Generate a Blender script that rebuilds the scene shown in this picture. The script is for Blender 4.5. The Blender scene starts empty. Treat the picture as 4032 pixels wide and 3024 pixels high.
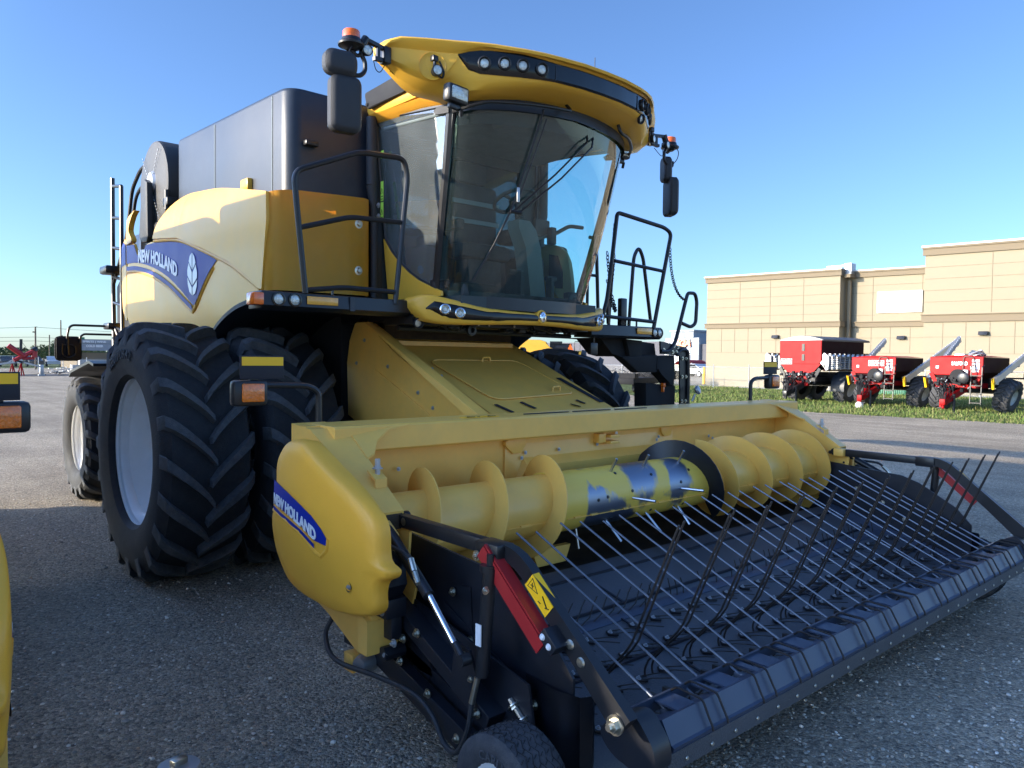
import bpy, bmesh, math, random
from mathutils import Vector, Matrix
random.seed(7)
R=math.radians; PI=math.pi
scene=bpy.context.scene
COL=scene.collection
# ------------------------------------------------------------------ materials
def _nodes(name):
    m=bpy.data.materials.new(name); m.use_nodes=True
    nt=m.node_tree; nt.nodes.clear()
    return m,nt,nt.nodes,nt.links
def mat(name,base,rough=.5,metal=0.,coat=0.,var=.12,vscale=3.,bump=0.,bscale=60.,dust=0.,dustcol=(.35,.31,.25),spec=.5,emit=None):
    m,nt,N,L=_nodes(name)
    out=N.new('ShaderNodeOutputMaterial'); p=N.new('ShaderNodeBsdfPrincipled')
    L.new(p.outputs[0],out.inputs[0])
    p.inputs['Roughness'].default_value=rough; p.inputs['Metallic'].default_value=metal
    p.inputs['Coat Weight'].default_value=coat; p.inputs['Coat Roughness'].default_value=.08
    p.inputs['Specular IOR Level'].default_value=spec
    tc=N.new('ShaderNodeTexCoord')
    nz=N.new('ShaderNodeTexNoise'); nz.inputs['Scale'].default_value=vscale; nz.inputs['Detail'].default_value=6; nz.inputs['Roughness'].default_value=.6
    L.new(tc.outputs['Object'],nz.inputs['Vector'])
    mr=N.new('ShaderNodeMapRange'); mr.inputs['From Min'].default_value=.3; mr.inputs['From Max'].default_value=.7
    mr.inputs['To Min'].default_value=1-var; mr.inputs['To Max'].default_value=1+var
    L.new(nz.outputs['Fac'],mr.inputs['Value'])
    mx=N.new('ShaderNodeVectorMath'); mx.operation='SCALE'; mx.inputs[0].default_value=base
    L.new(mr.outputs[0],mx.inputs['Scale'])
    last=mx.outputs[0]
    if dust>0:
        n2=N.new('ShaderNodeTexNoise'); n2.inputs['Scale'].default_value=vscale*2.7; n2.inputs['Detail'].default_value=8; n2.inputs['Roughness'].default_value=.7
        L.new(tc.outputs['Object'],n2.inputs['Vector'])
        r2=N.new('ShaderNodeMapRange'); r2.inputs['From Min'].default_value=.42; r2.inputs['From Max'].default_value=.75; r2.inputs['To Max'].default_value=dust
        L.new(n2.outputs['Fac'],r2.inputs['Value'])
        mm=N.new('ShaderNodeMix'); mm.data_type='RGBA'; L.new(r2.outputs[0],mm.inputs['Factor'])
        L.new(last,mm.inputs[6]); mm.inputs[7].default_value=(*dustcol,1); last=mm.outputs[2]
    L.new(last,p.inputs['Base Color'])
    # roughness variation
    rr=N.new('ShaderNodeMapRange'); rr.inputs['To Min'].default_value=max(0.02,rough*.8); rr.inputs['To Max'].default_value=min(1,rough*1.25)
    L.new(nz.outputs['Fac'],rr.inputs['Value']); L.new(rr.outputs[0],p.inputs['Roughness'])
    if bump>0:
        nb=N.new('ShaderNodeTexNoise'); nb.inputs['Scale'].default_value=bscale; nb.inputs['Detail'].default_value=4
        L.new(tc.outputs['Object'],nb.inputs['Vector'])
        b=N.new('ShaderNodeBump'); b.inputs['Strength'].default_value=bump; b.inputs['Distance'].default_value=.01
        L.new(nb.outputs['Fac'],b.inputs['Height']); L.new(b.outputs[0],p.inputs['Normal'])
    if emit: p.inputs['Emission Color'].default_value=(*base,1); p.inputs['Emission Strength'].default_value=emit
    return m
M={}
M['yellow']=mat('body_yellow_paint',(.90,.49,.055),.36,coat=.06,spec=.35,var=.04,dust=.10,dustcol=(.55,.42,.2))
M['hdr']=mat('header_yellow_paint',(.94,.53,.105),.38,coat=.08,var=.05,dust=.22,dustcol=(.50,.36,.14))
M['shield']=mat('shield_yellow_plastic',(.93,.45,.04),.42,var=.04,bump=.15,bscale=180)
M['paleyel']=mat('pale_yellow_plastic',(.72,.62,.30),.5,var=.05)
M['tank']=mat('tank_dark_plastic',(.020,.028,.042),.42,var=.15,vscale=1.5,dust=.25,dustcol=(.06,.07,.085),bump=.1,bscale=250)
M['black']=mat('black_paint',(.012,.013,.016),.35,var=.2,dust=.12,dustcol=(.06,.06,.06))
M['hblack']=mat('header_black_paint',(.010,.013,.020),.40,var=.3,vscale=5,dust=.14,dustcol=(.07,.045,.03))
M['matte']=mat('matte_black',(.008,.008,.010),.8,var=.3)
M['plast']=mat('grained_black_plastic',(.030,.031,.034),.5,var=.15,bump=.35,bscale=350)
M['gloss']=mat('gloss_black',(.006,.006,.007),.16,coat=.25,var=.1,spec=.35)
M['rubber']=mat('tyre_rubber',(.016,.018,.022),.75,var=.25,vscale=9,dust=.25,dustcol=(.06,.06,.06),bump=.4,bscale=120)
M['rubber2']=mat('worn_tyre_rubber',(.045,.048,.055),.75,var=.25,vscale=12,dust=.4,dustcol=(.13,.12,.11),bump=.5,bscale=200)
M['lug']=mat('dusty_tread_rubber',(.060,.066,.075),.8,var=.3,vscale=14,dust=.5,dustcol=(.13,.13,.125),bump=.5,bscale=140)
M['rim']=mat('white_rim_paint',(.92,.92,.90),.35,coat=.3,var=.04,dust=.12,dustcol=(.4,.36,.3))
M['steel']=mat('bare_steel',(.55,.56,.58),.28,metal=1.,var=.1)
M['zinc']=mat('zinc_bolt',(.62,.58,.48),.33,metal=1.,var=.1)
M['chrome']=mat('chrome',(.85,.85,.87),.06,metal=1.,var=.02)
M['belt']=mat('belt_rubber',(.070,.078,.092),.45,var=.2,vscale=2.5,dust=.3,dustcol=(.07,.065,.06),bump=.5,bscale=150)
M['beam']=mat('blue_grey_steel',(.050,.066,.105),.42,metal=.2,var=.15)
M['rod']=mat('grey_rod',(.17,.19,.225),.40,metal=.5,var=.1)
M['wire']=mat('rusty_black_wire',(.035,.030,.028),.5,metal=.3,var=.3,vscale=20)
M['trough']=mat('dirty_trough',(.045,.032,.020),.8,var=.4,vscale=8,dust=.6,dustcol=(.10,.07,.03))
M['red']=mat('red_guard_paint',(.38,.020,.022),.4,var=.08)
M['sred']=mat('spreader_red',(.33,.003,.005),.5,coat=.0,spec=.2,var=.06)
M['dred']=mat('shaded_spreader_red',(.020,.002,.003),.7,spec=.15,var=.1)  # darkened spreader red, shade of the hopper sides put into the colour
M['blue']=mat('blue_decal',(.002,.022,.27),.45,coat=.0,spec=.25,var=.04)
M['white']=mat('white_letter',(.80,.81,.82),.4,var=.02)
M['silver']=mat('silver_emblem',(.42,.46,.52),.35,metal=.3,var=.05)
M['sticker']=mat('yellow_sticker',(.95,.53,.01),.45,var=.03)
M['lime']=mat('lime_sticker',(.42,.72,.08),.45,var=.03)
M['ink']=mat('sticker_ink',(.012,.012,.012),.6)
M['amber']=mat('amber_reflector',(.80,.37,.03),.25,coat=.8,var=.12,vscale=30)
M['orange']=mat('orange_lens',(.75,.17,.01),.15,coat=1.,var=.25,vscale=60,bump=.5,bscale=90)
M['redlens']=mat('red_orange_lens',(.90,.16,.01),.15,coat=1.,var=.2,vscale=40)
M['lens']=mat('clear_lamp_lens',(.62,.66,.62),.08,coat=1.,metal=.35,var=.3,vscale=60,bump=.6,bscale=80)
M['mirrorglass']=mat('mirror_face',(.7,.75,.8),.03,metal=1.)
M['seat']=mat('cab_fabric',(.035,.045,.05),.9,var=.3,vscale=12)
M['cabgrey']=mat('cab_grey_plastic',(.17,.21,.21),.55,var=.08)
M['cabdark']=mat('cab_dark_plastic',(.035,.05,.052),.6,var=.2)
M['headliner']=mat('cab_headliner',(.16,.19,.185),.9,var=.15,vscale=8)
M['stripe']=mat('black_grip_tape',(.010,.012,.022),.6,var=.1)
M['conc']=mat('pale_concrete',(.42,.41,.39),.85,var=.12,bump=.3)
M['galv']=mat('galvanised_pipe',(.45,.46,.47),.45,metal=.7)
M['stucco']=mat('tan_stucco',(.285,.242,.168),.9,var=.03,vscale=1.5)
M['stucco2']=mat('brown_stucco_trim',(.19,.15,.098),.9,var=.03,vscale=1.5)
M['joint']=mat('stucco_joint',(.225,.185,.125),.95)
M['cap']=mat('white_metal_cap',(.62,.61,.57),.35)
M['winglass']=mat('window_blind_glass',(.30,.34,.30),.12,coat=.5,var=.08,vscale=2)
M['greyb']=mat('grey_block_wall',(.10,.10,.115),.85)
M['pale']=mat('pale_panel_wall',(.27,.30,.34),.7)
M['foliage']=mat('leaf_green',(.055,.085,.028),.8,var=.5,vscale=30)
M['wood']=mat('weathered_pole_wood',(.16,.13,.10),.9,var=.2)
M['carpaint1']=mat('dark_car_paint',(.05,.055,.065),.3,coat=.8)
M['carpaint2']=mat('pale_car_paint',(.55,.56,.58),.3,coat=.8)
M['green']=mat('green_cabinet_paint',(.03,.16,.09),.5)
M['drum']=None
def drum_mat():
    m,nt,N,L=_nodes('worn_drum_paint')
    out=N.new('ShaderNodeOutputMaterial'); a=N.new('ShaderNodeBsdfPrincipled'); b=N.new('ShaderNodeBsdfPrincipled'); mix=N.new('ShaderNodeMixShader')
    a.inputs['Base Color'].default_value=(.86,.58,.09,1); a.inputs['Roughness'].default_value=.4
    b.inputs['Base Color'].default_value=(.26,.29,.36,1); b.inputs['Metallic'].default_value=1; b.inputs['Roughness'].default_value=.42
    tc=N.new('ShaderNodeTexCoord'); mp=N.new('ShaderNodeMapping'); mp.inputs['Scale'].default_value=(1.3,1.1,1.1); mp.inputs['Location'].default_value=(.35,.2,.1); L.new(tc.outputs['Object'],mp.inputs[0])
    n=N.new('ShaderNodeTexNoise'); n.inputs['Scale'].default_value=2.0; n.inputs['Detail'].default_value=9; n.inputs['Roughness'].default_value=.5; n.inputs['Distortion'].default_value=.25
    L.new(mp.outputs[0],n.inputs['Vector'])
    # along-axis falloff: worn only near the middle of the drum
    sp=N.new('ShaderNodeSeparateXYZ'); L.new(tc.outputs['Object'],sp.inputs[0])
    ab=N.new('ShaderNodeMath'); ab.operation='ADD'; ab.inputs[1].default_value=.28; L.new(sp.outputs['X'],ab.inputs[0])
    a2=N.new('ShaderNodeMath'); a2.operation='ABSOLUTE'; L.new(ab.outputs[0],a2.inputs[0])
    mr=N.new('ShaderNodeMapRange'); mr.inputs['From Min'].default_value=.42; mr.inputs['From Max'].default_value=.66; mr.inputs['To Min'].default_value=.03; mr.inputs['To Max'].default_value=-.35; L.new(a2.outputs[0],mr.inputs['Value'])
    ad=N.new('ShaderNodeMath'); ad.operation='ADD'; L.new(n.outputs['Fac'],ad.inputs[0]); L.new(mr.outputs[0],ad.inputs[1])
    cr=N.new('ShaderNodeMapRange'); cr.inputs['From Min'].default_value=.455; cr.inputs['From Max'].default_value=.50; L.new(ad.outputs[0],cr.inputs['Value'])
    L.new(cr.outputs[0],mix.inputs[0]); L.new(a.outputs[0],mix.inputs[1]); L.new(b.outputs[0],mix.inputs[2]); L.new(mix.outputs[0],out.inputs[0])
    return m
M['drum']=drum_mat()
def glass_mat(name,tint,haze,ior=1.75,hazecol=(.55,.6,.6)):
    m,nt,N,L=_nodes(name)
    out=N.new('ShaderNodeOutputMaterial'); tr=N.new('ShaderNodeBsdfTransparent'); gl=N.new('ShaderNodeBsdfGlossy'); df=N.new('ShaderNodeBsdfDiffuse')
    tr.inputs[0].default_value=(*tint,1); gl.inputs['Roughness'].default_value=.015; gl.inputs[0].default_value=(1,1,1,1); df.inputs[0].default_value=(*hazecol,1)
    fr=N.new('ShaderNodeFresnel'); fr.inputs['IOR'].default_value=ior
    m1=N.new('ShaderNodeMixShader'); m2=N.new('ShaderNodeMixShader')
    tc=N.new('ShaderNodeTexCoord'); n=N.new('ShaderNodeTexNoise'); n.inputs['Scale'].default_value=3; n.inputs['Detail'].default_value=6; L.new(tc.outputs['Object'],n.inputs['Vector'])
    mr=N.new('ShaderNodeMapRange'); mr.inputs['To Min'].default_value=haze*.3; mr.inputs['To Max'].default_value=haze*1.7; L.new(n.outputs['Fac'],mr.inputs['Value'])
    L.new(mr.outputs[0],m1.inputs[0]); L.new(tr.outputs[0],m1.inputs[1]); L.new(df.outputs[0],m1.inputs[2])
    L.new(fr.outputs[0],m2.inputs[0]); L.new(m1.outputs[0],m2.inputs[1]); L.new(gl.outputs[0],m2.inputs[2]); L.new(m2.outputs[0],out.inputs[0])
    return m
M['glass']=glass_mat('windscreen_glass',(.74,.97,.95),.03,1.62,(.45,.62,.62))
M['sideglass']=glass_mat('dusty_door_glass',(.66,.84,.86),.15,2.0,(.55,.62,.64))
def mesh_fence_mat():
    m,nt,N,L=_nodes('chain_link_wire')
    out=N.new('ShaderNodeOutputMaterial'); tr=N.new('ShaderNodeBsdfTransparent'); p=N.new('ShaderNodeBsdfPrincipled'); mx=N.new('ShaderNodeMixShader')
    p.inputs['Base Color'].default_value=(.28,.29,.29,1); p.inputs['Metallic'].default_value=.5; p.inputs['Roughness'].default_value=.5
    tc=N.new('ShaderNodeTexCoord'); sp=N.new('ShaderNodeSeparateXYZ'); L.new(tc.outputs['Object'],sp.inputs[0])
    def stripe(sgn):
        a=N.new('ShaderNodeMath'); a.operation='MULTIPLY_ADD'; L.new(sp.outputs['Z'],a.inputs[0]); a.inputs[1].default_value=sgn
        s=N.new('ShaderNodeMath'); s.operation='ADD'; L.new(sp.outputs['X'],s.inputs[0]); L.new(sp.outputs['Y'],s.inputs[1]); L.new(s.outputs[0],a.inputs[2])
        b=N.new('ShaderNodeMath'); b.operation='MULTIPLY'; b.inputs[1].default_value=12; L.new(a.outputs[0],b.inputs[0])
        f=N.new('ShaderNodeMath'); f.operation='FRACT'; L.new(b.outputs[0],f.inputs[0])
        c=N.new('ShaderNodeMath'); c.operation='LESS_THAN'; c.inputs[1].default_value=.055; L.new(f.outputs[0],c.inputs[0]); return c
    a,b=stripe(1),stripe(-1); mm=N.new('ShaderNodeMath'); mm.operation='MAXIMUM'; L.new(a.outputs[0],mm.inputs[0]); L.new(b.outputs[0],mm.inputs[1])
    L.new(mm.outputs[0],mx.inputs[0]); L.new(tr.outputs[0],mx.inputs[1]); L.new(p.outputs[0],mx.inputs[2]); L.new(mx.outputs[0],out.inputs[0])
    return m
M['link']=mesh_fence_mat()
def ground_mat(name,cols,s1,s2,bump,big=(.8,1.2),bigs=.25):
    m,nt,N,L=_nodes(name)
    out=N.new('ShaderNodeOutputMaterial'); p=N.new('ShaderNodeBsdfPrincipled'); p.inputs['Roughness'].default_value=.85; p.inputs['Specular IOR Level'].default_value=.3
    L.new(p.outputs[0],out.inputs[0]); tc=N.new('ShaderNodeTexCoord')
    wn=N.new('ShaderNodeTexNoise'); wn.inputs['Scale'].default_value=s1*.7; L.new(tc.outputs['Object'],wn.inputs['Vector'])
    wm=N.new('ShaderNodeVectorMath'); wm.operation='MULTIPLY_ADD'; L.new(wn.outputs['Color'],wm.inputs[0]); wm.inputs[1].default_value=(.6/s1,)*3; L.new(tc.outputs['Object'],wm.inputs[2])
    def vor(s):
        v=N.new('ShaderNodeTexVoronoi'); v.inputs['Scale'].default_value=s; v.inputs['Randomness'].default_value=1; L.new(wm.outputs[0],v.inputs['Vector']); return v
    v1,v2=vor(s1),vor(s2)
    cr=N.new('ShaderNodeValToRGB'); cr.color_ramp.elements[0].position=0; cr.color_ramp.elements[0].color=(*cols[0],1); cr.color_ramp.elements[1].position=1; cr.color_ramp.elements[1].color=(*cols[-1],1)
    for i,c in enumerate(cols[1:-1]):
        e=cr.color_ramp.elements.new((i+1)/(len(cols)-1)); e.color=(*c,1)
    sx=N.new('ShaderNodeSeparateColor'); L.new(v1.outputs['Color'],sx.inputs[0]); L.new(sx.outputs[0],cr.inputs[0])
    s2x=N.new('ShaderNodeSeparateColor'); L.new(v2.outputs['Color'],s2x.inputs[0])
    m2=N.new('ShaderNodeMapRange'); m2.inputs['To Min'].default_value=.72; m2.inputs['To Max'].default_value=1.28; L.new(s2x.outputs[1],m2.inputs['Value'])
    nb=N.new('ShaderNodeTexNoise'); nb.inputs['Scale'].default_value=bigs; nb.inputs['Detail'].default_value=9; nb.inputs['Roughness'].default_value=.62; L.new(tc.outputs['Object'],nb.inputs['Vector'])
    m3=N.new('ShaderNodeMapRange'); m3.inputs['From Min'].default_value=.3; m3.inputs['From Max'].default_value=.7; m3.inputs['To Min'].default_value=big[0]; m3.inputs['To Max'].default_value=big[1]; L.new(nb.outputs['Fac'],m3.inputs['Value'])
    mp=N.new('ShaderNodeMapping'); mp.inputs['Rotation'].default_value=(0,0,.5); mp.inputs['Scale'].default_value=(1.6,.12,1); L.new(tc.outputs['Object'],mp.inputs[0])
    nt2=N.new('ShaderNodeTexNoise'); nt2.inputs['Scale'].default_value=1.; nt2.inputs['Detail'].default_value=5; L.new(mp.outputs[0],nt2.inputs['Vector'])
    m4=N.new('ShaderNodeMapRange'); m4.inputs['From Min'].default_value=.35; m4.inputs['From Max'].default_value=.65; m4.inputs['To Min'].default_value=.85; m4.inputs['To Max'].default_value=1.12; L.new(nt2.outputs['Fac'],m4.inputs['Value'])
    mq=N.new('ShaderNodeMath'); mq.operation='MULTIPLY'; L.new(m3.outputs[0],mq.inputs[0]); L.new(m4.outputs[0],mq.inputs[1])
    mu=N.new('ShaderNodeMath'); mu.operation='MULTIPLY'; L.new(m2.outputs[0],mu.inputs[0]); L.new(mq.outputs[0],mu.inputs[1])
    sc=N.new('ShaderNodeVectorMath'); sc.operation='SCALE'; L.new(cr.outputs[0],sc.inputs[0]); L.new(mu.outputs[0],sc.inputs['Scale']); L.new(sc.outputs[0],p.inputs['Base Color'])
    # crevices come from the bump only
    hm=N.new('ShaderNodeMath'); hm.operation='MULTIPLY_ADD'; L.new(v1.outputs['Distance'],hm.inputs[0]); hm.inputs[1].default_value=-1.2
    hh=N.new('ShaderNodeMath'); hh.operation='MULTIPLY'; hh.inputs[1].default_value=-.5; L.new(v2.outputs['Distance'],hh.inputs[0]); L.new(hh.outputs[0],hm.inputs[2])
    hb=N.new('ShaderNodeMath'); hb.operation='ADD'; L.new(hm.outputs[0],hb.inputs[0]); L.new(sx.outputs[1],hb.inputs[1])
    b=N.new('ShaderNodeBump'); b.inputs['Strength'].default_value=bump; b.inputs['Distance'].default_value=.9/s1; L.new(hb.outputs[0],b.inputs['Height']); L.new(b.outputs[0],p.inputs['Normal'])
    return m
M['gravel']=ground_mat('gravel',[(.19,.170,.138),(.36,.310,.238),(.45,.378,.282),(.52,.425,.305),(.27,.24,.19),(.66,.57,.44)],58,150,1.,(.72,1.22),.35)
M['grassbase']=ground_mat('grass_soil',[(.05,.075,.02),(.09,.12,.03),(.13,.15,.05)],9,40,.6,(.6,1.5),.5)
M['asphalt']=ground_mat('asphalt',[(.06,.06,.062),(.08,.08,.08)],40,90,.3)
M['pave']=ground_mat('concrete_walk',[(.38,.37,.35),(.44,.43,.41)],20,80,.1)
def island_mat(name,cols,rough=.85):
    m,nt,N,L=_nodes(name)
    out=N.new('ShaderNodeOutputMaterial'); p=N.new('ShaderNodeBsdfPrincipled'); p.inputs['Roughness'].default_value=rough; L.new(p.outputs[0],out.inputs[0])
    g=N.new('ShaderNodeNewGeometry'); cr=N.new('ShaderNodeValToRGB'); L.new(g.outputs['Random Per Island'],cr.inputs[0])
    cr.color_ramp.elements[0].color=(*cols[0],1); cr.color_ramp.elements[1].color=(*cols[-1],1)
    for i,c in enumerate(cols[1:-1]):
        e=cr.color_ramp.elements.new((i+1)/(len(cols)-1)); e.color=(*c,1)
    L.new(cr.outputs[0],p.inputs['Base Color']); return m
M['stones']=island_mat('loose_stone',[(.17,.165,.15),(.33,.31,.27),(.44,.40,.34),(.50,.43,.33),(.26,.25,.22),(.80,.76,.68),(.46,.32,.21)])
M['blades']=island_mat('grass_blade',[(.05,.09,.012),(.08,.14,.02),(.12,.17,.03),(.16,.18,.05),(.24,.21,.08)])
M['leaves']=island_mat('tree_leaf',[(.035,.055,.02),(.06,.09,.03),(.10,.12,.045)])
# ------------------------------------------------------------------ geometry helpers
def frame(axis):
    a=Vector(axis).normalized(); t=Vector((0,0,1)) if abs(a.z)<.95 else Vector((1,0,0))
    u=t.cross(a).normalized(); return a,u,a.cross(u)
class MB:
    def __init__(s): s.bm=bmesh.new()
    def quad(s,pts):
        return s.bm.faces.new([s.bm.verts.new(p) for p in pts])
    def box(s,a,b,bev=0.,rot=None,piv=None):
        x0,y0,z0=a; x1,y1,z1=b
        r=bmesh.ops.create_cube(s.bm,size=1.)
        vs=r['verts']
        mt=Matrix.Translation(((x0+x1)/2,(y0+y1)/2,(z0+z1)/2))@Matrix.Diagonal((abs(x1-x0),abs(y1-y0),abs(z1-z0),1))
        bmesh.ops.transform(s.bm,matrix=mt,verts=vs)
        if bev>0:
            es=list({e for v in vs for e in v.link_edges})
            q=bmesh.ops.bevel(s.bm,geom=es,offset=bev,segments=2,affect='EDGES',profile=.5); vs=list({v for f in q['faces'] for v in f.verts}|{v for v in vs if v.is_valid})
        if rot is not None:
            pv=Vector(piv if piv else ((x0+x1)/2,(y0+y1)/2,(z0+z1)/2))
            bmesh.ops.transform(s.bm,matrix=Matrix.Translation(pv)@rot.to_4x4()@Matrix.Translation(-pv),verts=vs)
        return s
    def bar(s,p0,p1,w,h,up=(0,0,1),bev=0.):
        p0,p1=Vector(p0),Vector(p1); d=p1-p0; l=d.length; d.normalize(); u=Vector(up); sd=d.cross(u)
        if sd.length<1e-4: sd=d.cross(Vector((1,0,0)))
        sd.normalize(); u=sd.cross(d)
        rot=Matrix((sd,d,u)).transposed()
        return s.box((-w/2,0,-h/2),(w/2,l,h/2),bev,None)._last(rot,p0)
    def _last(s,rot,p0):
        return s
    def tube(s,pts,r,n=8,closed=False,cap=True,rr=None):
        P=[Vector(p) for p in pts]; m=len(P); rings=[]
        prev=None
        for i,p in enumerate(P):
            if closed: t=(P[(i+1)%m]-P[i-1])
            else: t=(P[min(i+1,m-1)]-P[max(i-1,0)])
            t.normalize()
            if prev is None:
                up=Vector((0,0,1)) if abs(t.z)<.9 else Vector((1,0,0)); u=t.cross(up).normalized()
            else:
                u=(prev-t*prev.dot(t)); u.normalize()
            prev=u; v=t.cross(u); rad=rr[i] if rr else r
            rings.append([s.bm.verts.new(p+(u*math.cos(2*PI*k/n)+v*math.sin(2*PI*k/n))*rad) for k in range(n)])
        for i in range(m if closed else m-1):
            a,b=rings[i],rings[(i+1)%m]
            for k in range(n): s.bm.faces.new((a[k],a[(k+1)%n],b[(k+1)%n],b[k]))
        if cap and not closed:
            s.bm.faces.new(rings[0][::-1]); s.bm.faces.new(rings[-1])
        return s
    def cyl(s,p0,p1,r0,r1=None,n=20):
        return s.tube([p0,p1],r0,n,rr=[r0,r0 if r1 is None else r1])
    def lathe(s,prof,org,axis,n=32,close=False):
        a,u,v=frame(axis); O=Vector(org); rings=[]
        for r,h in prof:
            if r<1e-5: rings.append([s.bm.verts.new(O+a*h)])
            else: rings.append([s.bm.verts.new(O+a*h+(u*math.cos(2*PI*k/n)+v*math.sin(2*PI*k/n))*r) for k in range(n)])
        m=len(rings)
        for i in range(m if close else m-1):
            A,B=rings[i],rings[(i+1)%m]
            for k in range(n):
                k2=(k+1)%n
                if len(A)==1 and len(B)==1: continue
                if len(A)==1: s.bm.faces.new((A[0],B[k2],B[k]))
                elif len(B)==1: s.bm.faces.new((A[k],A[k2],B[0]))
                else: s.bm.faces.new((A[k],A[k2],B[k2],B[k]))
        return s
    def prism(s,pts,axis,a0,a1,bev=0.,bev_seg=2):
        """outline in the two other axes (cyclic order), extruded along axis"""
        def mk(p,w):
            if axis=='x': return (w,p[0],p[1])
            if axis=='y': return (p[0],w,p[1])
            return (p[0],p[1],w)
        A=[s.bm.verts.new(mk(p,a0)) for p in pts]; B=[s.bm.verts.new(mk(p,a1)) for p in pts]
        n=len(pts); fs=[]
        fa=s.bm.faces.new(A[::-1]); fb=s.bm.faces.new(B)
        for i in range(n): s.bm.faces.new((A[i],A[(i+1)%n],B[(i+1)%n],B[i]))
        if bev>0:
            es=list(fa.edges)+list(fb.edges)
            bmesh.ops.bevel(s.bm,geom=es,offset=bev,segments=bev_seg,affect='EDGES',profile=.5)
        return s
    def ball(s,c,r,sc=(1,1,1),seg=14,ring=10):
        q=bmesh.ops.create_uvsphere(s.bm,u_segments=seg,v_segments=ring,radius=r)
        bmesh.ops.transform(s.bm,matrix=Matrix.Translation(c)@Matrix.Diagonal((*sc,1)),verts=q['verts']); return s
    def bolt(s,c,axis,r=.012,h=.012):
        a=Vector(axis).normalized(); c=Vector(c)
        s.tube([c,c+a*h*.35],r*1.5,12); s.tube([c+a*h*.35,c+a*h],r,6); s.tube([c+a*h,c+a*h*1.6],r*.5,8); return s
    def loft(s,secs,closed=True,caps=True):
        rows=[[s.bm.verts.new(p) for p in sec] for sec in secs]; n=len(rows[0])
        for i in range(len(rows)-1):
            for k in range(n if closed else n-1):
                s.bm.faces.new((rows[i][k],rows[i][(k+1)%n],rows[i+1][(k+1)%n],rows[i+1][k]))
        if caps and closed: s.bm.faces.new(rows[0][::-1]); s.bm.faces.new(rows[-1])
        return s
    def add(s,other):
        me=bpy.data.meshes.new('t'); other.bm.to_mesh(me); s.bm.from_mesh(me); bpy.data.meshes.remove(me); return s
    def xf(s,m): bmesh.ops.transform(s.bm,matrix=m,verts=s.bm.verts[:]); return s
    def mirror(s):
        bmesh.ops.transform(s.bm,matrix=Matrix.Diagonal((-1,1,1,1)),verts=s.bm.verts[:]); bmesh.ops.reverse_faces(s.bm,faces=s.bm.faces[:]); return s
    def build(s,name,m,parent=None,ang=35,norm=True,sub=0):
        if norm: bmesh.ops.recalc_face_normals(s.bm,faces=s.bm.faces[:])
        me=bpy.data.meshes.new(name); s.bm.to_mesh(me); s.bm.free()
        if ang>0:
            me.polygons.foreach_set('use_smooth',[True]*len(me.polygons))
            try: me.set_sharp_from_angle(angle=R(ang))
            except Exception: pass
        o=bpy.data.objects.new(name,me); COL.objects.link(o)
        for mm in (m if isinstance(m,(list,tuple)) else [m]): me.materials.append(mm)
        if parent: o.parent=parent
        if sub:
            md=o.modifiers.new('s','SUBSURF'); md.levels=sub; md.render_levels=sub
        return o
def _bar(self,p0,p1,w,h,up=(0,0,1),bev=0.):
    p0,p1=Vector(p0),Vector(p1); d=p1-p0; l=d.length; d.normalize(); u=Vector(up); sd=d.cross(u)
    if sd.length<1e-3: sd=d.cross(Vector((1,0,0)))
    sd.normalize(); u=sd.cross(d)
    t=MB(); t.box((-w/2,0,-h/2),(w/2,l,h/2),bev)
    t.xf(Matrix.Translation(p0)@Matrix((sd,d,u)).transposed().to_4x4())
    self.add(t); t.bm.free(); return self
MB.bar=_bar
def cr(pts,closed=False,n=5):
    """Catmull-Rom smoothing of a polyline"""
    P=[Vector(p) for p in pts]; m=len(P); out=[]
    rng=range(m) if closed else range(m-1)
    for i in rng:
        p0=P[(i-1)%m] if closed or i>0 else P[0]*2-P[1]; p1=P[i]; p2=P[(i+1)%m]; p3=P[(i+2)%m] if closed or i+2<m else P[-1]*2-P[-2]
        for k in range(n):
            t=k/n; out.append(.5*((2*p1)+(p2-p0)*t+(2*p0-5*p1+4*p2-p3)*t*t+(3*p1-p0-3*p2+p3)*t**3))
    if not closed: out.append(P[-1])
    return out
def rnd(pts,r,closed=False,n=5):
    """polyline with rounded corners"""
    P=[Vector(p) for p in pts]; m=len(P); out=[]
    for i in range(m):
        if not closed and i in (0,m-1): out.append(P[i]); continue
        a,b,c=P[i-1],P[i],P[(i+1)%m]; d1=(a-b); d2=(c-b); rr=min(r,d1.length*.45,d2.length*.45)
        s=b+d1.normalized()*rr; e=b+d2.normalized()*rr
        for k in range(n+1):
            t=k/n; out.append((1-t)**2*s+2*t*(1-t)*b+t*t*e)
    return out
def interp(x,xs,ys):
    if x<=xs[0]: return ys[0]
    for i in range(1,len(xs)):
        if x<=xs[i]:
            t=(x-xs[i-1])/(xs[i]-xs[i-1]); return ys[i-1]+(ys[i]-ys[i-1])*t
    return ys[-1]
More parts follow.
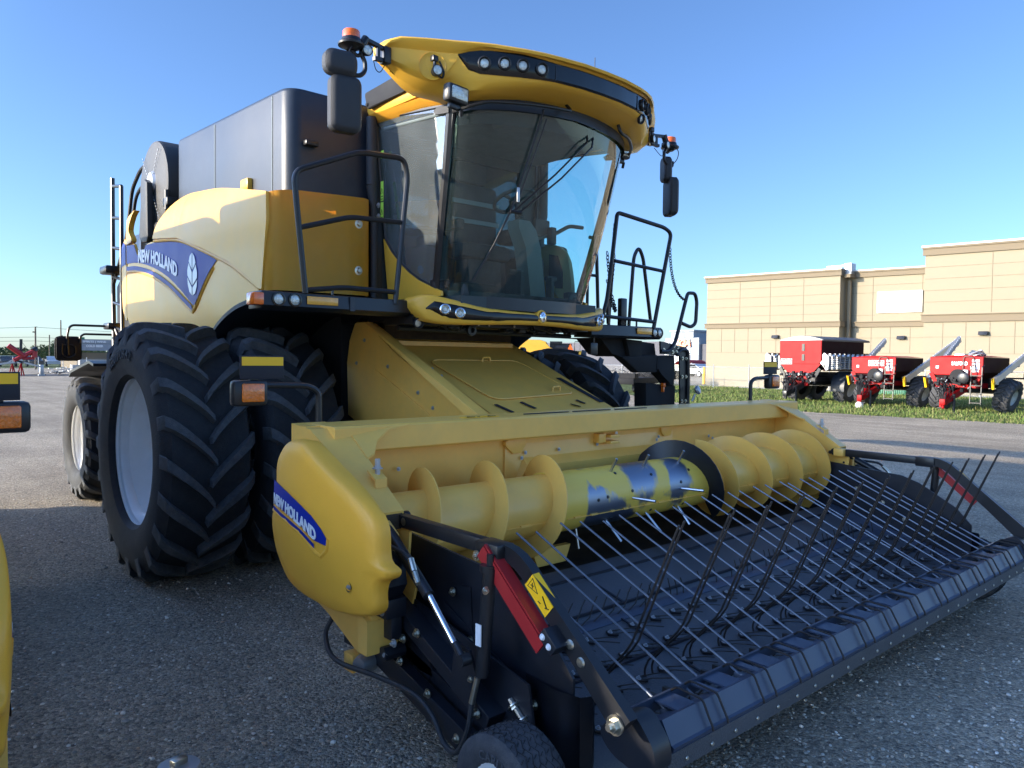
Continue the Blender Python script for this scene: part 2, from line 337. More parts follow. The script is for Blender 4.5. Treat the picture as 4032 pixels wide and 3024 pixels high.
def sheet(outline,fn,step=.15,thick=.015,out=None):
    """flat outline (a,b) cut into a grid and bent by fn(a,b)->xyz, with thickness"""
    s=MB(); bm=s.bm
    f=bm.faces.new([bm.verts.new((p[0],p[1],0)) for p in outline])
    a0=min(p[0] for p in outline); a1=max(p[0] for p in outline); b0=min(p[1] for p in outline); b1=max(p[1] for p in outline)
    bmesh.ops.triangulate(bm,faces=[f])
    if step:
        k=a0+step
        while k<a1:
            bmesh.ops.bisect_plane(bm,geom=bm.verts[:]+bm.edges[:]+bm.faces[:],plane_co=(k,0,0),plane_no=(1,0,0)); k+=step
        k=b0+step
        while k<b1:
            bmesh.ops.bisect_plane(bm,geom=bm.verts[:]+bm.edges[:]+bm.faces[:],plane_co=(0,k,0),plane_no=(0,1,0)); k+=step
    for v in bm.verts: v.co=Vector(fn(v.co.x,v.co.y))
    if thick:
        # keep the given surface as the outer face and grow the thickness inwards
        if out is None:
            mx=sum(v.co.x for v in bm.verts); out=(1 if mx>0 else -1,0,0)
        out=Vector(out); n0=len(bm.verts)
        bmesh.ops.recalc_face_normals(bm,faces=bm.faces[:])
        m0=sum((v.co.dot(out) for v in bm.verts),0.)/n0
        cp=bm.copy(); bmesh.ops.solidify(cp,geom=cp.faces[:],thickness=thick)
        m1=sum((v.co.dot(out) for v in cp.verts),0.)/len(cp.verts)
        if m1>m0:
            cp.free(); bmesh.ops.solidify(bm,geom=bm.faces[:],thickness=-thick)
        else: bm.free(); s.bm=cp
    return s
def text_bm(txt,bold=.0,depth=.02,res=3):
    """letters in a unit box: u,v in 0..1, w = height above the surface"""
    cu=bpy.data.curves.new('t','FONT'); cu.body=txt; cu.offset=bold; cu.extrude=.5; cu.resolution_u=res
    o=bpy.data.objects.new('t',cu); COL.objects.link(o); dg=bpy.context.evaluated_depsgraph_get(); dg.update()
    me=bpy.data.meshes.new_from_object(o.evaluated_get(dg)); bpy.data.objects.remove(o); bpy.data.curves.remove(cu)
    s=MB(); s.bm.from_mesh(me); bpy.data.meshes.remove(me)
    xs=[v.co.x for v in s.bm.verts]; ys=[v.co.y for v in s.bm.verts]
    x0,x1,y0,y1=min(xs),max(xs),min(ys),max(ys)
    for v in s.bm.verts: v.co=Vector(((v.co.x-x0)/(x1-x0),(v.co.y-y0)/(y1-y0),(v.co.z+.5)*depth))
    return s
def lettering(name,txt,fn,m,parent,bold=.0,depth=.003,cuts=0):
    s=text_bm(txt,bold,1.)
    if cuts:
        for i in range(1,cuts): bmesh.ops.bisect_plane(s.bm,geom=s.bm.verts[:]+s.bm.edges[:]+s.bm.faces[:],plane_co=(i/cuts,0,0),plane_no=(1,0,0))
    for v in s.bm.verts: v.co=Vector(fn(v.co.x,v.co.y,v.co.z*depth))
    return s.build(name,m,parent,ang=0,norm=True)
# ------------------------------------------------------------------ scene objects
def tag(o,label=None,cat=None,group=None,kind=None):
    if label: o['label']=label
    if cat: o['category']=cat
    if group: o['group']=group
    if kind: o['kind']=kind
    return o
def thing(name,label,cat,loc=(0,0,0),rz=0.,group=None):
    o=bpy.data.objects.new(name,None); COL.objects.link(o); o.location=loc; o.rotation_euler=(0,0,rz); o.empty_display_size=.2
    return tag(o,label,cat,group)
def copy_tree(o,parent=None,skip=()):
    c=o.copy(); COL.objects.link(c)
    if parent is not None: c.parent=parent
    for ch in o.children:
        if ch.name.split('.')[0] in skip: continue
        copy_tree(ch,c,skip)
    return c

def split_parts(names,eps=.004):
    """every loose bolt, strip or pad becomes a part of its own; pieces that touch stay together"""
    for o in [o for o in bpy.data.objects if o.type=='MESH' and o.name.split('.')[0] in names]:
        if o.data.users>1: continue
        bm=bmesh.new(); bm.from_mesh(o.data); bm.verts.ensure_lookup_table()
        seen=[-1]*len(bm.verts); isl=[]
        for v in bm.verts:
            if seen[v.index]>=0: continue
            st=[v]; seen[v.index]=len(isl); cur=[]
            while st:
                a=st.pop(); cur.append(a.index)
                for e in a.link_edges:
                    b=e.other_vert(a)
                    if seen[b.index]<0: seen[b.index]=len(isl); st.append(b)
            isl.append(cur)
        bb=[]
        for c in isl:
            P_=[bm.verts[i].co for i in c]; bb.append([min(p[k] for p in P_)-eps for k in range(3)]+[max(p[k] for p in P_)+eps for k in range(3)])
        par=list(range(len(isl)))
        def f(a):
            while par[a]!=a: a=par[a]
            return a
        for i in range(len(isl)):
            for j in range(i):
                if all(bb[i][k]<=bb[j][k+3] and bb[j][k]<=bb[i][k+3] for k in range(3)): par[f(i)]=f(j)
        gr={}
        for i in range(len(isl)): gr.setdefault(f(i),[]).append(i)
        if len(gr)<2 or len(gr)>100: bm.free(); continue
        gv=[set(x for i in g for x in isl[i]) for g in gr.values()]
        gv.sort(key=min)
        for k,vs in enumerate(gv):
            b2=bm.copy(); b2.verts.ensure_lookup_table(); bmesh.ops.delete(b2,geom=[v for v in b2.verts if v.index not in vs],context='VERTS')
            if k==0: me=o.data; tgt=o
            else: me=bpy.data.meshes.new(o.name.split('.')[0]); [me.materials.append(m) for m in o.data.materials]; tgt=bpy.data.objects.new(o.name.split('.')[0],me); COL.objects.link(tgt); tgt.parent=o.parent; tgt.matrix_local=o.matrix_local.copy()
            b2.to_mesh(me); b2.free()
        bm.free()
# ================================================================== COMBINE
CB=thing('combine_harvester','large yellow combine harvester with black grain tank, glass cab and dual front tyres','combine harvester')
def P(name,mb,m,parent=None,**k): return mb.build(name,m,parent or CB,**k)
# ---- tyres
def ag_tyre(Rr,W,rimr,nl,lugh=.052,sw=.06):
    """tyre about the x axis, centred on x=0; outer side is -x"""
    s=MB(); h=W/2
    prof=[(rimr,-h*.80),(rimr+.03,-h*.93),(rimr+(Rr-rimr)*.35,-h*1.02),(rimr+(Rr-rimr)*.62,-h*.99),(Rr-.115,-h*.93),(Rr-.07,-h*.84),(Rr-lugh-.002,-h*.45),(Rr-lugh,0)]
    prof=prof+[(r,-x) for r,x in prof[-2::-1]]
    s.lathe(prof,(0,0,0),(1,0,0),72)
    def rc(w):
        w=abs(w)/h
        return interp(w,[0,.45,.84,.93,.99,1.02],[Rr-lugh,Rr-lugh-.002,Rr-.07,Rr-.115,rimr+(Rr-rimr)*.62,rimr+(Rr-rimr)*.5])
    for side in (-1,1):
        for i in range(nl):
            a0=2*PI*(i+(.5 if side>0 else 0))/nl; rows=[]
            K=9
            for k in range(K):
                t=k/(K-1)
                w=(-.015+ (h*.955+.015)*min(1,t*1.16)); dr=0
                ang=a0+ .36*(t**.82)
                wd=sw*(.72+.75*t)/Rr*.5
                top=Rr-.035*max(0,(w/h-.55)/.45)**2
                bot=rc(w)-.012
                if t>.87:
                    q=(t-.87)/.13; w=h*(.955+.045*q); top=Rr-.05-.10*q; bot=top-.05+.02*q; ang=a0+.36*(.87**.82)+.012*q
                x=side*w
                def pt(an,r,xx=x): return (xx,-math.cos(an)*r,math.sin(an)*r)
                rows.append([pt(ang-wd*1.35,bot),pt(ang-wd,top),pt(ang+wd,top),pt(ang+wd*1.35,bot)])
            n0=len(s.bm.faces); s.loft(rows); s.bm.faces.ensure_lookup_table()
            for f in s.bm.faces[n0:]: f.material_index=1
    return s
def rim_mb(rr,depth,off=0.,bolts=10):
    s=MB(); e=rr
    s.lathe([(e+.012,-.012),(e+.02,.01),(e-.004,.02),(e-.018,.055),(e-.045,.075),(e-.05,depth*.45),(e-.075,depth*.75),(e-.13,depth),(.24,depth+.01),(.22,depth-.03),(.10,depth-.035),(.09,depth-.05),(0,depth-.05)],(off,0,0),(1,0,0),64)
    for k in range(bolts):
        a=2*PI*k/bolts; s.bolt((off+depth-.035,math.cos(a)*.165,math.sin(a)*.165),(-1,0,0),.014,.02)
    return s
ft=ag_tyre(.97,.62,.545,20,.066,.058)
ft_o=ft.build('tyre',[M['rubber'],M['lug']],None)
fr_o=rim_mb(.55,.33,-.225).build('rim',M['rim'],None)
# raised size marking on the sidewall
def side_text(txt,r,h,a0,a1,x,parent,m,Rz=None):
    def fn(u,v,w): 
        a=a0+(a1-a0)*u; rr=r+(v-.5)*h; return (x-w,-math.cos(a)*rr,math.sin(a)*rr)
    return lettering('lettering',txt,fn,m,parent,.01,.006,12)
def wheel(name,x,y,z,tyre,rim,flip,steer=0,txt=True):
    w=bpy.data.objects.new(name,None); COL.objects.link(w); w.parent=CB; w.location=(x,y,z)
    w.rotation_euler=(random.random()*.3,0,(PI if flip else 0)+steer)
    t=tyre if tyre.parent is None and tyre.users_scene and not tyre.get('u') else None
    if tyre.get('u'): tyre=tyre.copy(); COL.objects.link(tyre); rim=rim.copy(); COL.objects.link(rim)
    else: tyre['u']=1; rim['u']=1
    tyre.parent=w; rim.parent=w
    return w,tyre
AZ=.945
w1,t1=wheel('front_wheel',-1.99,0,AZ,ft_o,fr_o,False); w1.rotation_euler=(0,0,0)
side_text('620/70R42',.73,.075,R(122),R(76),-.318,t1,M['lug'])
w2,t2=wheel('front_wheel',-1.27,0,AZ,t1,fr_o,False); w2.rotation_euler=(.13,0,0)
w3,t3=wheel('front_wheel',1.48,0,AZ,t1,fr_o,True); w3.rotation_euler=(0.08,0,PI)
w4,t4=wheel('front_wheel',2.25,0,AZ,t1,fr_o,True); w4.rotation_euler=(.2,0,PI)
# mirrored wheels need their tread V the same way: turn about x as well
for w in (w3,w4): w.rotation_euler=(w.rotation_euler[0],0,PI); w.scale=(.95,-.95,.95); w.location.z=.872
del_keys=lambda: [o.pop('u') for o in bpy.data.objects if 'u' in o.keys()]
rt_o=ag_tyre(.715,.56,.375,19,.045,.055).build('tyre',[M['rubber'],M['lug']],None)
rr_o=rim_mb(.385,.22,-.21,8).build('rim',M['rim'],None)
w5,_=wheel('rear_wheel',-1.60,3.745,.705,rt_o,rr_o,False)
w6,_=wheel('rear_wheel',1.60,3.745,.705,rt_o,rr_o,True); w6.rotation_euler=(0,0,PI); w6.scale=(1,-1,1)
del_keys()
v=MB().tube([(-.438,0,.0),(-.38,-.03,-.33)],.008,6)
# ---- chassis / axle
s=MB().cyl((-1.75,0,AZ),(1.75,0,AZ),.13).box((-.9,-.22,.72),(.9,.22,1.18),.04); s.cyl((-.95,0,AZ),(-.55,0,AZ),.26); s.cyl((.55,0,AZ),(.95,0,AZ),.26)
P('front_axle',s,M['black'])
P('rear_axle',MB().box((-1.5,3.6,.62),(1.5,3.85,.82),.03),M['black'])
s=MB().box((-.80,-.5,.95),(.80,5.0,2.03),.05).box((-1.45,-.9,2.16),(1.45,2.3,2.76),.05).box((-1.05,4.3,1.3),(1.05,5.3,2.7),.12).box((-1.42,1.0,1.75),(-.7,3.1,2.3),.04)
s.box((-1.40,-.62,2.03),(-.62,.9,2.22)).box((.62,-.62,2.03),(1.40,.9,2.22))
P('chassis',s,M['matte'])
# ---- side panels
def sidex(y,z):
    x=-1.655+ .10*max(0,(z-2.78)/.30)**2
    if y>2.1: x+=.05*(y-2.1)**2
    if z<2.1: x+=.18*(2.1-z)**1.5
    return x
def sfn(side,off=0.):
    return lambda y,z: ((sidex(y,z)-off)*side*-1 if side>0 else sidex(y,z)-off, (y if side<0 or y>-.1 else -.1+(y+.1)*.35), z)
lower=[(-.985,2.125)]+[tuple(p) for p in cr([(-.86,2.10,0),(-.754,2.085,0),(-.469,2.045,0),(-.196,1.965,0),(.022,1.862,0),(.15,1.76,0)],n=3)]
lower=[(p[0],p[1]) for p in lower]+[(.6,1.66),(1.6,1.66),(2.05,1.80),(2.27,1.90),(2.42,2.06),(2.43,2.3),(2.41,2.53),(2.28,2.80),(2.13,2.775),(2.02,2.66),(1.86,2.655),(1.72,2.73),(1.60,2.735),(1.41,2.725),(.79,2.675),(.17,2.522),(-.37,2.370),(-.693,2.245),(-.97,2.145)]
upper=[(-.985,2.13),(-.903,2.15),(-.693,2.255),(-.37,2.380),(.17,2.532),(.79,2.683)]+[(p[0],p[1]) for p in cr([(1.46,2.748,0),(1.41,2.81,0),(1.28,2.92,0),(1.05,3.03,0),(.75,3.062,0),(.404,3.032,0),(-.058,2.98,0),(-.536,2.897,0),(-1.06,2.795,0)],n=4)]+[(-1.065,2.6)]
for side in (-1,1):
    P('side_panel',sheet(lower,sfn(side),.16,.02),M['yellow'],ang=50)
    P('upper_panel',sheet(upper,sfn(side,.028),.16,.03),M['yellow'],ang=50)
    # rolled crease between the two panels
    c=cr([(2.41,2.735),(1.46,2.742),(.79,2.675),(.17,2.522),(-.37,2.370),(-.693,2.245),(-.93,2.15)] and [(y,z,0) for y,z in [(1.46,2.742),(.79,2.675),(.17,2.522),(-.37,2.370),(-.693,2.245),(-.93,2.15)]],n=5)
    P('crease_moulding',MB().tube([((sidex(p[0],p[1])-.006)*(-side),p[0],p[1]-.012) for p in c],.017,8),M['yellow'])
    # rear quarter: curves in towards the back
    def rq(y,z,sd=side):
        k=y-2.44
        return ((sidex(2.44,z)+.38*k+.25*k*k)*(-sd), 2.44+k*2.3, z+.05*k)
    q=[(2.44,2.02),(2.50,2.03),(2.66,2.16),(2.80,2.40),(2.83,2.62),(2.72,2.85),(2.60,2.90),(2.44,2.83)]
    P('rear_panel',sheet(q,rq,.09,.02),M['yellow'],ang=50)
    def hornf(y,z,sd=side): 
        k=max(0,y-2.2); return ((sidex(2.2,2.7)-.03+.35*k)*(-sd),2.05+(y-2.05)*1.5,z)
    q=[(p[0],p[1]) for p in cr([(2.10,2.80,0),(2.17,2.92,0),(2.10,3.04,0),(2.03,3.09,0),(2.22,3.03,0),(2.42,2.92,0),(2.52,2.84,0),(2.30,2.79,0)],True,4)]
    P('rear_fin',sheet(q,hornf,.12,.05),M['yellow'],ang=50)
# blue band decals
def dec(y,z,side=-1,off=.006): return ((sidex(y,z)-off)*(-side),y,z)
band=[(2.405,2.785),(2.13,2.765),(2.02,2.652),(1.86,2.648),(1.72,2.72),(1.41,2.712),(.79,2.660),(.30,2.535),(-.09,2.415)]+[(p[0],p[1]) for p in cr([(-.05,2.395,0),(.09,2.325,0),(.20,2.25,0),(.31,2.16,0),(.40,2.095,0)],n=3)]+[(.44,2.085)]+[(p[0],p[1]) for p in cr([(.706,2.215,0),(1.07,2.365,0),(1.516,2.49,0),(2.0,2.575,0),(2.40,2.60,0)],n=3)]
for side in (-1,1):
    P('blue_band',sheet(band,lambda y,z,sd=side:dec(y,z,sd),.13,.002),M['blue'],ang=50)
    st=cr([(.47,2.09,0),(.706,2.187,0),(1.07,2.331,0),(1.516,2.458,0),(2.0,2.545,0),(2.40,2.572,0)],n=4)
    def ribbon(dz0,dz1,sd):
        s=MB(); rows=[[Vector(dec(p[0],p[1]+dz0,sd,.008)),Vector(dec(p[0],p[1]+dz1,sd,.008))] for p in st]
        s.loft([[a,b] for a,b in rows],closed=False,caps=False); return s
    P('blue_stripe',ribbon(-.045,-.005,side),M['blue'],ang=50)
    # recessed lower edge of the band
    P('band_edge',MB().tube([dec(p[0],p[1]-.062,side,.0) for p in reversed(st)]+[dec(.40,2.06,side,0),dec(.30,2.13,side,0),dec(.16,2.24,side,0),dec(-.02,2.36,side,0)],.012,6),M['yellow'])
    P('rear_blue_patch',sheet([(2.452,2.60),(2.452,2.80),(2.60,2.86),(2.70,2.84),(2.79,2.62)],lambda y,z,sd=side:(lambda k:((sidex(2.44,z)+.38*k+.25*k*k)*(-sd)+(.006*sd),2.44+k*2.3,z+.05*k))(y-2.44),.09,.002),M['blue'],ang=50)
# brand lettering
def nh(u,v,w,side=-1):
    y=1.965-1.15*u if side<0 else .83+1.15*u
    t=(1.965-y)/1.15
    z=2.568-.05*t-.180*t*t+ .128*v
    y+= (.5-t)*0
    return ((sidex(y,z)-.009-w)*(-side),y,z)
for side in (-1,1):
    lettering('lettering','NEW HOLLAND',lambda u,v,w,sd=side:nh(u,v,w,sd),M['white'],CB,.045,.003,10)
    pet=[[(-.06,.2),(-.06,.98),(-.45,.82),(-.65,.56)],[(-.07,.08),(-.68,.48),(-.93,.12),(-.9,-.12),(-.07,-.52)],[(-.07,-.62),(-.92,-.22),(-.85,-.52),(-.55,-.85),(-.07,-.98)]]
    s=MB()
    for p in pet:
        for mx in (1,-1):
            q=sheet([(a*mx,b) for a,b in p],lambda a,b,sd=side:dec(.44+a*.125,2.345+b*.18+a*.02,sd,.012),.3,.002); s.add(q); q.bm.free()
    P('leaf_emblem',s,M['silver'],ang=0)
# front corner panels (vertical, wrap round the corner)
for side in (-1,1):
    pl=[(-1.672,-1.005),(-1.668,-1.05),(-1.64,-1.10),(-1.58,-1.135),(-1.50,-1.15),(-1.30,-1.158),(-1.10,-1.162),(-.98,-1.165),(-.92,-1.13)]
    zt=[2.79,2.793,2.80,2.808,2.815,2.822,2.83,2.833,2.835]
    if side>0: pl=[(x,y+.66) for x,y in pl]
    s=MB(); rows=[[(x*(-side)*1.,y,zt[i]-.0),(x*(-side),y,2.62),(x*(-side),y,2.35),(x*(-side),y,2.12)] for i,(x,y) in enumerate(pl)]
    s.loft(rows,closed=False,caps=False)
    # top cap to the tank
    s.loft([[(x*(-side),y,zt[i]) ,(min(-.9,x+.12)*(-side),-.98+(.66 if side>0 else 0),zt[i]+.012)] for i,(x,y) in enumerate(pl)],closed=False,caps=False)
    bmesh.ops.solidify(s.bm,geom=s.bm.faces[:],thickness=.012)
    P('corner_panel',s,M['yellow'],ang=40)
    s=MB()
    for z in (2.64,2.30): s.lathe([(.0,.012),(.014,.012),(.02,0),(.034,-.002)],(side*1.02,-1.166+(.66 if side>0 else 0),z),(0,-1,0),16)
    P('panel_bolt',s,M['zinc'])
# wheel-arch moulding
for side in (-1,1):
    ar=cr([(-.985,2.115,0),(-.754,2.07,0),(-.469,2.03,0),(-.196,1.95,0),(.022,1.845,0),(.16,1.74,0),(.26,1.62,0)],n=4)
    rows=[[(-side*-1.0*0+side*1.665,p[0],p[1]+.012),(side*1.668,p[0]-.006,p[1]-.02),(side*1.60,p[0]-.03,p[1]-.03),(side*1.2,p[0]+.02,p[1]-.03),(side*.75,p[0]+.05,p[1]-.03)] for p in ar]
    s=MB(); s.loft(rows,closed=False,caps=False); bmesh.ops.solidify(s.bm,geom=s.bm.faces[:],thickness=.01)
    P('wheel_arch',s,M['tank'],ang=50)
# ---- grain tank
def rect_round(x0,x1,y0,y1,r,n=6):
    c=[(x1-r,y1-r,0),(x0+r,y1-r,90),(x0+r,y0+r,180),(x1-r,y0+r,270)]; o=[]
    for cx,cy,a in c:
        for k in range(n+1): o.append((cx+r*math.cos(R(a+90*k/n)),cy+r*math.sin(R(a+90*k/n))))
    return o
rr_=[(x,(y if x<.86 or y>0 else y+.60)) for x,y in rect_round(-1.51,1.51,-1.03,1.34,.11)]; i_=max(i for i,q in enumerate(rr_) if q[0]<.86 and q[1]<-1); rr_[i_+1:i_+1]=[(.80,-1.03),(.90,-.43)]
def tz(x,y): return 3.565+.04*(y+1)
s=MB(); secs=[]
for f,ins in ((0,0),(.5,0),(1,0),(1.03,.006),(1.045,.02)):
    secs.append([(x*(1-ins/1.5),y*(1-ins) if abs(y)>.9 else y,2.72+(tz(x,y)-.03-2.72)*f if f<=1 else tz(x,y)-.03+ (.03 if f>1.04 else .022)) for x,y in rr_])
s.loft(secs); P('grain_tank',s,M['tank'],ang=50)
s=MB()
for y in (.346,-.779): s.box((-1.514,y-.004,2.85),(-1.505,y+.004,tz(0,y)-.03))
P('tank_seam',s,M['cabgrey'])
s=MB().box((-1.55,-.42,2.93),(-1.47,-.28,3.02),.012); P('tank_latch',s,M['yellow'])
P('tank_light',MB().box((-1.40,-1.09,3.16),(-1.30,-1.03,3.20),.01),M['black'])
# raised tank lid folded behind the roof
# ---- belt drive cover behind the tank
s=MB(); s.lathe([(0,-.02),(.10,-.022),(.40,-.012),(.435,0),(.445,.03),(.445,.30)],(-1.56,1.82,3.30),(1,0,0),56)
P('belt_cover',s,M['plast'])
s=MB()
for a in (52,128,232,308):
    for k in range(7):
        r0=.13+k*.042; c,sn=math.cos(R(a)),math.sin(R(a))
        s.bar((-1.592,1.82-r0*c,3.30+r0*sn),(-1.592,1.82-(r0+.024)*c,3.30+(r0+.024)*sn),.006,.006)
cov=bpy.data.objects[-1] if False else None
P('cover_slots',s,M['galv'])
P('cover_hub',MB().lathe([(0,-.035),(.09,-.035),(.11,-.01)],(-1.57,1.80,3.34),(1,0,0),24),M['galv'])
s=MB().prism([(1.87,3.31),(1.80,3.36),(1.72,3.32),(1.70,2.80),(1.75,2.75),(1.93,2.77),(1.98,2.84),(1.90,3.20)],'x',-1.655,-1.595,.012)
P('support_arm',s,M['plast'])
s=MB().box((-1.60,1.45,2.35),(-1.15,2.15,2.95),.04); s.box((-1.45,1.36,2.85),(-1.35,1.60,3.30)); P('drive_housing',s,M['black'])
s=MB().box((-1.60,1.30,3.05),(-1.50,1.42,3.13),.01).cyl((-1.58,1.36,3.02),(-1.58,1.36,3.20),.022); P('tank_bracket',s,M['black'])
# engine deck
P('engine_cover',MB().box((-1.12,1.42,2.7),(1.12,3.3,3.50),.1).box((-1.05,3.3,2.6),(1.05,4.6,3.22),.1),M['black'])
P('rear_hood',MB().prism([(2.5,1.5),(2.5,2.9),(4.6,3.1),(5.2,2.75),(5.4,2.2),(5.3,1.5)],'x',-.82,.82,.06),M['yellow'])
s=MB().tube(rnd([(1.68,.9,3.0),(1.68,1.3,3.38),(1.68,2.2,3.40),(1.68,7.2,3.52),(1.68,7.55,3.40),(1.68,7.75,3.05)],.3),.165,18); P('unloading_auger',s,M['yellow'])
# ---- rear ladder
s=MB()
A=[(-1.30,4.36,3.86),(-1.30,4.36,2.50),(-1.30,4.33,1.95),(-1.33,4.2,1.55),(-1.36,4.05,1.2)]
B=[(-1.30,3.97,3.70),(-1.30,3.97,2.50),(-1.30,3.95,1.90),(-1.33,3.85,1.5)]
s.tube(A,.026,8); s.tube(B,.024,8)
for z in (3.74,3.35,2.98,2.62,2.30,2.0): s.tube([(-1.30,4.36,z+.02),(-1.30,3.97,z-.04)],.02,8)
P('rear_ladder',s,M['black'])
s=MB()
s.tube(rnd([(-1.30,4.33,2.56),(-1.28,3.80,3.10),(-1.28,3.60,3.60),(-1.28,3.25,3.78),(-1.28,2.1,3.80)],.12),.022,8)
s.tube(rnd([(-1.28,4.0,2.7),(-1.28,3.60,3.20),(-1.28,3.45,3.50),(-1.28,3.20,3.58),(-1.28,2.1,3.58)],.12),.02,8)
s.tube(rnd([(-1.32,4.2,2.0),(-1.30,3.95,1.75),(-1.25,3.5,1.62),(-1.1,3.1,1.6)],.12),.02,8)
P('rear_handrail',s,M['black'])
P('ladder_stop',MB().box((-1.44,4.15,2.66),(-1.20,4.45,2.76),.03).box((-1.40,4.2,1.98),(-1.25,4.45,2.06),.02),M['black'])
# rear lamp board
s=MB().box((-1.935,4.38,1.585),(-1.645,4.46,1.885),.05); P('rear_lamp_board',s,M['matte'])
s=MB(); s.tube(rnd([(-1.80,4.37,1.66),(-1.81,4.37,1.90),(-1.78,4.37,2.02),(-1.30,4.37,2.02)],.08),.014,8)
s.tube(rnd([(-1.67,4.37,1.80),(-1.67,4.37,1.88),(-1.63,4.37,1.915),(-1.28,4.37,1.915)],.06),.013,8)
s.tube(rnd([(-1.86,4.37,1.80),(-1.87,4.37,1.66),(-1.79,4.37,1.62),(-1.72,4.37,1.66),(-1.72,4.37,1.78),(-1.85,4.37,1.78)],.05),.008,6)
P('lamp_bracket',s,M['black'])
s=MB().prism([(2.9,1.54),(3.1,1.57),(3.95,1.45),(4.05,1.40),(4.05,1.43),(3.95,1.48),(3.1,1.60),(2.9,1.57)],'x',-1.86,-1.30); P('rear_mudguard',s,M['black'])
# ---- cab shell
def roofy(x): return interp(abs(x),[0,.2,.41,.504,.626,.78,.942,1.1,1.29,1.4],[-2.60,-2.59,-2.555,-2.523,-2.468,-2.365,-2.24,-2.125,-1.985,-1.90])
def zlow(x): return interp(abs(x),[0,.41,.63,.89,1.025,1.11,1.156,1.29,1.33],[3.40,3.395,3.37,3.335,3.365,3.39,3.414,3.50,3.53])
def zbb(x): return interp(abs(x),[0,.41,.626,.77,.845,.89,.93,.947],[3.447,3.45,3.448,3.453,3.458,3.481,3.53,3.572])
def zbt(x): return interp(abs(x),[0,.41,.626,.82,.887,.947,1.29],[3.562,3.567,3.595,3.604,3.594,3.574,3.60])
def zlip(x): return interp(abs(x),[0,.41,.64,.84,1.11,1.25,1.30,1.33],[3.594,3.598,3.613,3.636,3.648,3.652,3.635,3.60])
XS=[-1.33,-1.30,-1.25,-1.19,-1.11,-1.02,-.94,-.86,-.78,-.7,-.62,-.5,-.4,-.2,0]; XS=XS+[-x for x in XS[-2::-1]]
secs=[]
for x in XS:
    yf=roofy(x); ax=abs(x); tip=max(0,(ax-1.22)/.11)
    yb=interp(ax,[0,.88,1.0,1.33],[-1.95,-1.90,-1.85,-1.87]); zl=zlow(x); zt=zlip(x); bt=zbt(x)
    k=1-.35*tip
    glassy=interp(ax,[0,.5,.8,.95,1.33],[-2.20,-2.15,-2.00,-1.98,-1.93])
    if ax>.95: bbz=zl+.30*(bt-zl)
    else: bbz=max(zbb(x),zl+.03)
    secs.append([(x,yb,zl+.03+ (.02 if ax<1 else 0)),(x,min(glassy,yb-.02),zl+.0),(x,(glassy*.45+yf*.55)+.05,zl-.006 if ax<.9 else zl),(x,yf+.06*k,zl+.028),(x,yf+.018,(bbz+zl)/2+.012),(x,yf,bbz),(x,yf-.004,bbz+(bt-bbz)*.5),(x,yf-.004,bt),
      (x,yf-.018*k,bt+.012*k),(x,yf-.052*k,zt-.022),(x,yf-.060*k,zt-.008),(x,yf-.045*k,zt+.004),(x,yf+.02,zt+.012),(x,yf+.20*k,zt+.035*(1-tip)),(x,yb,zt+.04*(1-tip))])
roof=P('roof_visor',MB().loft(secs),M['yellow'],ang=38)
# gloss black light strip
def strip(sd=1):
    s=MB(); rows=[]
    N=34
    for i in range(N+1):
        x=-.945+1.89*i/N; yf=roofy(x); b,t=zbb(x),zbt(x); 
        if t-b<.006: b=t-.006
        rows.append([(x,yf-.006,b),(x,yf-.014,b+.012*min(1,(t-b)/.05)),(x,yf-.016,(b+t)/2),(x,yf-.016,t-.004),(x,yf-.004,t+.002),(x,yf+.02,t),(x,yf+.02,b)])
    return s.loft(rows)
ls=P('light_strip',strip(),M['gloss'],parent=roof,ang=30)
def roofn(x):
    d=(roofy(x+.02)-roofy(x-.02))/.04; return Vector((d,-1,0)).normalized() if True else None
def round_lamp(parent,c,n,r,name='lamp',bez=M['black'],deep=.02,lens=M['lens']):
    n=Vector(n).normalized(); c=Vector(c)
    s=MB(); s.lathe([(r*1.45,-.01),(r*1.42,.006),(r*1.2,.010),(r*1.12,0),(r*1.02,-deep*.5)],c,n,24)
    b=s.build('lamp_bezel',bez,parent)
    l=MB().lathe([(r*1.05,-deep*.6),(r*.9,-deep*.25),(r*.5,-deep*.05),(0,0)],c,n,20).build(name,lens,parent); return l
for sg in (-1,1):
    for x,z in ((.822,3.519),(.718,3.524),(.62,3.518),(.504,3.510)):
        nn=roofn(sg*x); c=Vector((sg*x,roofy(x)-.022,z)); round_lamp(roof,c+nn*.004,nn+Vector((0,0,-.08)),.030)
    # small lamp in the yellow underside
for (x,y,z) in ((.53,-2.50,3.425),): round_lamp(roof,(x,y-.012,z),(.15,-1,-.35),.026,bez=M['black'])
s=MB()
for sg in (-1,1): s.box((sg*.408-.0015,roofy(.408)-.0185,3.452),(sg*.408+.0015,roofy(.408)-.005,3.55))
s.lathe([(0,.006),(.012,.005)],(-.905,roofy(.905)-.012,3.535),(-.6,-1,0),10)
s.build('strip_seam',M['black'],roof)
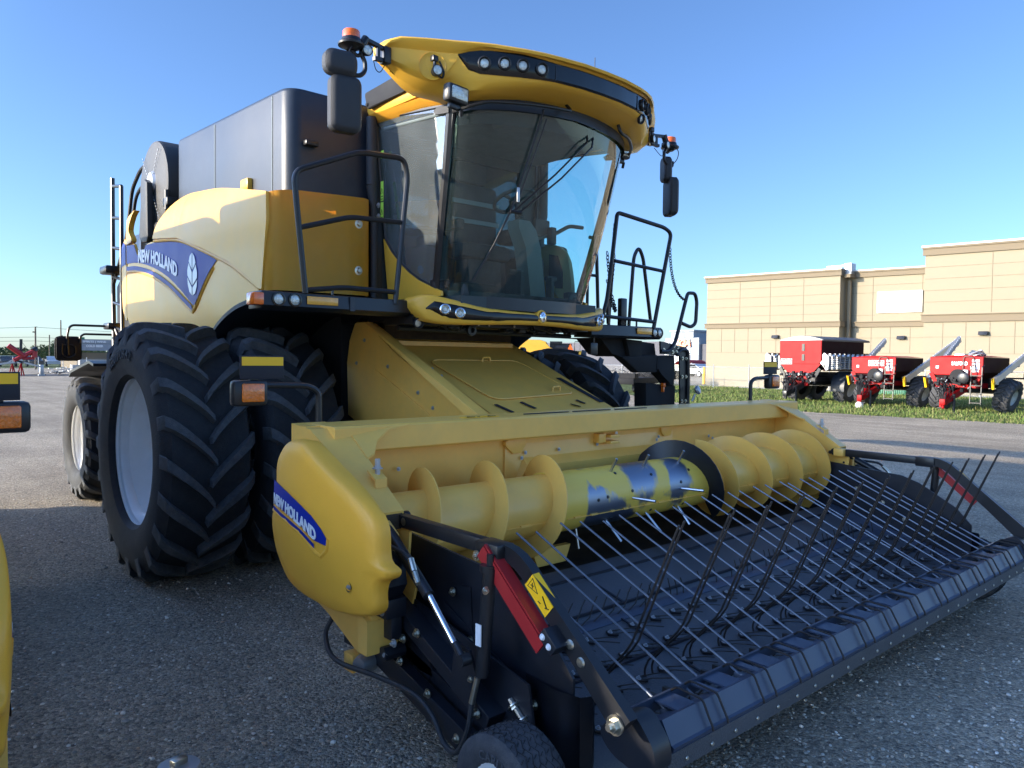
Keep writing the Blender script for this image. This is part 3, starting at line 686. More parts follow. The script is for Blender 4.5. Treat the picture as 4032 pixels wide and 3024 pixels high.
# recessed lamp on each wing
for sg in (-1,1):
    s=MB().lathe([(.085,.004),(.075,-.002),(.05,-.006),(0,-.008)],(sg*1.075,roofy(1.075)-.008,3.49),(sg*.65,-1,0),24,); s.build('lamp_recess',M['yellow'],roof)
    s=MB().tube([(sg*1.075,roofy(1.075)-.03,3.535),(sg*1.075,roofy(1.075)-.03,3.47)],.010,8).box((sg*1.075-.02,roofy(1.075)-.045,3.515),(sg*1.075+.02,roofy(1.075)-.01,3.55),.004)
    s.tube(cr([(sg*1.045,roofy(1.075)-.04,3.52),(sg*1.02,roofy(1.075)-.05,3.46),(sg*1.03,roofy(1.075)-.05,3.42),(sg*1.06,roofy(1.075)-.05,3.425)]),.006,6); s.build('lamp_bracket',M['black'],roof)
    c=Vector((sg*1.072,roofy(1.075)-.055,3.455)); s=MB().lathe([(0,-.05),(.028,-.045),(.034,0),(.033,.008),(.028,.009)],c,(sg*.3,-1,-.05),20); s.build('lamp_housing',M['black'],roof)
    MB().lathe([(.029,.006),(.015,.009),(0,.010)],c,(sg*.3,-1,-.05),20).build('lamp',M['lens'],roof)
# roof body behind the visor
s=MB(); secs=[]
for y,zt,zb,w in ((-2.0,3.66,3.44,.90),(-1.75,3.675,3.45,.90),(-1.45,3.675,3.455,.895),(-1.15,3.665,3.47,.885),(-1.06,3.655,3.475,.88)):
    secs.append([(-w,y,zb),(-w-.012,y,zb+.03),(-w-.012,y,zt-.04),(-w+.03,y,zt),(w-.03,y,zt),(w+.012,y,zt-.04),(w+.012,y,zb+.03),(w,y,zb)])
s.loft(secs); P('cab_roof',s,M['yellow'],ang=40)
for sg in (-1,1):
    q=[(p[0],p[1]) for p in rnd([(-1.08,3.625,0),(-1.565,3.640,0),(-1.665,3.60,0),(-1.685,3.53,0),(-1.62,3.505,0),(-1.12,3.495,0)],.03,True,3)]
    s=MB().prism(q,'x',sg*.905,sg*.935,.01); s.lathe([(0,.008),(.014,.006)],(sg*.938,-1.64,3.565),(sg,0,0),10); s.lathe([(0,.008),(.014,.006)],(sg*.938,-1.13,3.53),(sg,0,0),10)
    P('roof_side_grille',s,M['matte'])
    s=MB().loft([[(sg*w,-1.06,3.475-d),(sg*w,-1.45,3.455-d),(sg*w,-1.75,3.44-d),(sg*w,-2.02,3.40-d)] for w,d in ((.89,0),(.86,.045),(.80,.075))],closed=False,caps=False); bmesh.ops.solidify(s.bm,geom=s.bm.faces[:],thickness=.01)
    P('roof_skirt',s,M['yellow'])
P('antenna',MB().tube([(.60,-1.975,3.62),(.605,-1.975,4.04)],.0035,5),M['black'])
# cab structure
def wst(t): # windscreen top curve  t in -1..1
    return Vector((.83*math.sin(t*PI/2)/1.0,-2.00-.36*math.cos(t*PI/2)**1.0,3.37-.05*abs(t)))
def wsb(t): return Vector((.71*math.sin(t*PI/2),-1.68-.33*math.cos(t*PI/2),2.05+.02*abs(t)))
rows=[]
for i in range(25):
    t=-1+2*i/24; a,b=wst(t),wsb(t); rows.append([tuple(a.lerp(b,k/8)+Vector((0,-.03*math.sin(PI*k/8),0))) for k in range(9)])
P('windscreen',MB().loft(rows,closed=False,caps=False),M['glass'],ang=80)
# dark ceramic edge along the top of the windscreen
P('windscreen_edge',MB().loft([[tuple(wst(-1+2*i/24)+Vector((0,-.012,.03))),tuple(wst(-1+2*i/24)+Vector((0,-.014,-.045)))] for i in range(25)],closed=False,caps=False),M['black'],ang=80)
P('windscreen_sill',MB().loft([[tuple(wsb(-1+2*i/24)+Vector((0,-.016,.075-.03*math.cos(PI*(-1+i/12)/1)*0))),tuple(wsb(-1+2*i/24)+Vector((0,-.018,-.04)))] for i in range(25)],closed=False,caps=False),M['black'],ang=80)
for sg in (-1,1):
    def dg(y,z,sd=sg): return (sd*(.84-.115*max(0,(3.3-z)/1.15)-.02*max(0,(-1.3-y))),y,z)
    og=[(-1.10,3.42),(-1.13,3.445),(-2.03,3.345),(-2.045,3.30),(-1.70,2.16),(-1.637,2.185),(-1.53,2.225),(-1.41,2.29),(-1.30,2.37),(-1.20,2.46),(-1.12,2.56)]
    P('door_glass',sheet(og,dg,.0,.0),M['sideglass'] if sg<0 else M['glass'],ang=0)
    s=MB(); s.tube([dg(y,z) for y,z in rnd([(a,b,0) for a,b in og],.06,True,3) and [(p[0],p[1]) for p in rnd([(a,b,0) for a,b in og],.04,True,3)]],.014,6,closed=True); P('door_frame',s,M['black'])
    # front post
    s=MB(); s.loft([[(sg*(x+.0),y,z),(sg*(x+.012),y-.028,z),(sg*(x+.030),y-.005,z),(sg*(x+.028),y+.03,z),(sg*(x+.0),y+.035,z)] for x,y,z in ((.700,-1.70,2.10),(.745,-1.815,2.5),(.79,-1.94,2.95),(.825,-2.03,3.34))]); P('cab_post',s,M['black'])
    # rear post and lower body below the door curve
    s=MB(); s.prism([(-1.13,2.1),(-1.08,2.1),(-1.03,3.46),(-1.10,3.46)],'x',sg*.80,sg*.86); P('rear_post',s,M['black'])
    lo=[(-1.12,2.10),(-1.12,2.56),(-1.20,2.46),(-1.30,2.37),(-1.41,2.29),(-1.53,2.225),(-1.637,2.185),(-1.80,2.13),(-1.80,2.10)]
    P('door_lower_panel',sheet(lo,lambda y,z,sd=sg:(sd*(.795-.115*max(0,(3.3-z)/1.15)+.065),y,z),.15,.02),M['yellow'])
    s=MB().tube([(sg*.885,-1.11,3.45),(sg*.885,-1.11,2.95)],.042,16); s.tube([(sg*.885,-1.11,2.95),(sg*.865,-1.11,2.80),(sg*.86,-1.11,2.10)],.042,16,rr=[.042,.030,.028]); P('air_pipe',s,M['plast'])
    s=MB().box((sg*.60,-1.73,2.10),(sg*.74,-1.66,2.22),.01).bolt((sg*.66,-1.735,2.17),(0,-1,0),.008,.006).bolt((sg*.70,-1.735,2.17),(0,-1,0),.008,.006); P('door_hinge',s,M['black'])
    s=MB().prism([(-1.88,3.30),(-2.03,3.28),(-2.03,3.34),(-1.90,3.345),(-1.86,3.33)],'x',sg*.845,sg*.86); P('corner_plate',s,M['plast'])
# stickers on the door glass
s=MB()
for z0,z1 in ((2.985,3.13),(2.83,2.977),(3.30,3.355)):
    s.quad([(-.852,-1.185,z0),(-.852,-1.225,z0+.002),(-.852,-1.225,z1),(-.852,-1.185,z1)])
bmesh.ops.translate(s.bm,verts=s.bm.verts[:],vec=(0,0,-.16)); P('lime_sticker',s,M['lime'],ang=0)
s=MB()
for z in (2.93,2.775):
    a,b,c=(-.854,-1.192,z-.05),(-.854,-1.219,z-.05),(-.854,-1.205,z-.012); s.tube([a,b,c],.002,4,closed=True)
    for k in range(3): s.box((-.855,-1.217,z-.075-k*.02),(-.853,-1.195,z-.068-k*.02))
P('sticker_print',s,M['ink'],ang=0)
P('sun_blind_rail',MB().tube([(-.83,-1.2,3.36),(-.83,-1.95,3.30)],.010,6),M['cabgrey'])
s=MB(); s.bolt((-.85,-1.155,2.80),(-1,0,0),.014,.01); s.bolt((-.85,-1.155,2.72),(-1,0,0),.014,.01); P('door_lock',s,M['galv'])
# ---- cab interior
P('cab_floor',MB().box((-.68,-1.95,2.02),(.68,-1.06,2.10)),M['cabdark'])
P('cab_back_wall',MB().box((-.80,-1.09,2.1),(.80,-1.05,2.62)).box((-.80,-1.09,2.62),(-.62,-1.05,3.45)).box((.62,-1.09,2.62),(.80,-1.05,3.45)).box((-.62,-1.09,3.3),(.62,-1.05,3.45)),M['cabdark'])
s=MB().quad([(-.62,-1.07,2.62),(.62,-1.07,2.62),(.62,-1.07,3.3),(-.62,-1.07,3.3)]); sc_=MB(); sc_.quad([(-.62,-1.07,2.62),(.62,-1.07,2.62),(.62,-1.07,3.3),(-.62,-1.07,3.3)]); P('rear_window',sc_,M['glass'],ang=0)
P('headliner',MB().box((-.80,-2.0,3.385),(.80,-1.06,3.44)).box((-.35,-2.18,3.30),(.35,-1.85,3.40),.03),M['headliner'])
s=MB().box((-.26,-1.42,2.45),(.26,-1.18,2.58),.05).box((-.25,-1.24,2.55),(.25,-1.13,3.08),.05).box((-.15,-1.22,3.08),(.15,-1.14,3.26),.04).box((-.18,-1.38,2.1),(.18,-1.2,2.46),.03)
s.box((-.33,-1.45,2.66),(-.26,-1.18,2.74),.02).box((.27,-1.50,2.62),(.42,-1.18,2.74),.03)
P('driver_seat',s,M['seat'])
s=MB().box((-.24,-1.262,2.90),(.24,-1.245,2.935)).box((-.24,-1.262,2.75),(.24,-1.245,2.785)); P('seat_stripe',s,M['cabgrey'])
s=MB(); s.loft([[(x0,-1.80+dy,z),(x1,-1.80+dy,z),(x1-.01,-1.66+dy,z),(x0+.01,-1.66+dy,z)] for x0,x1,dy,z in ((.09,.25,-.03,2.08),(.08,.24,-.02,2.20),(.05,.21,0,2.52),(.0,.18,.02,2.66),(.01,.13,.04,2.73))]); P('steering_column',s,M['cabgrey'],ang=30)
s=MB(); s.tube([(.06,-1.72,2.72),(.07,-1.68,2.86)],.028,10)
for k in range(5): s.lathe([(.028,0),(.036,.006),(.028,.012)],(.062+.002*k,-1.715+.006*k,2.74+.018*k),(.05,.3,1),14)
ct=Vector((.06,-1.66,2.89)); ax=Vector((0,.42,1)).normalized(); a_,u_,v_=frame(ax)
s.tube([ct+(u_*math.cos(2*PI*k/28)+v_*math.sin(2*PI*k/28))*.165 for k in range(28)],.015,8,closed=True)
for k in (0,1,2): s.tube([ct,ct+(u_*math.cos(2*PI*k/3+.3)+v_*math.sin(2*PI*k/3+.3))*.16],.014,6)
s.lathe([(.05,-.01),(.05,.012),(0,.02)],ct,ax,16); P('steering_wheel',s,M['cabdark'])
s=MB().box((.34,-1.50,2.12),(.56,-1.2,2.52),.05).box((.46,-1.66,2.60),(.52,-1.60,2.74),.01); P('console',s,M['cabdark'])
s=MB().box((.34,-1.60,2.66),(.50,-1.56,2.80),.01); P('monitor',s,M['cabdark'])
s=MB().tube(rnd([(.30,-1.55,2.62),(.55,-1.62,2.70),(.62,-1.70,2.76),(.76,-1.72,2.76)],.04),.016,8); P('monitor_arm',s,M['cabgrey'])
# inner door trim on the far side
q=[(p[0],p[1]) for p in cr([(-1.30,2.62,0),(-1.45,2.64,0),(-1.60,2.56,0),(-1.66,2.38,0),(-1.68,2.16,0),(-1.60,2.14,0),(-1.45,2.26,0),(-1.30,2.42,0)],True,4)]
s=MB().prism(q,'x',.68,.72,.012); P('door_trim',s,M['paleyel'])
s=MB().prism([(-1.42,2.56),(-1.52,2.54),(-1.58,2.40),(-1.58,2.26),(-1.50,2.27),(-1.42,2.38)],'x',.665,.679,.004); P('trim_recess',s,M['cabdark'])
s=MB().box((-.62,-1.9,2.10),(-.30,-1.5,2.20),.02).box((-.05,-1.86,2.12),(-.02,-1.80,2.32)).box((.27,-1.86,2.12),(.30,-1.80,2.3)).cyl((-.12,-1.80,2.32),(.0,-1.80,2.32),.02).cyl((.27,-1.8,2.30),(.37,-1.8,2.30),.02); P('pedals',s,M['cabdark'])
s=MB().box((-.50,-1.30,2.12),(-.30,-1.12,2.62),.03).box((-.66,-1.5,2.1),(-.52,-1.2,2.5),.04); P('passenger_seat',s,M['seat'])
s=MB().box((.02,-1.0,2.3),(.3,-.98,2.5)); s.bm.free()
# cab-front mirror blind / dark sun shade strip inside
P('front_blind',MB().loft([[tuple(wst(t/10)+Vector((0,.05,-.02))),tuple(wst(t/10)+Vector((0,.07,-.12)))] for t in range(-9,10)],closed=False,caps=False),M['cabdark'])
# ---- windscreen handrail bars and wipers
def railx(x): return -2.42-.045*math.cos(x*1.6)+ (.13*(abs(x)-.2)**2 if abs(x)>.2 else 0)
s=MB(); pts=[(-.86,-2.08,3.27),(-.84,-2.22,3.28)]+[(x,-2.47+.30*x*x,3.345-.06*x*x) for x in (-.75,-.6,-.45,-.3,-.2,-.15)]+[(-.13,-2.38,3.42)]
s.tube(rnd(pts,.03),.011,8)
s.tube(rnd([(.44,-2.36,3.42),(.45,-2.38,3.34),(.60,-2.34,3.335),(.80,-2.20,3.32),(.93,-2.05,3.31),(.92,-1.93,3.31),(.84,-1.90,3.33)],.08),.012,8)
P('grab_rail',s,M['black'])
def onws(x,z,off=.02):
    t=max(0,min(1,(3.37-z)/1.31)); # find t param
    lo,hi=-1.,1.
    for _ in range(30):
        m=(lo+hi)/2; p=wst(m).lerp(wsb(m),t)
        if p.x<x: lo=m
        else: hi=m
    p=wst(lo).lerp(wsb(lo),t)+Vector((0,-.03*math.sin(PI*t)-off,0)); return p
s=MB()
s.tube([onws(-.30,3.36,.02),onws(-.385,2.95,.03),onws(-.43,2.70,.03),onws(-.50,2.46,.03),onws(-.575,2.21,.02)],.007,6)
s.tube([onws(-.275,3.30,.03),onws(-.36,2.95,.035),onws(-.415,2.68,.04)],.005,5)
P('wiper_blade',s,M['plast'])
s=MB()
s.tube([(.235,-2.26,3.38),onws(.10,3.20,.05),onws(-.15,2.95,.05),onws(-.42,2.68,.04)],.007,6)
s.tube([(.30,-2.26,3.38),onws(.15,3.18,.06),onws(-.10,2.93,.06),onws(-.385,2.67,.045)],.007,6)
s.box((.19,-2.32,3.36),(.34,-2.20,3.41),.01); s.tube([onws(-.45,2.68,.05),onws(-.37,2.675,.05)],.012,8)
P('wiper_arm',s,M['black'])
s=MB().box(onws(-.415,2.79,.05)-Vector((.012,.004,.05)),onws(-.415,2.79,.05)+Vector((.012,.004,.05)),.003); P('wiper_link',s,M['galv'])
# ---- rectangular work lamps under the roof
for sg in (-1,1):
    c=Vector((-.975,-2.27,3.31)) if sg<0 else Vector((.83,-2.06,3.335)); rot=Matrix.Rotation(-sg*R(8),3,'Z')@Matrix.Rotation(R(4),3,'X')
    s=MB().box(c-Vector((.088,.03,.056)),c+Vector((.088,.04,.056)),.02,rot,c).box(c+Vector((-.05,-.0,-.09)),c+Vector((.05,.03,-.055)),.008,rot,c).tube([c+Vector((.04,0,-.08)),c+Vector((.05,.02,-.12))],.012,8)
    wl=P('work_lamp',s,M['black'])
    MB().box(c-Vector((.068,.036,.036)),c+Vector((.068,-.028,.038)),.006,rot,c).build('lamp_lens',M['lens'],wl)
# ---- mirrors and beacons on their arms
for sg in (-1,1):
    Y=-2.05 if sg<0 else -1.98
    dz=0 if sg<0 else .0
    s=MB(); 
    s.bar((sg*1.30,-1.98,3.575),(sg*1.47,-2.0,3.592),.03,.022).bar((sg*1.30,-1.98,3.510),(sg*1.40,-1.99,3.50),.03,.022).box((sg*1.285,-2.01,3.49),(sg*1.335,-1.95,3.59),.006)
    s.bar((sg*1.37,-1.99,3.59),(sg*1.37,-1.99,3.50),.02,.02).tube([(sg*1.46,-2.0,3.60),(sg*1.49,-2.0,3.55)],.026,10)
    s.tube(rnd([(sg*1.47,-2.0,3.575),(sg*1.50,-2.0,3.50),(sg*1.468,-2.0,3.46),(sg*1.466,-2.0,3.40),(sg*1.50,-2.0,3.365),(sg*1.585,-2.0,3.355),(sg*1.585,-2.0,3.40)],.025),.014,8)
    arm=P('mirror_arm',s,M['black'])
    MB().tube(cr([(sg*1.56,-2.03,3.53),(sg*1.60,-2.05,3.48),(sg*1.60,-2.04,3.42),(sg*1.56,-2.03,3.37)]),.004,5).tube(cr([(sg*1.42,-2.02,3.47),(sg*1.41,-2.03,3.42),(sg*1.38,-2.03,3.41),(sg*1.33,-2.0,3.47)]),.003,5).build('cable',M['black'],arm)
    c=Vector((sg*1.47,-2.03,3.517)); MB().lathe([(0,-.05),(.022,-.045),(.034,0),(.033,.012),(.028,.013)],c,(sg*.15,-1,-.03),20).build('spot_lamp',M['black'],arm)
    MB().lathe([(.029,.009),(.015,.013),(0,.014)],c,(sg*.15,-1,-.03),20).build('spot_lens',M['lens'],arm)
    # mirrors
    def rbox(x0,x1,z0,z1,y0,y1,r,bev,MX):
        secs=[]
        for yy,i in ((y0,bev),(y0+bev*.25,bev*.45),(y0+bev*.8,0),(y1-bev*.5,0),(y1-bev*.12,bev*.3),(y1,bev*.6)):
            secs.append([(q_[0],yy,q_[1]) for q_ in rnd([(x0+i,z0+i,0),(x1-i,z0+i,0),(x1-i,z1-i,0),(x0+i,z1-i,0)],max(.01,r-i*.6),True,6)])
        t=MB().loft(secs); c=Vector(((x0+x1)/2,(y0+y1)/2,(z0+z1)/2)); t.xf(Matrix.Translation(c)@MX.to_4x4()@Matrix.Translation(-c)); return t
    if sg<0:
        MX=Matrix.Rotation(R(-8),3,'Z')
        m1=P('mirror',rbox(-1.735,-1.545,2.982,3.31,-2.115,-2.02,.055,.032,MX),M['plast']); m2=P('wide_angle_mirror',rbox(-1.772,-1.575,3.303,3.447,-2.12,-2.02,.06,.036,MX),M['plast'])
        MB().box((-1.72,-2.021,3.01),(-1.56,-2.014,3.28),.003,MX).build('mirror_glass',M['mirrorglass'],m1)
    else:
        MX=Matrix.Rotation(R(60),3,'Z')
        m1=P('mirror',rbox(1.50,1.69,2.93,3.26,-2.03,-1.94,.055,.032,MX),M['plast']); m2=P('wide_angle_mirror',rbox(1.49,1.62,3.22,3.44,-2.0,-1.92,.05,.03,MX),M['plast'])
        MB().box((1.52,-1.941,2.96),(1.67,-1.934,3.23),.003,MX).build('mirror_glass',M['mirrorglass'],m1)
    b=Vector((sg*1.562,-2.0,3.535)) if sg<0 else Vector((1.600,-1.96,3.535))
    s=MB().lathe([(0,-.035),(.03,-.035),(.05,-.02),(.078,-.010),(.080,.0),(.062,.014),(.056,.034),(.05,.036)],b,(0,0,1),28); bc=P('beacon_base',s,M['black'])
    MB().lathe([(.053,.034),(.053,.070),(.048,.080),(.030,.084),(0,.084)],b,(0,0,1),28).build('beacon_lens',M['redlens'],bc)
    MB().tube(rnd([b+Vector((0,.0,-.03)),b+Vector((-sg*.04,0,-.06)),b+Vector((-sg*.08,0,-.03))],.02),.012,8).build('beacon_mount',M['black'],bc)
# ---- front bumper/fascia
bx=[0,.2,.4,.55,.7,.79,.86,.90,.93,.955]; by=[-2.03,-2.025,-2.01,-1.98,-1.942,-1.905,-1.86,-1.825,-1.79,-1.73]
def bz(x,a): return interp(abs(x),a[0],a[1])
YT=([0,.25,.5,.71,.855,.90,.935,.955],[2.006,2.010,2.022,2.068,2.098,2.098,2.086,2.06])
KT=([0,.25,.5,.71,.855,.90],[1.989,1.992,1.998,2.036,2.058,2.0])
KB=([0,.25,.5,.66,.79,.855,.90],[1.941,1.937,1.924,1.922,1.932,1.975,2.0])
YB=([0,.25,.5,.66,.79,.876,.93,.955],[1.916,1.912,1.902,1.896,1.898,1.915,1.975,2.01])
Xb=[-.955,-.94,-.92,-.90,-.88,-.855,-.82,-.79,-.75,-.7,-.63,-.55,-.45,-.33,-.2,-.07,0]; Xb=Xb+[-x for x in Xb[-2::-1]]
secs=[]
for x in Xb:
    y=interp(abs(x),bx,by); a,b=bz(x,YT),bz(x,YB); mm=(a+b)/2
    secs.append([(x,y+.10,a-.004),(x,y+.03,a),(x,y+.004,a-.008),(x,y-.008,a-.022 if a-b>.06 else mm+.012),(x,y-.010,mm),(x,y-.008,b+.02 if a-b>.06 else mm-.012),(x,y+.004,b+.007),(x,y+.03,b),(x,y+.10,b+.004)])
bump_=P('front_fascia',MB().loft(secs),M['paleyel'] if False else M['yellow'],ang=40)
s=MB(); rows=[]
for i in range(41):
    x=-.895+1.79*i/40; y=interp(abs(x),bx,by); a,b=bz(x,KT),bz(x,KB)
    if a-b<.004: a+=.002;b-=.002
    rows.append([(x,y-.004,b),(x,y-.018,b+(a-b)*.25),(x,y-.020,(a+b)/2),(x,y-.016,a-(a-b)*.15),(x,y-.004,a),(x,y+.03,a),(x,y+.03,b)])
s.loft(rows); s.build('black_inlay',M['gloss'],bump_,ang=30)
def fn_(x):
    d=(interp(abs(x)+.02,bx,by)-interp(abs(x)-.02,bx,by))/.04; return Vector(((1 if x>0 else -1)*d,-1,0)).normalized()
for sg in (-1,1):
    for x,z,dy in ((.795,1.998,0),(.700,1.975,0)):
        y=interp(x,bx,by); n=fn_(sg*x); c=Vector((sg*x,y-.022,z)); 
        MB().lathe([(.036,-.01),(.037,.008),(.030,.012),(.028,.004)],c,n,28).build('lamp_ring',M['chrome'],bump_)
        MB().lathe([(.028,.002),(.02,-.004),(.012,.004),(0,.006)],c,n,20).build('headlamp',M['lens'],bump_)
s=MB().lathe([(.036,-.02),(.036,.0),(.030,.012),(.015,.018),(0,.019)],(0,-2.045,1.975),(0,-1,.1),32); s.xf(Matrix.Translation((0,0,1.975))@Matrix.Diagonal((.88,1,1.2,1))@Matrix.Translation((0,0,-1.975)))
bg=s.build('badge',M['chrome'],bump_)
s=MB()
for a in (-35,0,35): s.bar((0,-2.066,1.950),(math.sin(R(a))*.028,-2.062,1.950+math.cos(R(a))*.05),.003,.002)
s.build('badge_mark',M['ink'],bg)
P('badge_surround',MB().lathe([(.052,-.03),(.050,.0),(.040,.006),(.036,0)],(0,-2.042,1.978),(0,-1,.1),32),M['yellow'])
# ---- platform beams
def beam(x0,x1,zb,zt,label):
    return MB().prism([(-1.71,zb+.02),(-1.70,zt-.006),(-1.69,zt),(-1.50,zt),(-1.50,zb),(-1.68,zb)],'x',x0,x1,.004)
pb=P('platform_beam',beam(-1.985,-.93,1.955,2.062,'L'),M['black'])
pb2=P('platform_beam',beam(.90,1.865,1.862,1.972,'R'),M['black'])
MB().box((-1.70,-1.716,1.992),(-1.487,-1.708,2.042),.002).build('reflector',M['amber'],pb); MB().box((1.497,-1.716,1.903),(1.705,-1.708,1.958),.002).build('reflector',M['amber'],pb2)
for pbx,xs_,zz in ((pb,(-1.885,-1.779),2.014),(pb2,(1.755,1.825),1.922)):
    for x in xs_:
        MB().lathe([(.043,-.004),(.043,.005),(.034,.006),(.032,-.004)],(x,-1.714,zz),(0,-1,0),24).build('lamp_bezel',M['gloss'],pbx); MB().lathe([(.033,-.003),(.02,.004),(0,.007)],(x,-1.714,zz),(0,-1,0),20).build('headlamp',M['lens'],pbx)
MB().box((-2.050,-1.735,1.972),(-1.985,-1.62,2.046),.008).build('side_marker',M['redlens'],pb)
s=MB().prism([(-1.717,1.965),(-1.717,2.055),(-1.40,2.055),(-1.36,1.975)],'y',-1.714,-1.709) if False else MB().box((-1.40,-1.715,1.965),(-1.365,-1.706,2.055)); s.build('beam_joint',M['tank'],pb)
P('platform_deck',MB().box((-1.66,-1.52,2.035),(-.86,-1.10,2.055)).box((.72,-1.6,1.93),(1.86,-.75,1.955)),M['black'])
# dark clutter under the cab: cross pipes, brackets, hoses
s=MB().box((-.92,-1.72,1.90),(.84,-1.35,1.985)).box((-.8,-1.35,1.94),(.85,-.5,2.05)).cyl((-.9,-1.5,1.88),(.85,-1.5,1.865),.02,n=8)
rs=random.Random(3)
for i in range(26):
    x=-.85+1.65*rs.random(); y=-1.75+.3*rs.random(); z=1.875+.03*rs.random()
    if x>.15: z=max(z,1.89)
    s.tube(cr([(x,y,z+.03),(x+.06*rs.uniform(-1,1),y-.02,z-.02*rs.random()),(x+.14*rs.uniform(-1,1),y+.03,z+.02)]),.006+.006*rs.random(),6)
    if i%3==0: s.box((x,y,z-.015),(x+.05+.05*rs.random(),y+.05,z+.03),.004)
P('underfloor_pipes',s,M['black'])
s=MB()
for x in (-.72,-.62,-.52,-.35,-.25,.0,.2,.45): s.bolt((x,-1.735,1.915),(0,-1,0),.006,.006)
P('underfloor_bolt',s,M['zinc'])
round_lamp(CB,(-.885,-1.74,1.905),(0,-1,-.15),.028,'underfloor_lamp',M['black'])
s=MB().lathe([(.045,0),(.04,.02),(.02,.022),(.018,.0),(0,.002)],(-.42,-1.73,1.872),(0,-1,0),20); P('horn',s,M['black'])
s=MB().box((.99,-1.62,1.71),(1.08,-1.60,1.815),.006).tube([(1.035,-1.61,1.81),(1.035,-1.61,1.90)],.012,6); P('hanging_plate',s,M['black'])
# ---- left (image left) handrail
s=MB(); 
s.tube(rnd([(-1.705,-1.70,2.06),(-1.75,-1.70,2.46),(-1.785,-1.70,2.80),(-1.332,-1.70,3.00),(-.985,-1.70,3.02),(-.955,-1.70,2.90),(-1.05,-1.70,2.03)],.07,n=5),.0185,10)
s.tube(rnd([(-1.75,-1.70,2.46),(-1.393,-1.70,2.572),(-1.01,-1.70,2.585)],.06),.0165,8)
s.tube(rnd([(-1.705,-1.70,2.08),(-1.441,-1.70,2.115),(-1.06,-1.70,2.11)],.06),.0165,8)
s.bar((-1.52,-1.70,2.10),(-1.52,-1.70,2.06),.012,.012)
P('handrail',s,M['black'])
# right rail frame
s=MB()
s.tube(rnd([(1.03,-1.70,2.0),(1.10,-1.70,2.19),(1.15,-1.70,2.5),(1.215,-1.70,2.95),(1.30,-1.70,2.945),(1.88,-1.70,2.90),(1.985,-1.70,2.86),(1.885,-1.70,2.49),(1.745,-1.70,1.96)],.06,n=5),.0185,10)
s.tube([(1.185,-1.70,2.53),(1.80,-1.70,2.50),(1.885,-1.70,2.495)],.0165,8); s.tube([(1.035,-1.70,2.045),(1.765,-1.70,2.02)],.0165,8)
s.bar((1.50,-1.70,2.03),(1.50,-1.70,1.97),.012,.012); s.tube([(1.10,-1.70,2.19),(1.12,-1.70,1.98)],.016,8)
s.box((1.35,-1.65,1.96),(1.43,-1.60,2.22),.01)
P('handrail',s,M['black'])
s=MB(); s.tube(rnd([(1.72,-1.2,1.97),(2.02,-1.2,1.96),(1.99,-1.2,2.0),(2.052,-1.2,2.70),(2.125,-1.2,2.80),(2.195,-1.2,2.70),(2.335,-1.2,2.05)],.06)[6:] ,.018,8)
s.tube(rnd([(1.69,-1.2,1.95),(1.70,-1.2,2.35)],.05),.016,8); s.tube(rnd([(1.62,-1.0,2.86),(1.715,-1.0,2.86),(1.737,-1.0,2.5),(1.768,-1.0,1.95)],.06),.018,8); s.tube([(1.60,-1.0,2.494),(1.737,-1.0,2.495)],.015,8); s.tube([(1.60,-1.0,2.5),(1.60,-1.0,1.95)],.015,8)
s.tube(rnd([(1.69,-1.2,2.0),(1.74,-1.2,2.6)],.05),.016,8)
P('inner_rail',s,M['black'])
# chains
def chain(a,c,b,n,r=.014):
    a,c,b=Vector(a),Vector(c),Vector(b); s=MB()
    pts=[(1-t)**2*a+2*t*(1-t)*c+t*t*b for t in [i/n for i in range(n+1)]]
    for i in range(n):
        p,q=pts[i],pts[i+1]; d=(q-p).normalized(); m=(p+q)/2; l=(q-p).length*.68
        sd=d.cross(Vector((0,1,0))).normalized() if i%2 else d.cross(d.cross(Vector((0,1,0)))).normalized()
        ring=[m+d*(l*math.cos(2*PI*k/8))+sd*(r*math.sin(2*PI*k/8)) for k in range(8)]
        s.tube(ring,.0045,4,closed=True)
    return s
s=chain((1.97,-1.70,2.72),(2.02,-1.68,2.30),(2.33,-1.62,2.26),30)
for a,c,b,n in (((1.20,-1.69,2.86),(1.17,-1.69,2.7),(1.20,-1.69,2.52),17),((1.19,-1.69,2.52),(1.26,-1.60,2.15),(1.43,-1.4,2.66),26),((1.175,-1.69,2.48),(1.10,-1.69,2.2),(1.30,-1.62,2.10),22),((1.30,-1.62,2.10),(1.40,-1.55,2.12),(1.43,-1.4,2.40),16)): 
    q=chain(a,c,b,n); s.add(q); q.bm.free()
P('safety_chain',s,M['black'])
# ---- folded access ladder and side box
s=MB()
s.tube(rnd([(1.99,-1.60,1.755),(2.12,-1.60,1.755),(2.215,-1.60,1.85),(2.372,-1.60,2.268),(2.40,-1.60,2.335),(2.52,-1.60,2.34),(2.555,-1.60,2.26),(2.54,-1.60,2.04),(2.46,-1.60,2.0),(2.307,-1.60,2.035)],.05),.018,10)
s.tube(rnd([(2.24,-1.60,1.72),(2.30,-1.60,1.775),(2.42,-1.60,1.775),(2.435,-1.60,1.5),(2.43,-1.60,.95)],.06),.018,10)
P('access_handrail',s,M['black'])
s=MB(); s.prism([(1.02,1.86),(1.50,1.87),(2.02,1.83),(2.05,1.70),(1.52,1.70),(1.40,1.72),(1.25,1.86)],'y',-1.5,-1.2,.006)
s.prism([(1.54,1.86),(1.77,1.85),(1.77,1.68),(1.60,1.70)],'y',-1.55,-1.5,.004)
s.prism([(1.90,1.45),(2.36,1.42),(2.36,.85),(1.92,.85)],'y',-1.5,-1.35,.008)
P('ladder_box',s,M['matte'])
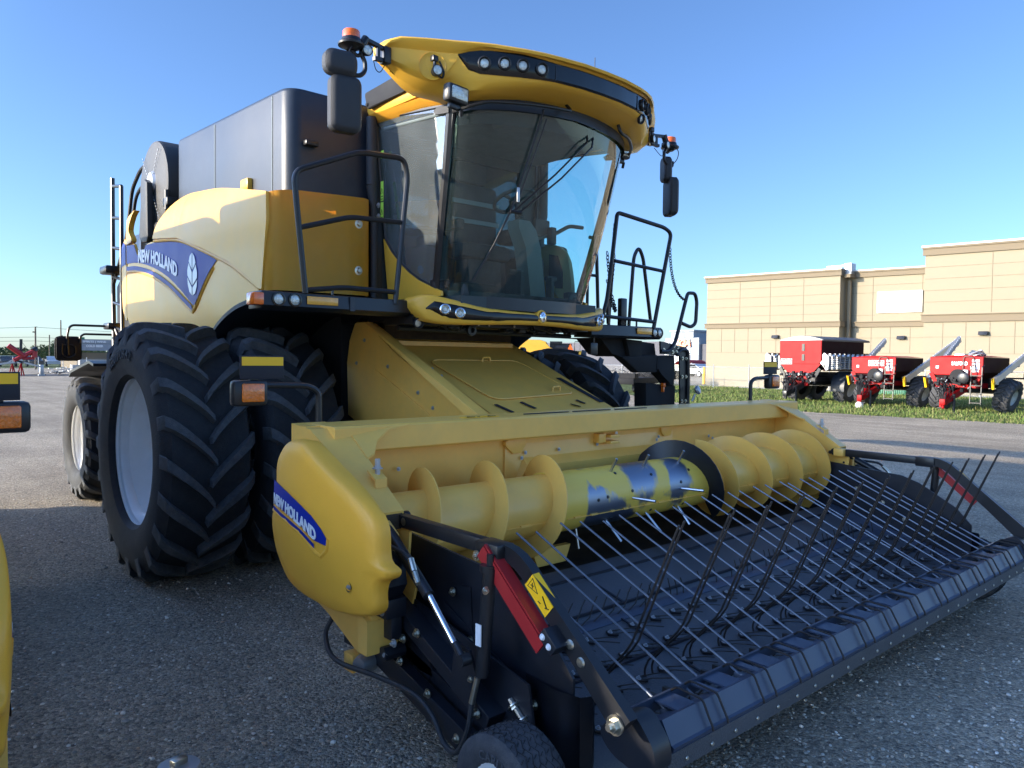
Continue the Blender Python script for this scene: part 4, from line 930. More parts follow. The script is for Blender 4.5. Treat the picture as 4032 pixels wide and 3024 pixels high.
s=MB(); s.prism([(1.46,1.70),(2.0,1.72),(2.05,1.60),(1.99,1.55),(1.72,1.55)],'y',-1.56,-1.45,.02); s.prism([(1.98,1.71),(2.25,1.72),(2.27,1.55),(2.25,1.42),(2.17,1.43),(2.06,1.55),(1.97,1.57)],'y',-1.57,-1.45,.02)
P('box_cover',s,M['matte'])
s=MB().prism([(2.30,1.75),(2.46,1.74),(2.46,.80),(2.34,.80)],'y',-1.59,-1.575).prism([(1.99,1.85),(2.40,1.80),(2.43,1.71),(2.0,1.73)],'y',-1.595,-1.575); pp=P('perforated_plate',s,M['black'])
s=MB()
for x,z in ((2.34,1.69),(2.40,1.69),(2.34,1.51),(2.40,1.51),(2.34,1.27),(2.40,1.27),(2.04,1.77),(2.20,1.81),(2.26,1.80),(2.18,1.75),(2.24,1.75)): s.bolt((x,-1.595,z),(0,-1,0),.012,.01)
s.build('plate_bolt',M['zinc'],pp)
P('red_latch',MB().box((2.12,-1.54,1.41),(2.16,-1.50,1.45),.008).box((2.13,-1.53,1.36),(2.15,-1.50,1.41),.004),M['redlens'])
s=MB().tube([(2.42,-1.66,1.27),(2.44,-1.68,1.34)],.012,8).lathe([(.0,-.03),(.03,-.02),(.045,.0),(.04,.02),(.0,.03)],(2.45,-1.70,1.38),(.3,-1,.4),18); P('small_horn',s,M['galv'])
# ---- feeder house
fz=lambda y: 1.78-.42*(-.97-y)
s=MB()
s.loft([[(-.70,y,fz(y)),(-.70,y,fz(y)-.55),(.70,y,fz(y)-.55),(.70,y,fz(y))] for y in (-.80,-1.3,-1.9,-2.64)])
P('feeder_house',s,M['hdr'],ang=20)
s=MB()
s.loft([[(-.60,y,fz(y)+.003),(-.60,y,fz(y)+.012),(.60,y,fz(y)+.012),(.60,y,fz(y)+.003)] for y in (-1.28,-2.05)])
s.bm.faces.ensure_lookup_table()
hatch=None
def fpl(a,b,h=0.): return (a,b,fz(b)+h)
q=rnd([(-.50,-1.30,0),(.42,-1.30,0),(.52,-1.90,0),(-.38,-1.96,0)],.10,True,4); s.bm.free()
s=sheet([(p[0],p[1]) for p in q],lambda a,b:fpl(a,b,.012),0,.008,(0,0,1))
hatch=P('feeder_hatch',s,M['hdr'],ang=20)
MB().tube([fpl(p[0],p[1],.010) for p in q],.006,6,closed=True).build('hatch_rim',M['hdr'],hatch)
s=MB()
for x,y in ((.02,-1.33),(.30,-1.86)): s.tube(rnd([fpl(x,y,.0),fpl(x,y,.045),fpl(x+.09,y+.01,.045),fpl(x+.09,y+.01,.0)],.025),.007,6)
s.build('hatch_handle',M['hdr'],hatch)
s=MB().loft([[(-.70,y,fz(y)+.002),(-.70,y,fz(y)+.03),(-.68,y,fz(y)+.035),(-.60,y,fz(y)+.02),(-.56,y,fz(y)+.003)] for y in (-.95,-1.6,-2.6)],closed=False,caps=False); bmesh.ops.solidify(s.bm,geom=s.bm.faces[:],thickness=.006); P('feeder_edge',s,M['hdr'])
s=MB()
for x0,y0,x1,y1,w in ((-.42,-2.02,-.36,-2.14,.05),(-.16,-2.0,-.11,-2.10,.05),(.42,-2.0,.46,-2.06,.05),(.60,-1.62,.66,-2.05,.06),(.30,-2.06,.36,-2.10,.05)):
    s.bar(fpl(x0,y0,.006),fpl(x1,y1,.006),w,.004)
P('grip_tape',s,M['stripe'])
P('upper_lip',MB().prism([(-.94,1.82),(-1.02,1.80),(-1.02,1.765),(-.94,1.79)],'x',-.66,.62),M['hdr'])
P('feeder_throat',MB().box((-.66,-.95,1.72),(.66,-.55,1.95)),M['trough'])
# left cheek plate with the big round end
c=[(-.80-.0,1.60)]
arc=[(-.93-.32*math.cos(R(a))*.8,1.62+.36*math.sin(R(a))) for a in range(150,-40,-15)] if False else None
out_=[(-.62,1.20),(-.60,1.62),(-.64,1.80),(-.72,1.93),(-.82,1.985),(-.92,1.965),(-1.02,1.88),(-1.10,1.81),(-1.35,1.68),(-2.62,1.14),(-2.62,.72),(-1.6,.85)]
s=MB().prism(out_,'x',-.80,-.77,.004); cheek=P('feeder_cheek',s,M['hdr'],ang=25)
s=MB().loft([[(-.79,y,fz(y)-.20),(-.80,y,fz(y)-.17),(-.815,y,fz(y)-.17),(-.815,y,fz(y)-.20)] for y in (-1.05,-1.9)]); s.build('cheek_rib',M['hdr'],cheek)
s=MB().prism([(-.98,1.93),(-1.03,1.91),(-2.62,1.20),(-2.62,1.10)],'x',-.86,-.765,.003); s.build('cheek_flange',M['hdr'],cheek)
s=MB()
for y,z in ((-.76,1.62),(-1.22,1.60),(-1.62,1.42),(-1.80,1.32),(-.88,1.80)): s.bolt((-.803,y,z),(-1,0,0),.010,.008)
for x,y in ((-.62,-1.42),(-.60,-1.50),(-.60,-1.62)): s.bolt(fpl(x,y,.03),(0,-.3,1),.009,.008)
s.build('cheek_bolt',M['galv'],cheek)
s=MB().prism([(-.62,1.10),(-.60,1.50),(-.80,1.70),(-1.0,1.72),(-2.62,1.045),(-2.62,.62)],'x',.703,.715); P('feeder_cheek',s,M['hdr'])
def tri(c,r,ax,s):
    pass
def warn(parent,pts,m=M['ink']):
    pass
# ================================================================== PICKUP HEADER
HD=thing('pickup_header','yellow pickup header with black belts and raised wires, on the front of the large combine','pickup header',(0,0,0))
def H(name,mb,m,parent=None,**k): return mb.build(name,m,parent or HD,**k)
# top beam (hollow box), back wall
s=MB()
o=[(-2.60,1.335),(-2.87,1.335),(-2.885,1.325),(-2.885,1.215),(-2.875,1.205),(-2.76,1.19),(-2.75,1.10),(-2.60,1.10)]
s.prism(o,'x',-2.14,2.20,.004); beam_=H('top_beam',s,M['hdr'],ang=20)
s=MB().prism([(-2.60,1.332),(-2.74,1.332),(-2.74,1.22),(-2.60,1.22)],'x',-2.215,-2.14); bmesh.ops.delete(s.bm,geom=[f for f in s.bm.faces if abs(f.normal.x)>.9],context='FACES_ONLY'); bmesh.ops.solidify(s.bm,geom=s.bm.faces[:],thickness=.006); s.build('beam_end',M['hdr'],beam_)
s=MB()
for x0,x1 in ((-.84,-.45),(-.42,-.06),(-.02,.32)): s.prism([(x0,-2.775),(x1,-2.775),(x1+.02,-2.74),(x0+.03,-2.74)],'z',1.336,1.339)
s.build('grip_tape',M['stripe'],beam_)
s=MB().box((-1.30,-2.80,1.336),(-1.05,-2.75,1.338)); st_=s.build('warning_sticker',M['sticker'],beam_)
s=MB().tube([(-1.28,-2.79,1.339),(-1.22,-2.79,1.339),(-1.25,-2.758,1.339)],.002,4,closed=True).tube([(-1.13,-2.79,1.339),(-1.07,-2.79,1.339),(-1.10,-2.758,1.339)],.002,4,closed=True).bar((-1.2,-2.785,1.339),(-1.16,-2.76,1.339),.004,.002); s.build('sticker_print',M['ink'],st_)
s=MB().box((-2.06,-2.76,.50),(2.06,-2.74,1.20))
bw=H('back_wall',s,M['hdr'],ang=20)
s=MB()
s.prism([(-.99,1.185),(-.90,1.215),(-.83,1.215),(-.83,1.155),(-.87,1.11),(-.93,1.11),(-.99,1.16)],'y',-2.79,-2.762,.004)
s.prism([(.46,1.195),(.52,1.215),(.60,1.215),(.60,1.18),(.57,1.13),(.50,1.13),(.47,1.16)],'y',-2.79,-2.762,.004)
s.box((-.83,-2.775,1.165),(.47,-2.762,1.21)); s.box((-.98,-2.772,.60),(.62,-2.762,1.165),.002)
s.build('centre_frame',M['hdr'],bw)
s=MB().loft([[(x0,-2.765,1.085),(x0-.0,-2.82,1.03),(x1,-2.80,.90),(x1,-2.765,.90)] for x0,x1 in ((-.84,-.93),(.44,.47))]); s.build('stripper_plate',M['hdr'],bw)
s=MB().box((-.22,-2.82,1.13),(-.15,-2.765,1.19),.004).box((-.14,-2.85,1.12),(-.05,-2.765,1.14),.004).box((-.14,-2.85,1.16),(-.05,-2.765,1.18),.004); s.build('latch_bracket',M['hdr'],bw)
s=MB()
for x,z in ((-.83,1.11),(-.55,1.11),(-.20,1.12),(.42,1.11),(.44,1.13),(-.86,1.08),(-.19,1.165),(-1.72,1.09),(1.05,1.10),(1.1,1.08)): s.bolt((x,-2.785,z),(0,-1,0),.008,.006)
s.build('wall_bolt',M['galv'],bw)
s=MB().lathe([(0,.004),(.014,.003)],(-.02,-2.79,1.18),(0,-1,0),14); s.build('round_sticker',M['white'],bw)
# trough floor
s=MB().loft([[(x,-2.75,.62),(x,-2.80,.55),(x,-2.92,.49),(x,-3.05,.475),(x,-3.22,.485)] for x in (-2.08,2.10)],closed=False,caps=False); bmesh.ops.solidify(s.bm,geom=s.bm.faces[:],thickness=.01); H('trough_floor',s,M['trough'])
# side frames
for sg in (-1,1):
    x0=sg*2.05; x1=sg*2.062
    s=MB().prism([(-2.62,1.31),(-2.82,1.29),(-3.30,.99),(-3.40,.92),(-3.39,.82),(-3.45,.70),(-3.42,.60),(-3.30,.52),(-3.22,.44),(-2.60,.40)],'x',x0,x1); sp_=H('side_sheet',s,M['hdr'],ang=20)
    s=MB()
    a=[(sg*2.045,-2.60,1.338),(sg*2.222,-2.60,1.338),(sg*2.222,-2.60,1.25),(sg*2.045,-2.60,1.25)]
    b=[(sg*2.045,-2.83,1.322),(sg*2.220,-2.79,1.322),(sg*2.220,-2.76,1.22),(sg*2.045,-2.78,1.22)]
    c=[(sg*2.045,-3.33,1.000),(sg*2.145,-3.33,1.000),(sg*2.145,-3.32,.915),(sg*2.045,-3.32,.915)]
    s.loft([a,b,c]); sb_=s.build('side_beam',M['hdr'],sp_,ang=20)
    MB().box((sg*2.055,-3.334,.922),(sg*2.135,-3.329,.990)).build('beam_end_shade',M['trough'],sb_)  # dark plate on the solid end, painted shade of a hollow beam
    s=MB().prism([(sg*2.10,-2.83),(sg*1.86,-2.885),(sg*1.93,-2.90),(sg*1.98,-2.93),(sg*2.0,-3.0),(sg*2.10,-2.99)],'z',1.20,1.325) ; s.bm.free()
    s=MB().loft([[(sg*u[0],u[1],u[2]),(sg*w_[0],w_[1],w_[2]),(sg*w_[0],w_[1],w_[2]-.01),(sg*u[0],u[1],u[2]-.01)] for u,w_ in (((2.05,-2.83,1.328),(1.72,-2.889,1.332)),((2.05,-2.87,1.303),(1.85,-2.893,1.313)),((2.05,-2.95,1.252),(1.94,-2.935,1.267)),((2.05,-3.03,1.200),(2.0,-3.01,1.215)))]); s.build('corner_gusset',M['hdr'],sp_)
    s=MB().tube([(sg*2.075,-3.16,1.12),(sg*2.075,-3.16,1.21)],.012,8).bolt((sg*2.075,-3.16,1.165),(0,0,1),.016,.014); s.build('adjuster_bolt',M['galv'],sp_)
    s=MB().prism([(-3.13,1.16),(-3.20,1.125),(-3.20,1.085),(-3.192,1.085),(-3.192,1.115),(-3.13,1.15)],'x',sg*2.05,sg*2.11); s.build('adjuster_tab',M['hdr'],sp_)
    s=MB()
    for y,z in ((-2.93,1.20),(-2.97,1.19),(-3.08,1.12),(-3.28,1.02),(-3.33,.98),(-3.36,.88)): s.lathe([(0,.003),(.009,.002)],(sg*2.048,y,z),(-sg,0,0),10)
    s.build('plate_hole',M['matte'],sp_)
    s=MB().box((sg*1.99,-3.38,.93),(sg*2.05,-3.30,.99),.006) if sg>0 else MB().tube([(-2.22,-3.30,.945),(-2.05,-3.30,.945)],.018,10); s.build('pivot_bracket',M['hdr'],sp_)
    # lower yellow strut near the front
    s=MB().prism([(-3.28,1.0),(-3.41,.92),(-3.40,.78),(-3.33,.66),(-3.40,.52),(-3.36,.42),(-3.22,.34),(-3.10,.34),(-3.16,.60)],'x',sg*2.12,sg*2.14,.002); s.build('strut_plate',M['hdr'],sp_)
# plastic end shields
so=[(-2.80,1.262),(-2.87,1.288),(-2.97,1.295),(-3.04,1.283),(-3.25,1.20),(-3.43,1.125),(-3.54,1.065),(-3.59,1.00),(-3.60,.88),(-3.645,.845),(-3.635,.815),(-3.59,.79),(-3.57,.74),(-3.565,.68),(-3.52,.64),(-3.42,.617),(-3.28,.607),(-3.13,.612),(-2.98,.620),(-2.86,.645),(-2.76,.71),(-2.70,.76),(-2.655,.84),(-2.65,.885),(-2.665,.925),(-2.715,.955),(-2.725,1.09),(-2.715,1.16),(-2.735,1.21)]
for sg in (-1,1):
    oc=[(p[0],p[1]) for p in cr([(a,b,0) for a,b in so],True,3)]; cy_,cz_=-3.12,.95
    def shx(y,z,off=0.,sg=sg): return (sg*(2.40-(.25*(y+3.1)**2+.20*(z-.95)**2)+off),y,z)
    secs=[]
    for k,dx in ((.985,None),(1,-.06),(1,-.045),(.992,-.022),(.975,-.008),(.945,0),(.8,0),(.6,0),(.4,0),(.2,0),(.02,0)):
        row=[]
        for y,z in oc:
            # offset inwards by a fixed distance near the rim, scaled towards the middle further in
            d=Vector((y-cy_,z-cz_)); l=d.length; y2,z2=cy_+d.x*k,cz_+d.y*k
            row.append((sg*2.285,y2,z2) if dx is None else shx(y2,z2,dx))
        secs.append(row)
    sh=H('end_shield',MB().loft(secs),M['shield'],ang=60)
    # recessed blue decal with stripes
    db=[(-2.722,1.088),(-2.80,1.078),(-2.92,1.060),(-3.05,1.030),(-3.165,.995),(-3.24,.955),(-3.285,.918),(-3.285,.888),(-3.19,.895),(-3.08,.935),(-2.96,.957),(-2.84,.972),(-2.722,.985)]
    H('shield_decal',sheet(db,lambda a,b:shx(a,b,.004),.06,.002),M['blue'],parent=sh,ang=50)
    def rib(z0,z1,off,m,name):
        tt=[(-2.722,0),(-2.84,-.013),(-2.96,-.028),(-3.08,-.050),(-3.19,-.090)]
        MB().loft([[shx(y,.985+dz+z0,off),shx(y,.985+dz+z1,off)] for y,dz in tt],closed=False,caps=False).build(name,m,sh)
    rib(-.016,-.006,.004,M['shield'],'decal_line'); rib(-.034,-.016,.004,M['blue'],'decal_stripe')
    def ht(u,v,w,sg=sg):
        uu=u if sg<0 else 1-u
        y=-2.738-.475*uu; z=.980-.010*uu-.078*uu*uu+.052*v; return shx(y,z,.006+w)
    lettering('lettering','NEW HOLLAND',ht,M['white'],sh,.04,.0025,8)
    s=MB().tube([shx(y,z,-.006) for y,z in [(-2.71,.945),(-2.90,.93),(-3.05,.905),(-3.19,.845),(-3.235,.835),(-3.28,.868),(-3.295,.92)]],.012,8); s.build('decal_recess_edge',M['shield'],sh)
    s=MB().lathe([(.022,.002),(.016,-.006),(0,-.008)],shx(-3.42,.745),(sg,0,0),16); s.build('shield_recess',M['matte'],sh)
    MB().bolt(shx(-3.42,.745,-.004),(sg,0,0),.009,.008).build('shield_bolt',M['galv'],sh)
    # frame behind / below the shield
    H('lower_skirt',MB().prism([(-2.66,.95),(-2.75,.60),(-3.05,.52),(-3.30,.42),(-3.38,.42),(-3.42,.60),(-3.4,.9),(-2.7,1.25)],'x',sg*2.12,sg*2.26,.004),M['hdr'])
    s=MB().prism([(-3.34,.62),(-3.42,.58),(-3.42,.44),(-3.35,.44)],'x',sg*2.13,sg*2.28).box((sg*2.14,-3.20,.28),(sg*2.22,-3.12,.36),.004); H('frame_foot',s,M['hdr'])
# ---- auger
AY,AZa=-3.05,.855
A_=bpy.data.objects.new('auger',None); COL.objects.link(A_); A_.parent=HD; A_.location=(0,AY,AZa)
s=MB().cyl((-2.05,0,0),(-.93,0,0),.166,n=40); s.cyl((.42,0,0),(2.05,0,0),.166,n=40); s.build('auger_tube',M['hdr'],A_)
s=MB().cyl((-.935,0,0),(.43,0,0),.170,n=48).cyl((-.935,0,0),(-.92,0,0),.176,n=48); s.build('auger_drum',M['drum'],A_)
def flight(x0,x1,turns,r0,r1,hand,ph,m,name='flighting',n=30):
    s=MB(); rows=[]; N=int(n*turns)
    for i in range(N+1):
        t=i/N; a=ph+hand*2*PI*turns*t; x=x0+(x1-x0)*t; c,sn=math.cos(a),math.sin(a)
        rows.append([(x,-r0*c,r0*sn),(x+.002,-r1*c,r1*sn),(x+.008,-r1*c,r1*sn),(x+.006,-r0*c,r0*sn)])
    s.loft(rows); return s.build(name,m,A_,ang=50)
flight(-2.06,-.845,2.957,.155,.275,1,R(180),M['hdr'])
flight(.50,2.05,3.6,.155,.275,-1,R(90),M['hdr'])
flight(.16,.50,.62,.155,.285,-1,R(165),M['black'],'worn_flighting')
# seams with weld beads
s=MB(); rs=random.Random(5)
for x0,x1 in ((-2.05,-.95),(-.9,.40),(.45,2.05)):
    r=.174 if x0==-.9 else .168; a=R(-22); s.bar((x0,-r*math.cos(a),r*math.sin(a)),(x1,-r*math.cos(a),r*math.sin(a)),.006,.004)
    x=x0+.05
    while x<x1-.06:
        l=.03+.04*rs.random(); s.bar((x,-r*math.cos(a),r*math.sin(a)+.002),(x+l,-r*math.cos(a),r*math.sin(a)+.002),.014,.010); x+=l+.06+.1*rs.random()
s.build('auger_seam',M['hdr'],A_)
s=MB()
for x,a,l in ((-.46,62,.075),(-.16,62,.075),(.20,62,.075),(-.36,-2,.13),(.12,0,.13),(-.52,-52,.13),(-.16,-50,.13),(.17,-50,.12),(-.70,-80,.10)):
    a=R(a); d=Vector((.25 if l==.13 else .05,-math.cos(a),math.sin(a))).normalized(); p=Vector((x,-.165*math.cos(a),.165*math.sin(a))); s.tube([p,p+d*(l+.02)],.0085,8)
s.build('retract_finger',M['steel'],A_)
s=MB()
for x,a in ((-.66,5),(-.58,8),(-.44,55),(-.14,40),(.24,38),(-.36,12),(.12,14),(-.50,-42),(-.14,-40),(.19,-40)):
    a=R(a); d=Vector((0,-math.cos(a),math.sin(a))); s.lathe([(.010,0),(.009,.004),(0,.005)],Vector((x,0,0))+d*.170,d,10)
s.build('finger_guide',M['black'],A_)
s=MB().prism([(-1.02,.60),(-.72,.60),(-.76,.505),(-.98,.505)],'y',-3.06,-3.02) ; H('flight_foot',s,M['hdr'])
# ---- pickup deck: belts
def bz_(y): return .2+.25*(y+4.5) if y>-4.35 else .2375-.0*(y)
belt_prof=[(-3.20,.50),(-3.215,.520),(-3.25,.520),(-3.60,.432),(-3.66,.415),(-3.68,.395),(-3.66,.37),(-3.25,.46)]
s=MB().prism(belt_prof,'x',-1.93,1.95,.0); rb=H('rear_belt',s,M['belt'],ang=50)
s=MB()
for y,z in ((-3.34,.4995),(-3.62,.430)): s.box((-1.93,y-.006,z-.004),(1.95,y+.006,z+.008))
s.bar((-.90,-3.34,.502),(-.90,-3.62,.432),.012,.006)
s.build('belt_strip',M['stripe'],rb)
fb_=[(-3.70,.39),(-3.72,.405),(-4.26,.268),(-4.34,.243),(-4.38,.21),(-4.385,.18),(-4.35,.145),(-4.28,.14),(-3.72,.29),(-3.69,.32)]
s=MB().prism(fb_,'x',-1.93,1.95,.0); fb=H('front_belt',s,M['belt'],ang=50)
H('belt_gap_bar',MB().prism([(-3.655,.36),(-3.725,.35),(-3.735,.405),(-3.70,.42),(-3.66,.415)],'x',-1.93,1.95),M['beam'])
s=MB()
for xx in (-1.05,.25,1.1): s.bar((xx,-3.73,.411),(xx+.0,-4.25,.278),.01,.006)
for y in (-3.98,): s.box((-1.9,y-.01,.336),(1.92,y+.01,.348))
s.build('belt_lacing',M['stripe'],fb)
# tine clips on the front belt (each clip: pad, bolt, two sprung legs)
def fz2(y): return .405-.254*(-3.72-y)
proto=None; clips=[]
s=MB(); s.box((-.028,-.016,0),(.028,.016,.012),.003); 
s2=MB(); s2.bolt((-.012,0,.010),(0,0,1),.008,.008)
s3=MB()
for o in (-.012,.014): s3.tube([(-.02,o,.008),(.05,o+.004,.016),(.085,o*1.4-.012,.030),(.135,o*1.6-.010,.030)],.0026,5)
pm,bm_,tm=[q.build(n,m,None) for q,n,m in ((s,'tine_pad',M['black']),(s2,'tine_bolt',M['galv']),(s3,'tine',M['wire']))]
me_p,me_b,me_t=pm.data,bm_.data,tm.data
for o in (pm,bm_,tm): bpy.data.objects.remove(o)
allm=MB(); bolts=MB(); tn=MB()
rots=Matrix.Rotation(R(14.2),4,'X')
rows_y=[-3.80,-3.95,-4.10,-4.24]
spots=[]
for ri,y in enumerate(rows_y):
    nx=24; off=(ri%2)*.075
    for i in range(nx):
        x=-1.84+off+i*.160
        if x>1.86: continue
        spots.append((x,y))
# the hundred that show largest are parts of their own, the rest one part
spots.sort(key=lambda p:(p[0]+3.89)**2+(p[1]+6.12)**2)
for k,(x,y) in enumerate(spots):
    jr=random.uniform(-.12,.12)
    mt=Matrix.Translation((x,y,fz2(y)+.002))@rots@Matrix.Rotation(R(-30)+jr,4,'Z')
    if k<100:
        o=bpy.data.objects.new('tine_clip',me_p); COL.objects.link(o); o.parent=HD; o.matrix_local=mt
        for n,mm in (('tine_bolt',me_b),('tine',me_t)):
            c=bpy.data.objects.new(n,mm); COL.objects.link(c); c.parent=o
    else:
        for d,mm in ((allm,me_p),(bolts,me_b),(tn,me_t)):
            b=bmesh.new(); b.from_mesh(mm); bmesh.ops.transform(b,matrix=mt,verts=b.verts[:]); t=bpy.data.meshes.new('q'); b.to_mesh(t); b.free(); d.bm.from_mesh(t); bpy.data.meshes.remove(t)
o=allm.build('tine_clips_beyond',M['black'],HD); o['kind']='stuff'
o2=bolts.build('clip_bolts',M['galv'],o); o2['kind']='stuff'; o3=tn.build('clip_tines',M['wire'],o); o3['kind']='stuff'
# row of rear tines between the two belts
s=MB(); rs=random.Random(11)
x=-1.75
while x<1.9:
    lean=-.10 if x<-.9 else (.0 if x<.3 else -.02); h=.10+.02*rs.random()
    p=Vector((x,-3.69,.40)); 
    if x<-.9: s.tube([p,p+Vector((.09,.0,.045)),p+Vector((.15,.03,.09)),p+Vector((.18,.035,.12))],.0035,5)
    else: s.tube([p,p+Vector((-.004,.0,.05)),p+Vector((-.018,.01,h))],.0035,5)
    x+=.055 if x>-.9 else .085
    if x>-.9 and rs.random()<.3: x+=.10
H('rear_tine_row',s,M['wire'])['kind']='stuff'
# ---- side walls of the pickup
for sg in (-1,1):
    X=sg*1.97
    s=MB().prism([(-3.28,.885),(-3.45,.87),(-3.83,.84),(-3.95,.80),(-4.20,.655),(-4.30,.55),(-4.30,.12),(-3.9,.18),(-3.3,.38),(-3.20,.60)],'x',X,X+sg*.012,0); sw=H('side_wall',s,M['hblack'],ang=20)
    # rolled front nose of the wall
    nose=[(-4.06,X+sg*.012),(-4.16,X+sg*.03),(-4.26,X+sg*.035),(-4.34,X+sg*.015),(-4.36,X-sg*.03),(-4.33,X-sg*.07)]
    s=MB().loft([[(x+ (0),y+(.0),z) for z in (.50,.35,.16)] for y,x in nose],closed=False,caps=False)
    bmesh.ops.solidify(s.bm,geom=s.bm.faces[:],thickness=.006); s.build('wall_nose',M['hblack'],sw)
    s=MB().prism([(-3.30,.56),(-4.30,.30),(-4.30,.24),(-3.30,.50)],'x',X-sg*.012,X-sg*.05); s.build('inner_rail',M['beam'],sw)
    s=MB()
    for y,z in ((-3.50,.70),(-3.70,.62),(-3.62,.55),(-3.86,.52),(-4.05,.45)): s.bolt((X-sg*.004,y,z),(-sg,0,0),.011,.008)
    for y,z in ((-3.36,.66),(-3.62,.70),(-3.52,.585),(-3.74,.53),(-3.88,.47),(-4.02,.42),(-4.12,.40),(-4.06,.36)): s.bolt((X+sg*.022,y,z),(sg,0,0),.013,.012)
    s.build('wall_bolt',M['zinc'],sw)
    s=MB().bar((X+sg*.02,-3.55,.62),(X+sg*.02,-4.22,.36),.006,.05).bar((X+sg*.016,-3.70,.74),(X+sg*.016,-3.72,.50),.006,.06); s.build('wall_rib',M['hblack'],sw)
    # outer frame
    Y=sg*2.09
    s=MB().bar((Y,-3.25,.655),(Y,-4.02,.335),.09,.06,bev=.004).bar((Y,-2.98,.37),(Y,-3.32,.37),.10,.06).bar((Y+sg*.03,-3.25,.38),(Y+sg*.03,-3.98,.19),.05,.10,bev=.003).bar((sg*2.03,-3.25,.45),(sg*2.03,-4.25,.20),.10,.05)
    s.prism([(-3.34,.60),(-3.46,.62),(-3.50,.52),(-3.36,.46)],'x',Y-sg*.05,Y-sg*.03).prism([(-3.84,.60),(-3.93,.585),(-3.97,.50),(-3.95,.40),(-3.82,.44)],'x',Y+sg*.05,Y+sg*.06)
    s.prism([(-3.30,.60),(-3.55,.52),(-3.60,.36),(-3.34,.36)],'x',Y-sg*.02,Y-sg*.01)
    s.prism([(-3.02,.40),(-3.0,.34),(-3.90,.20),(-4.08,.15),(-4.22,.18),(-4.15,.50),(-3.40,.64),(-3.20,.62)],'x',sg*2.045,sg*2.055)
    fr=H('side_frame',s,M['hblack'],ang=20)
    s=MB()
    for y,z in ((-3.33,.47),(-3.38,.44),(-3.48,.50),(-3.46,.40),(-3.58,.55),(-3.66,.33),(-3.90,.56),(-3.94,.48),(-3.97,.36),(-4.08,.33),(-3.85,.22),(-3.96,.21)): s.bolt((Y+sg*.052,y,z),(sg,0,0),.013,.013)
    s.build('frame_bolt',M['zinc'],fr)
    s=MB()
    s.tube([(sg*2.06,-4.06,.42),(sg*2.06,-4.17,.34)],.011,8).bolt((sg*2.06,-4.08,.405),(0,-.8,-.6),.018,.015).bolt((sg*2.06,-4.13,.37),(0,-.8,-.6),.018,.015); s.build('tension_bolt',M['zinc'],fr)
    # shield carrier block, drive bits
    s=MB().prism([(-3.40,.86),(-3.50,.84),(-3.52,.74),(-3.46,.66),(-3.40,.70)],'x',sg*2.15,sg*2.25,.004).box((sg*2.14,-3.50,.60),(sg*2.24,-3.38,.68),.006).box((sg*2.15,-3.48,.50),(sg*2.20,-3.40,.60),.004).cyl((sg*2.12,-3.44,.44),(sg*2.22,-3.44,.44),.03,n=10)
    H('drive_bracket',s,M['hblack'])
    s=MB().tube([(sg*2.16,-3.42,.46),(sg*2.22,-3.46,.44)],.012,8).bolt((sg*2.20,-3.50,.50),(sg,0,0),.012,.012).bolt((sg*2.24,-3.47,.63),(sg,0,0),.012,.012).bolt((sg*2.25,-3.45,.78),(sg,0,0),.012,.012).bolt((sg*2.25,-3.47,.74),(sg,0,0),.012,.012)
    s.lathe([(0,.03),(.035,.03),(.045,.0),(.045,-.05)],(sg*2.19,-3.24,.33),(sg,-.3,0),18); H('coupling',s,M['galv'])
    # lift arm: square tube then curved flat arm
    xa=sg*2.05
    s=MB()
    s.bar((xa,-3.30,.958),(xa,-3.93,.955),.045,.055,bev=.004)
    s.box((xa-.055 if sg<0 else xa-.03,-4.03,.915),(xa+.03 if sg<0 else xa+.055,-3.90,.985),.006)
    path=[(-4.02,.955),(-4.06,.950),(-4.10,.935),(-4.14,.91),(-4.175,.88),(-4.35,.73),(-4.60,.515)]
    rows=[]
    for i,(y,z) in enumerate(path):
        a=path[max(0,i-1)]; b=path[min(len(path)-1,i+1)]; t=Vector((0,b[0]-a[0],b[1]-a[1])).normalized(); nrm=Vector((0,-t.z,t.y)); w=.030 if i<5 else (.036 if i==5 else .045)
        c=Vector((xa,y,z)); rows.append([c+nrm*w+Vector((.02,0,0)),c-nrm*w+Vector((.02,0,0)),c-nrm*w-Vector((.02,0,0)),c+nrm*w-Vector((.02,0,0))])
    s.loft(rows)
    s.tube([(xa-.04,-3.30,.96),(xa+.045,-3.30,.96)],.030,14).tube([(sg*2.16,-3.25,.955),(sg*2.0,-3.27,.955)],.014,8)
    arm=H('lift_arm',s,M['black'],ang=30)
    s=MB()
    for y,z in ((-4.37,.715),(-4.42,.67)): s.lathe([(.018,0),(.014,.006),(0,.008)],(xa+sg*.021,y,z),(sg,0,0),14)
    s.bolt((xa+sg*.022,-4.575,.520),(sg,0,0),.022,.024); s.bolt((sg*2.11,-3.92,.93),(sg,0,0),.014,.010); s.bolt((xa+sg*.0,-3.36,.95),(sg*.2,-.2,1),.010,.006)
    s.lathe([(0,.002),(.018,.001)],(xa+sg*.024,-3.37,.96),(sg,0,0),14)
    s.build('arm_bolt',M['zinc'],arm)
    # warning sticker on the arm
    def on(a,b,h=.002): # a along arm 0..1, b across -1..1
        y=-4.165-.105*a; z=.888-.09*a; n=Vector((0,-.65,.76)); return Vector((xa+sg*(.021+h),y,z))+Vector((0,-.65,.76))*b*.030
    st=MB(); 
    q=[on(0,-1),on(0,1),on(1,1),on(1,-1)]; st.quad(q); q=[on(0,1),on(1,1)]
    n=Vector((0,-.65,.76))
    st.quad([on(0,1),on(1,1),on(1,1)+n*.003-Vector((sg*.03,0,0)),on(0,1)+n*.003-Vector((sg*.03,0,0))]); stk=st.build('warning_sticker',M['sticker'],arm,ang=0)
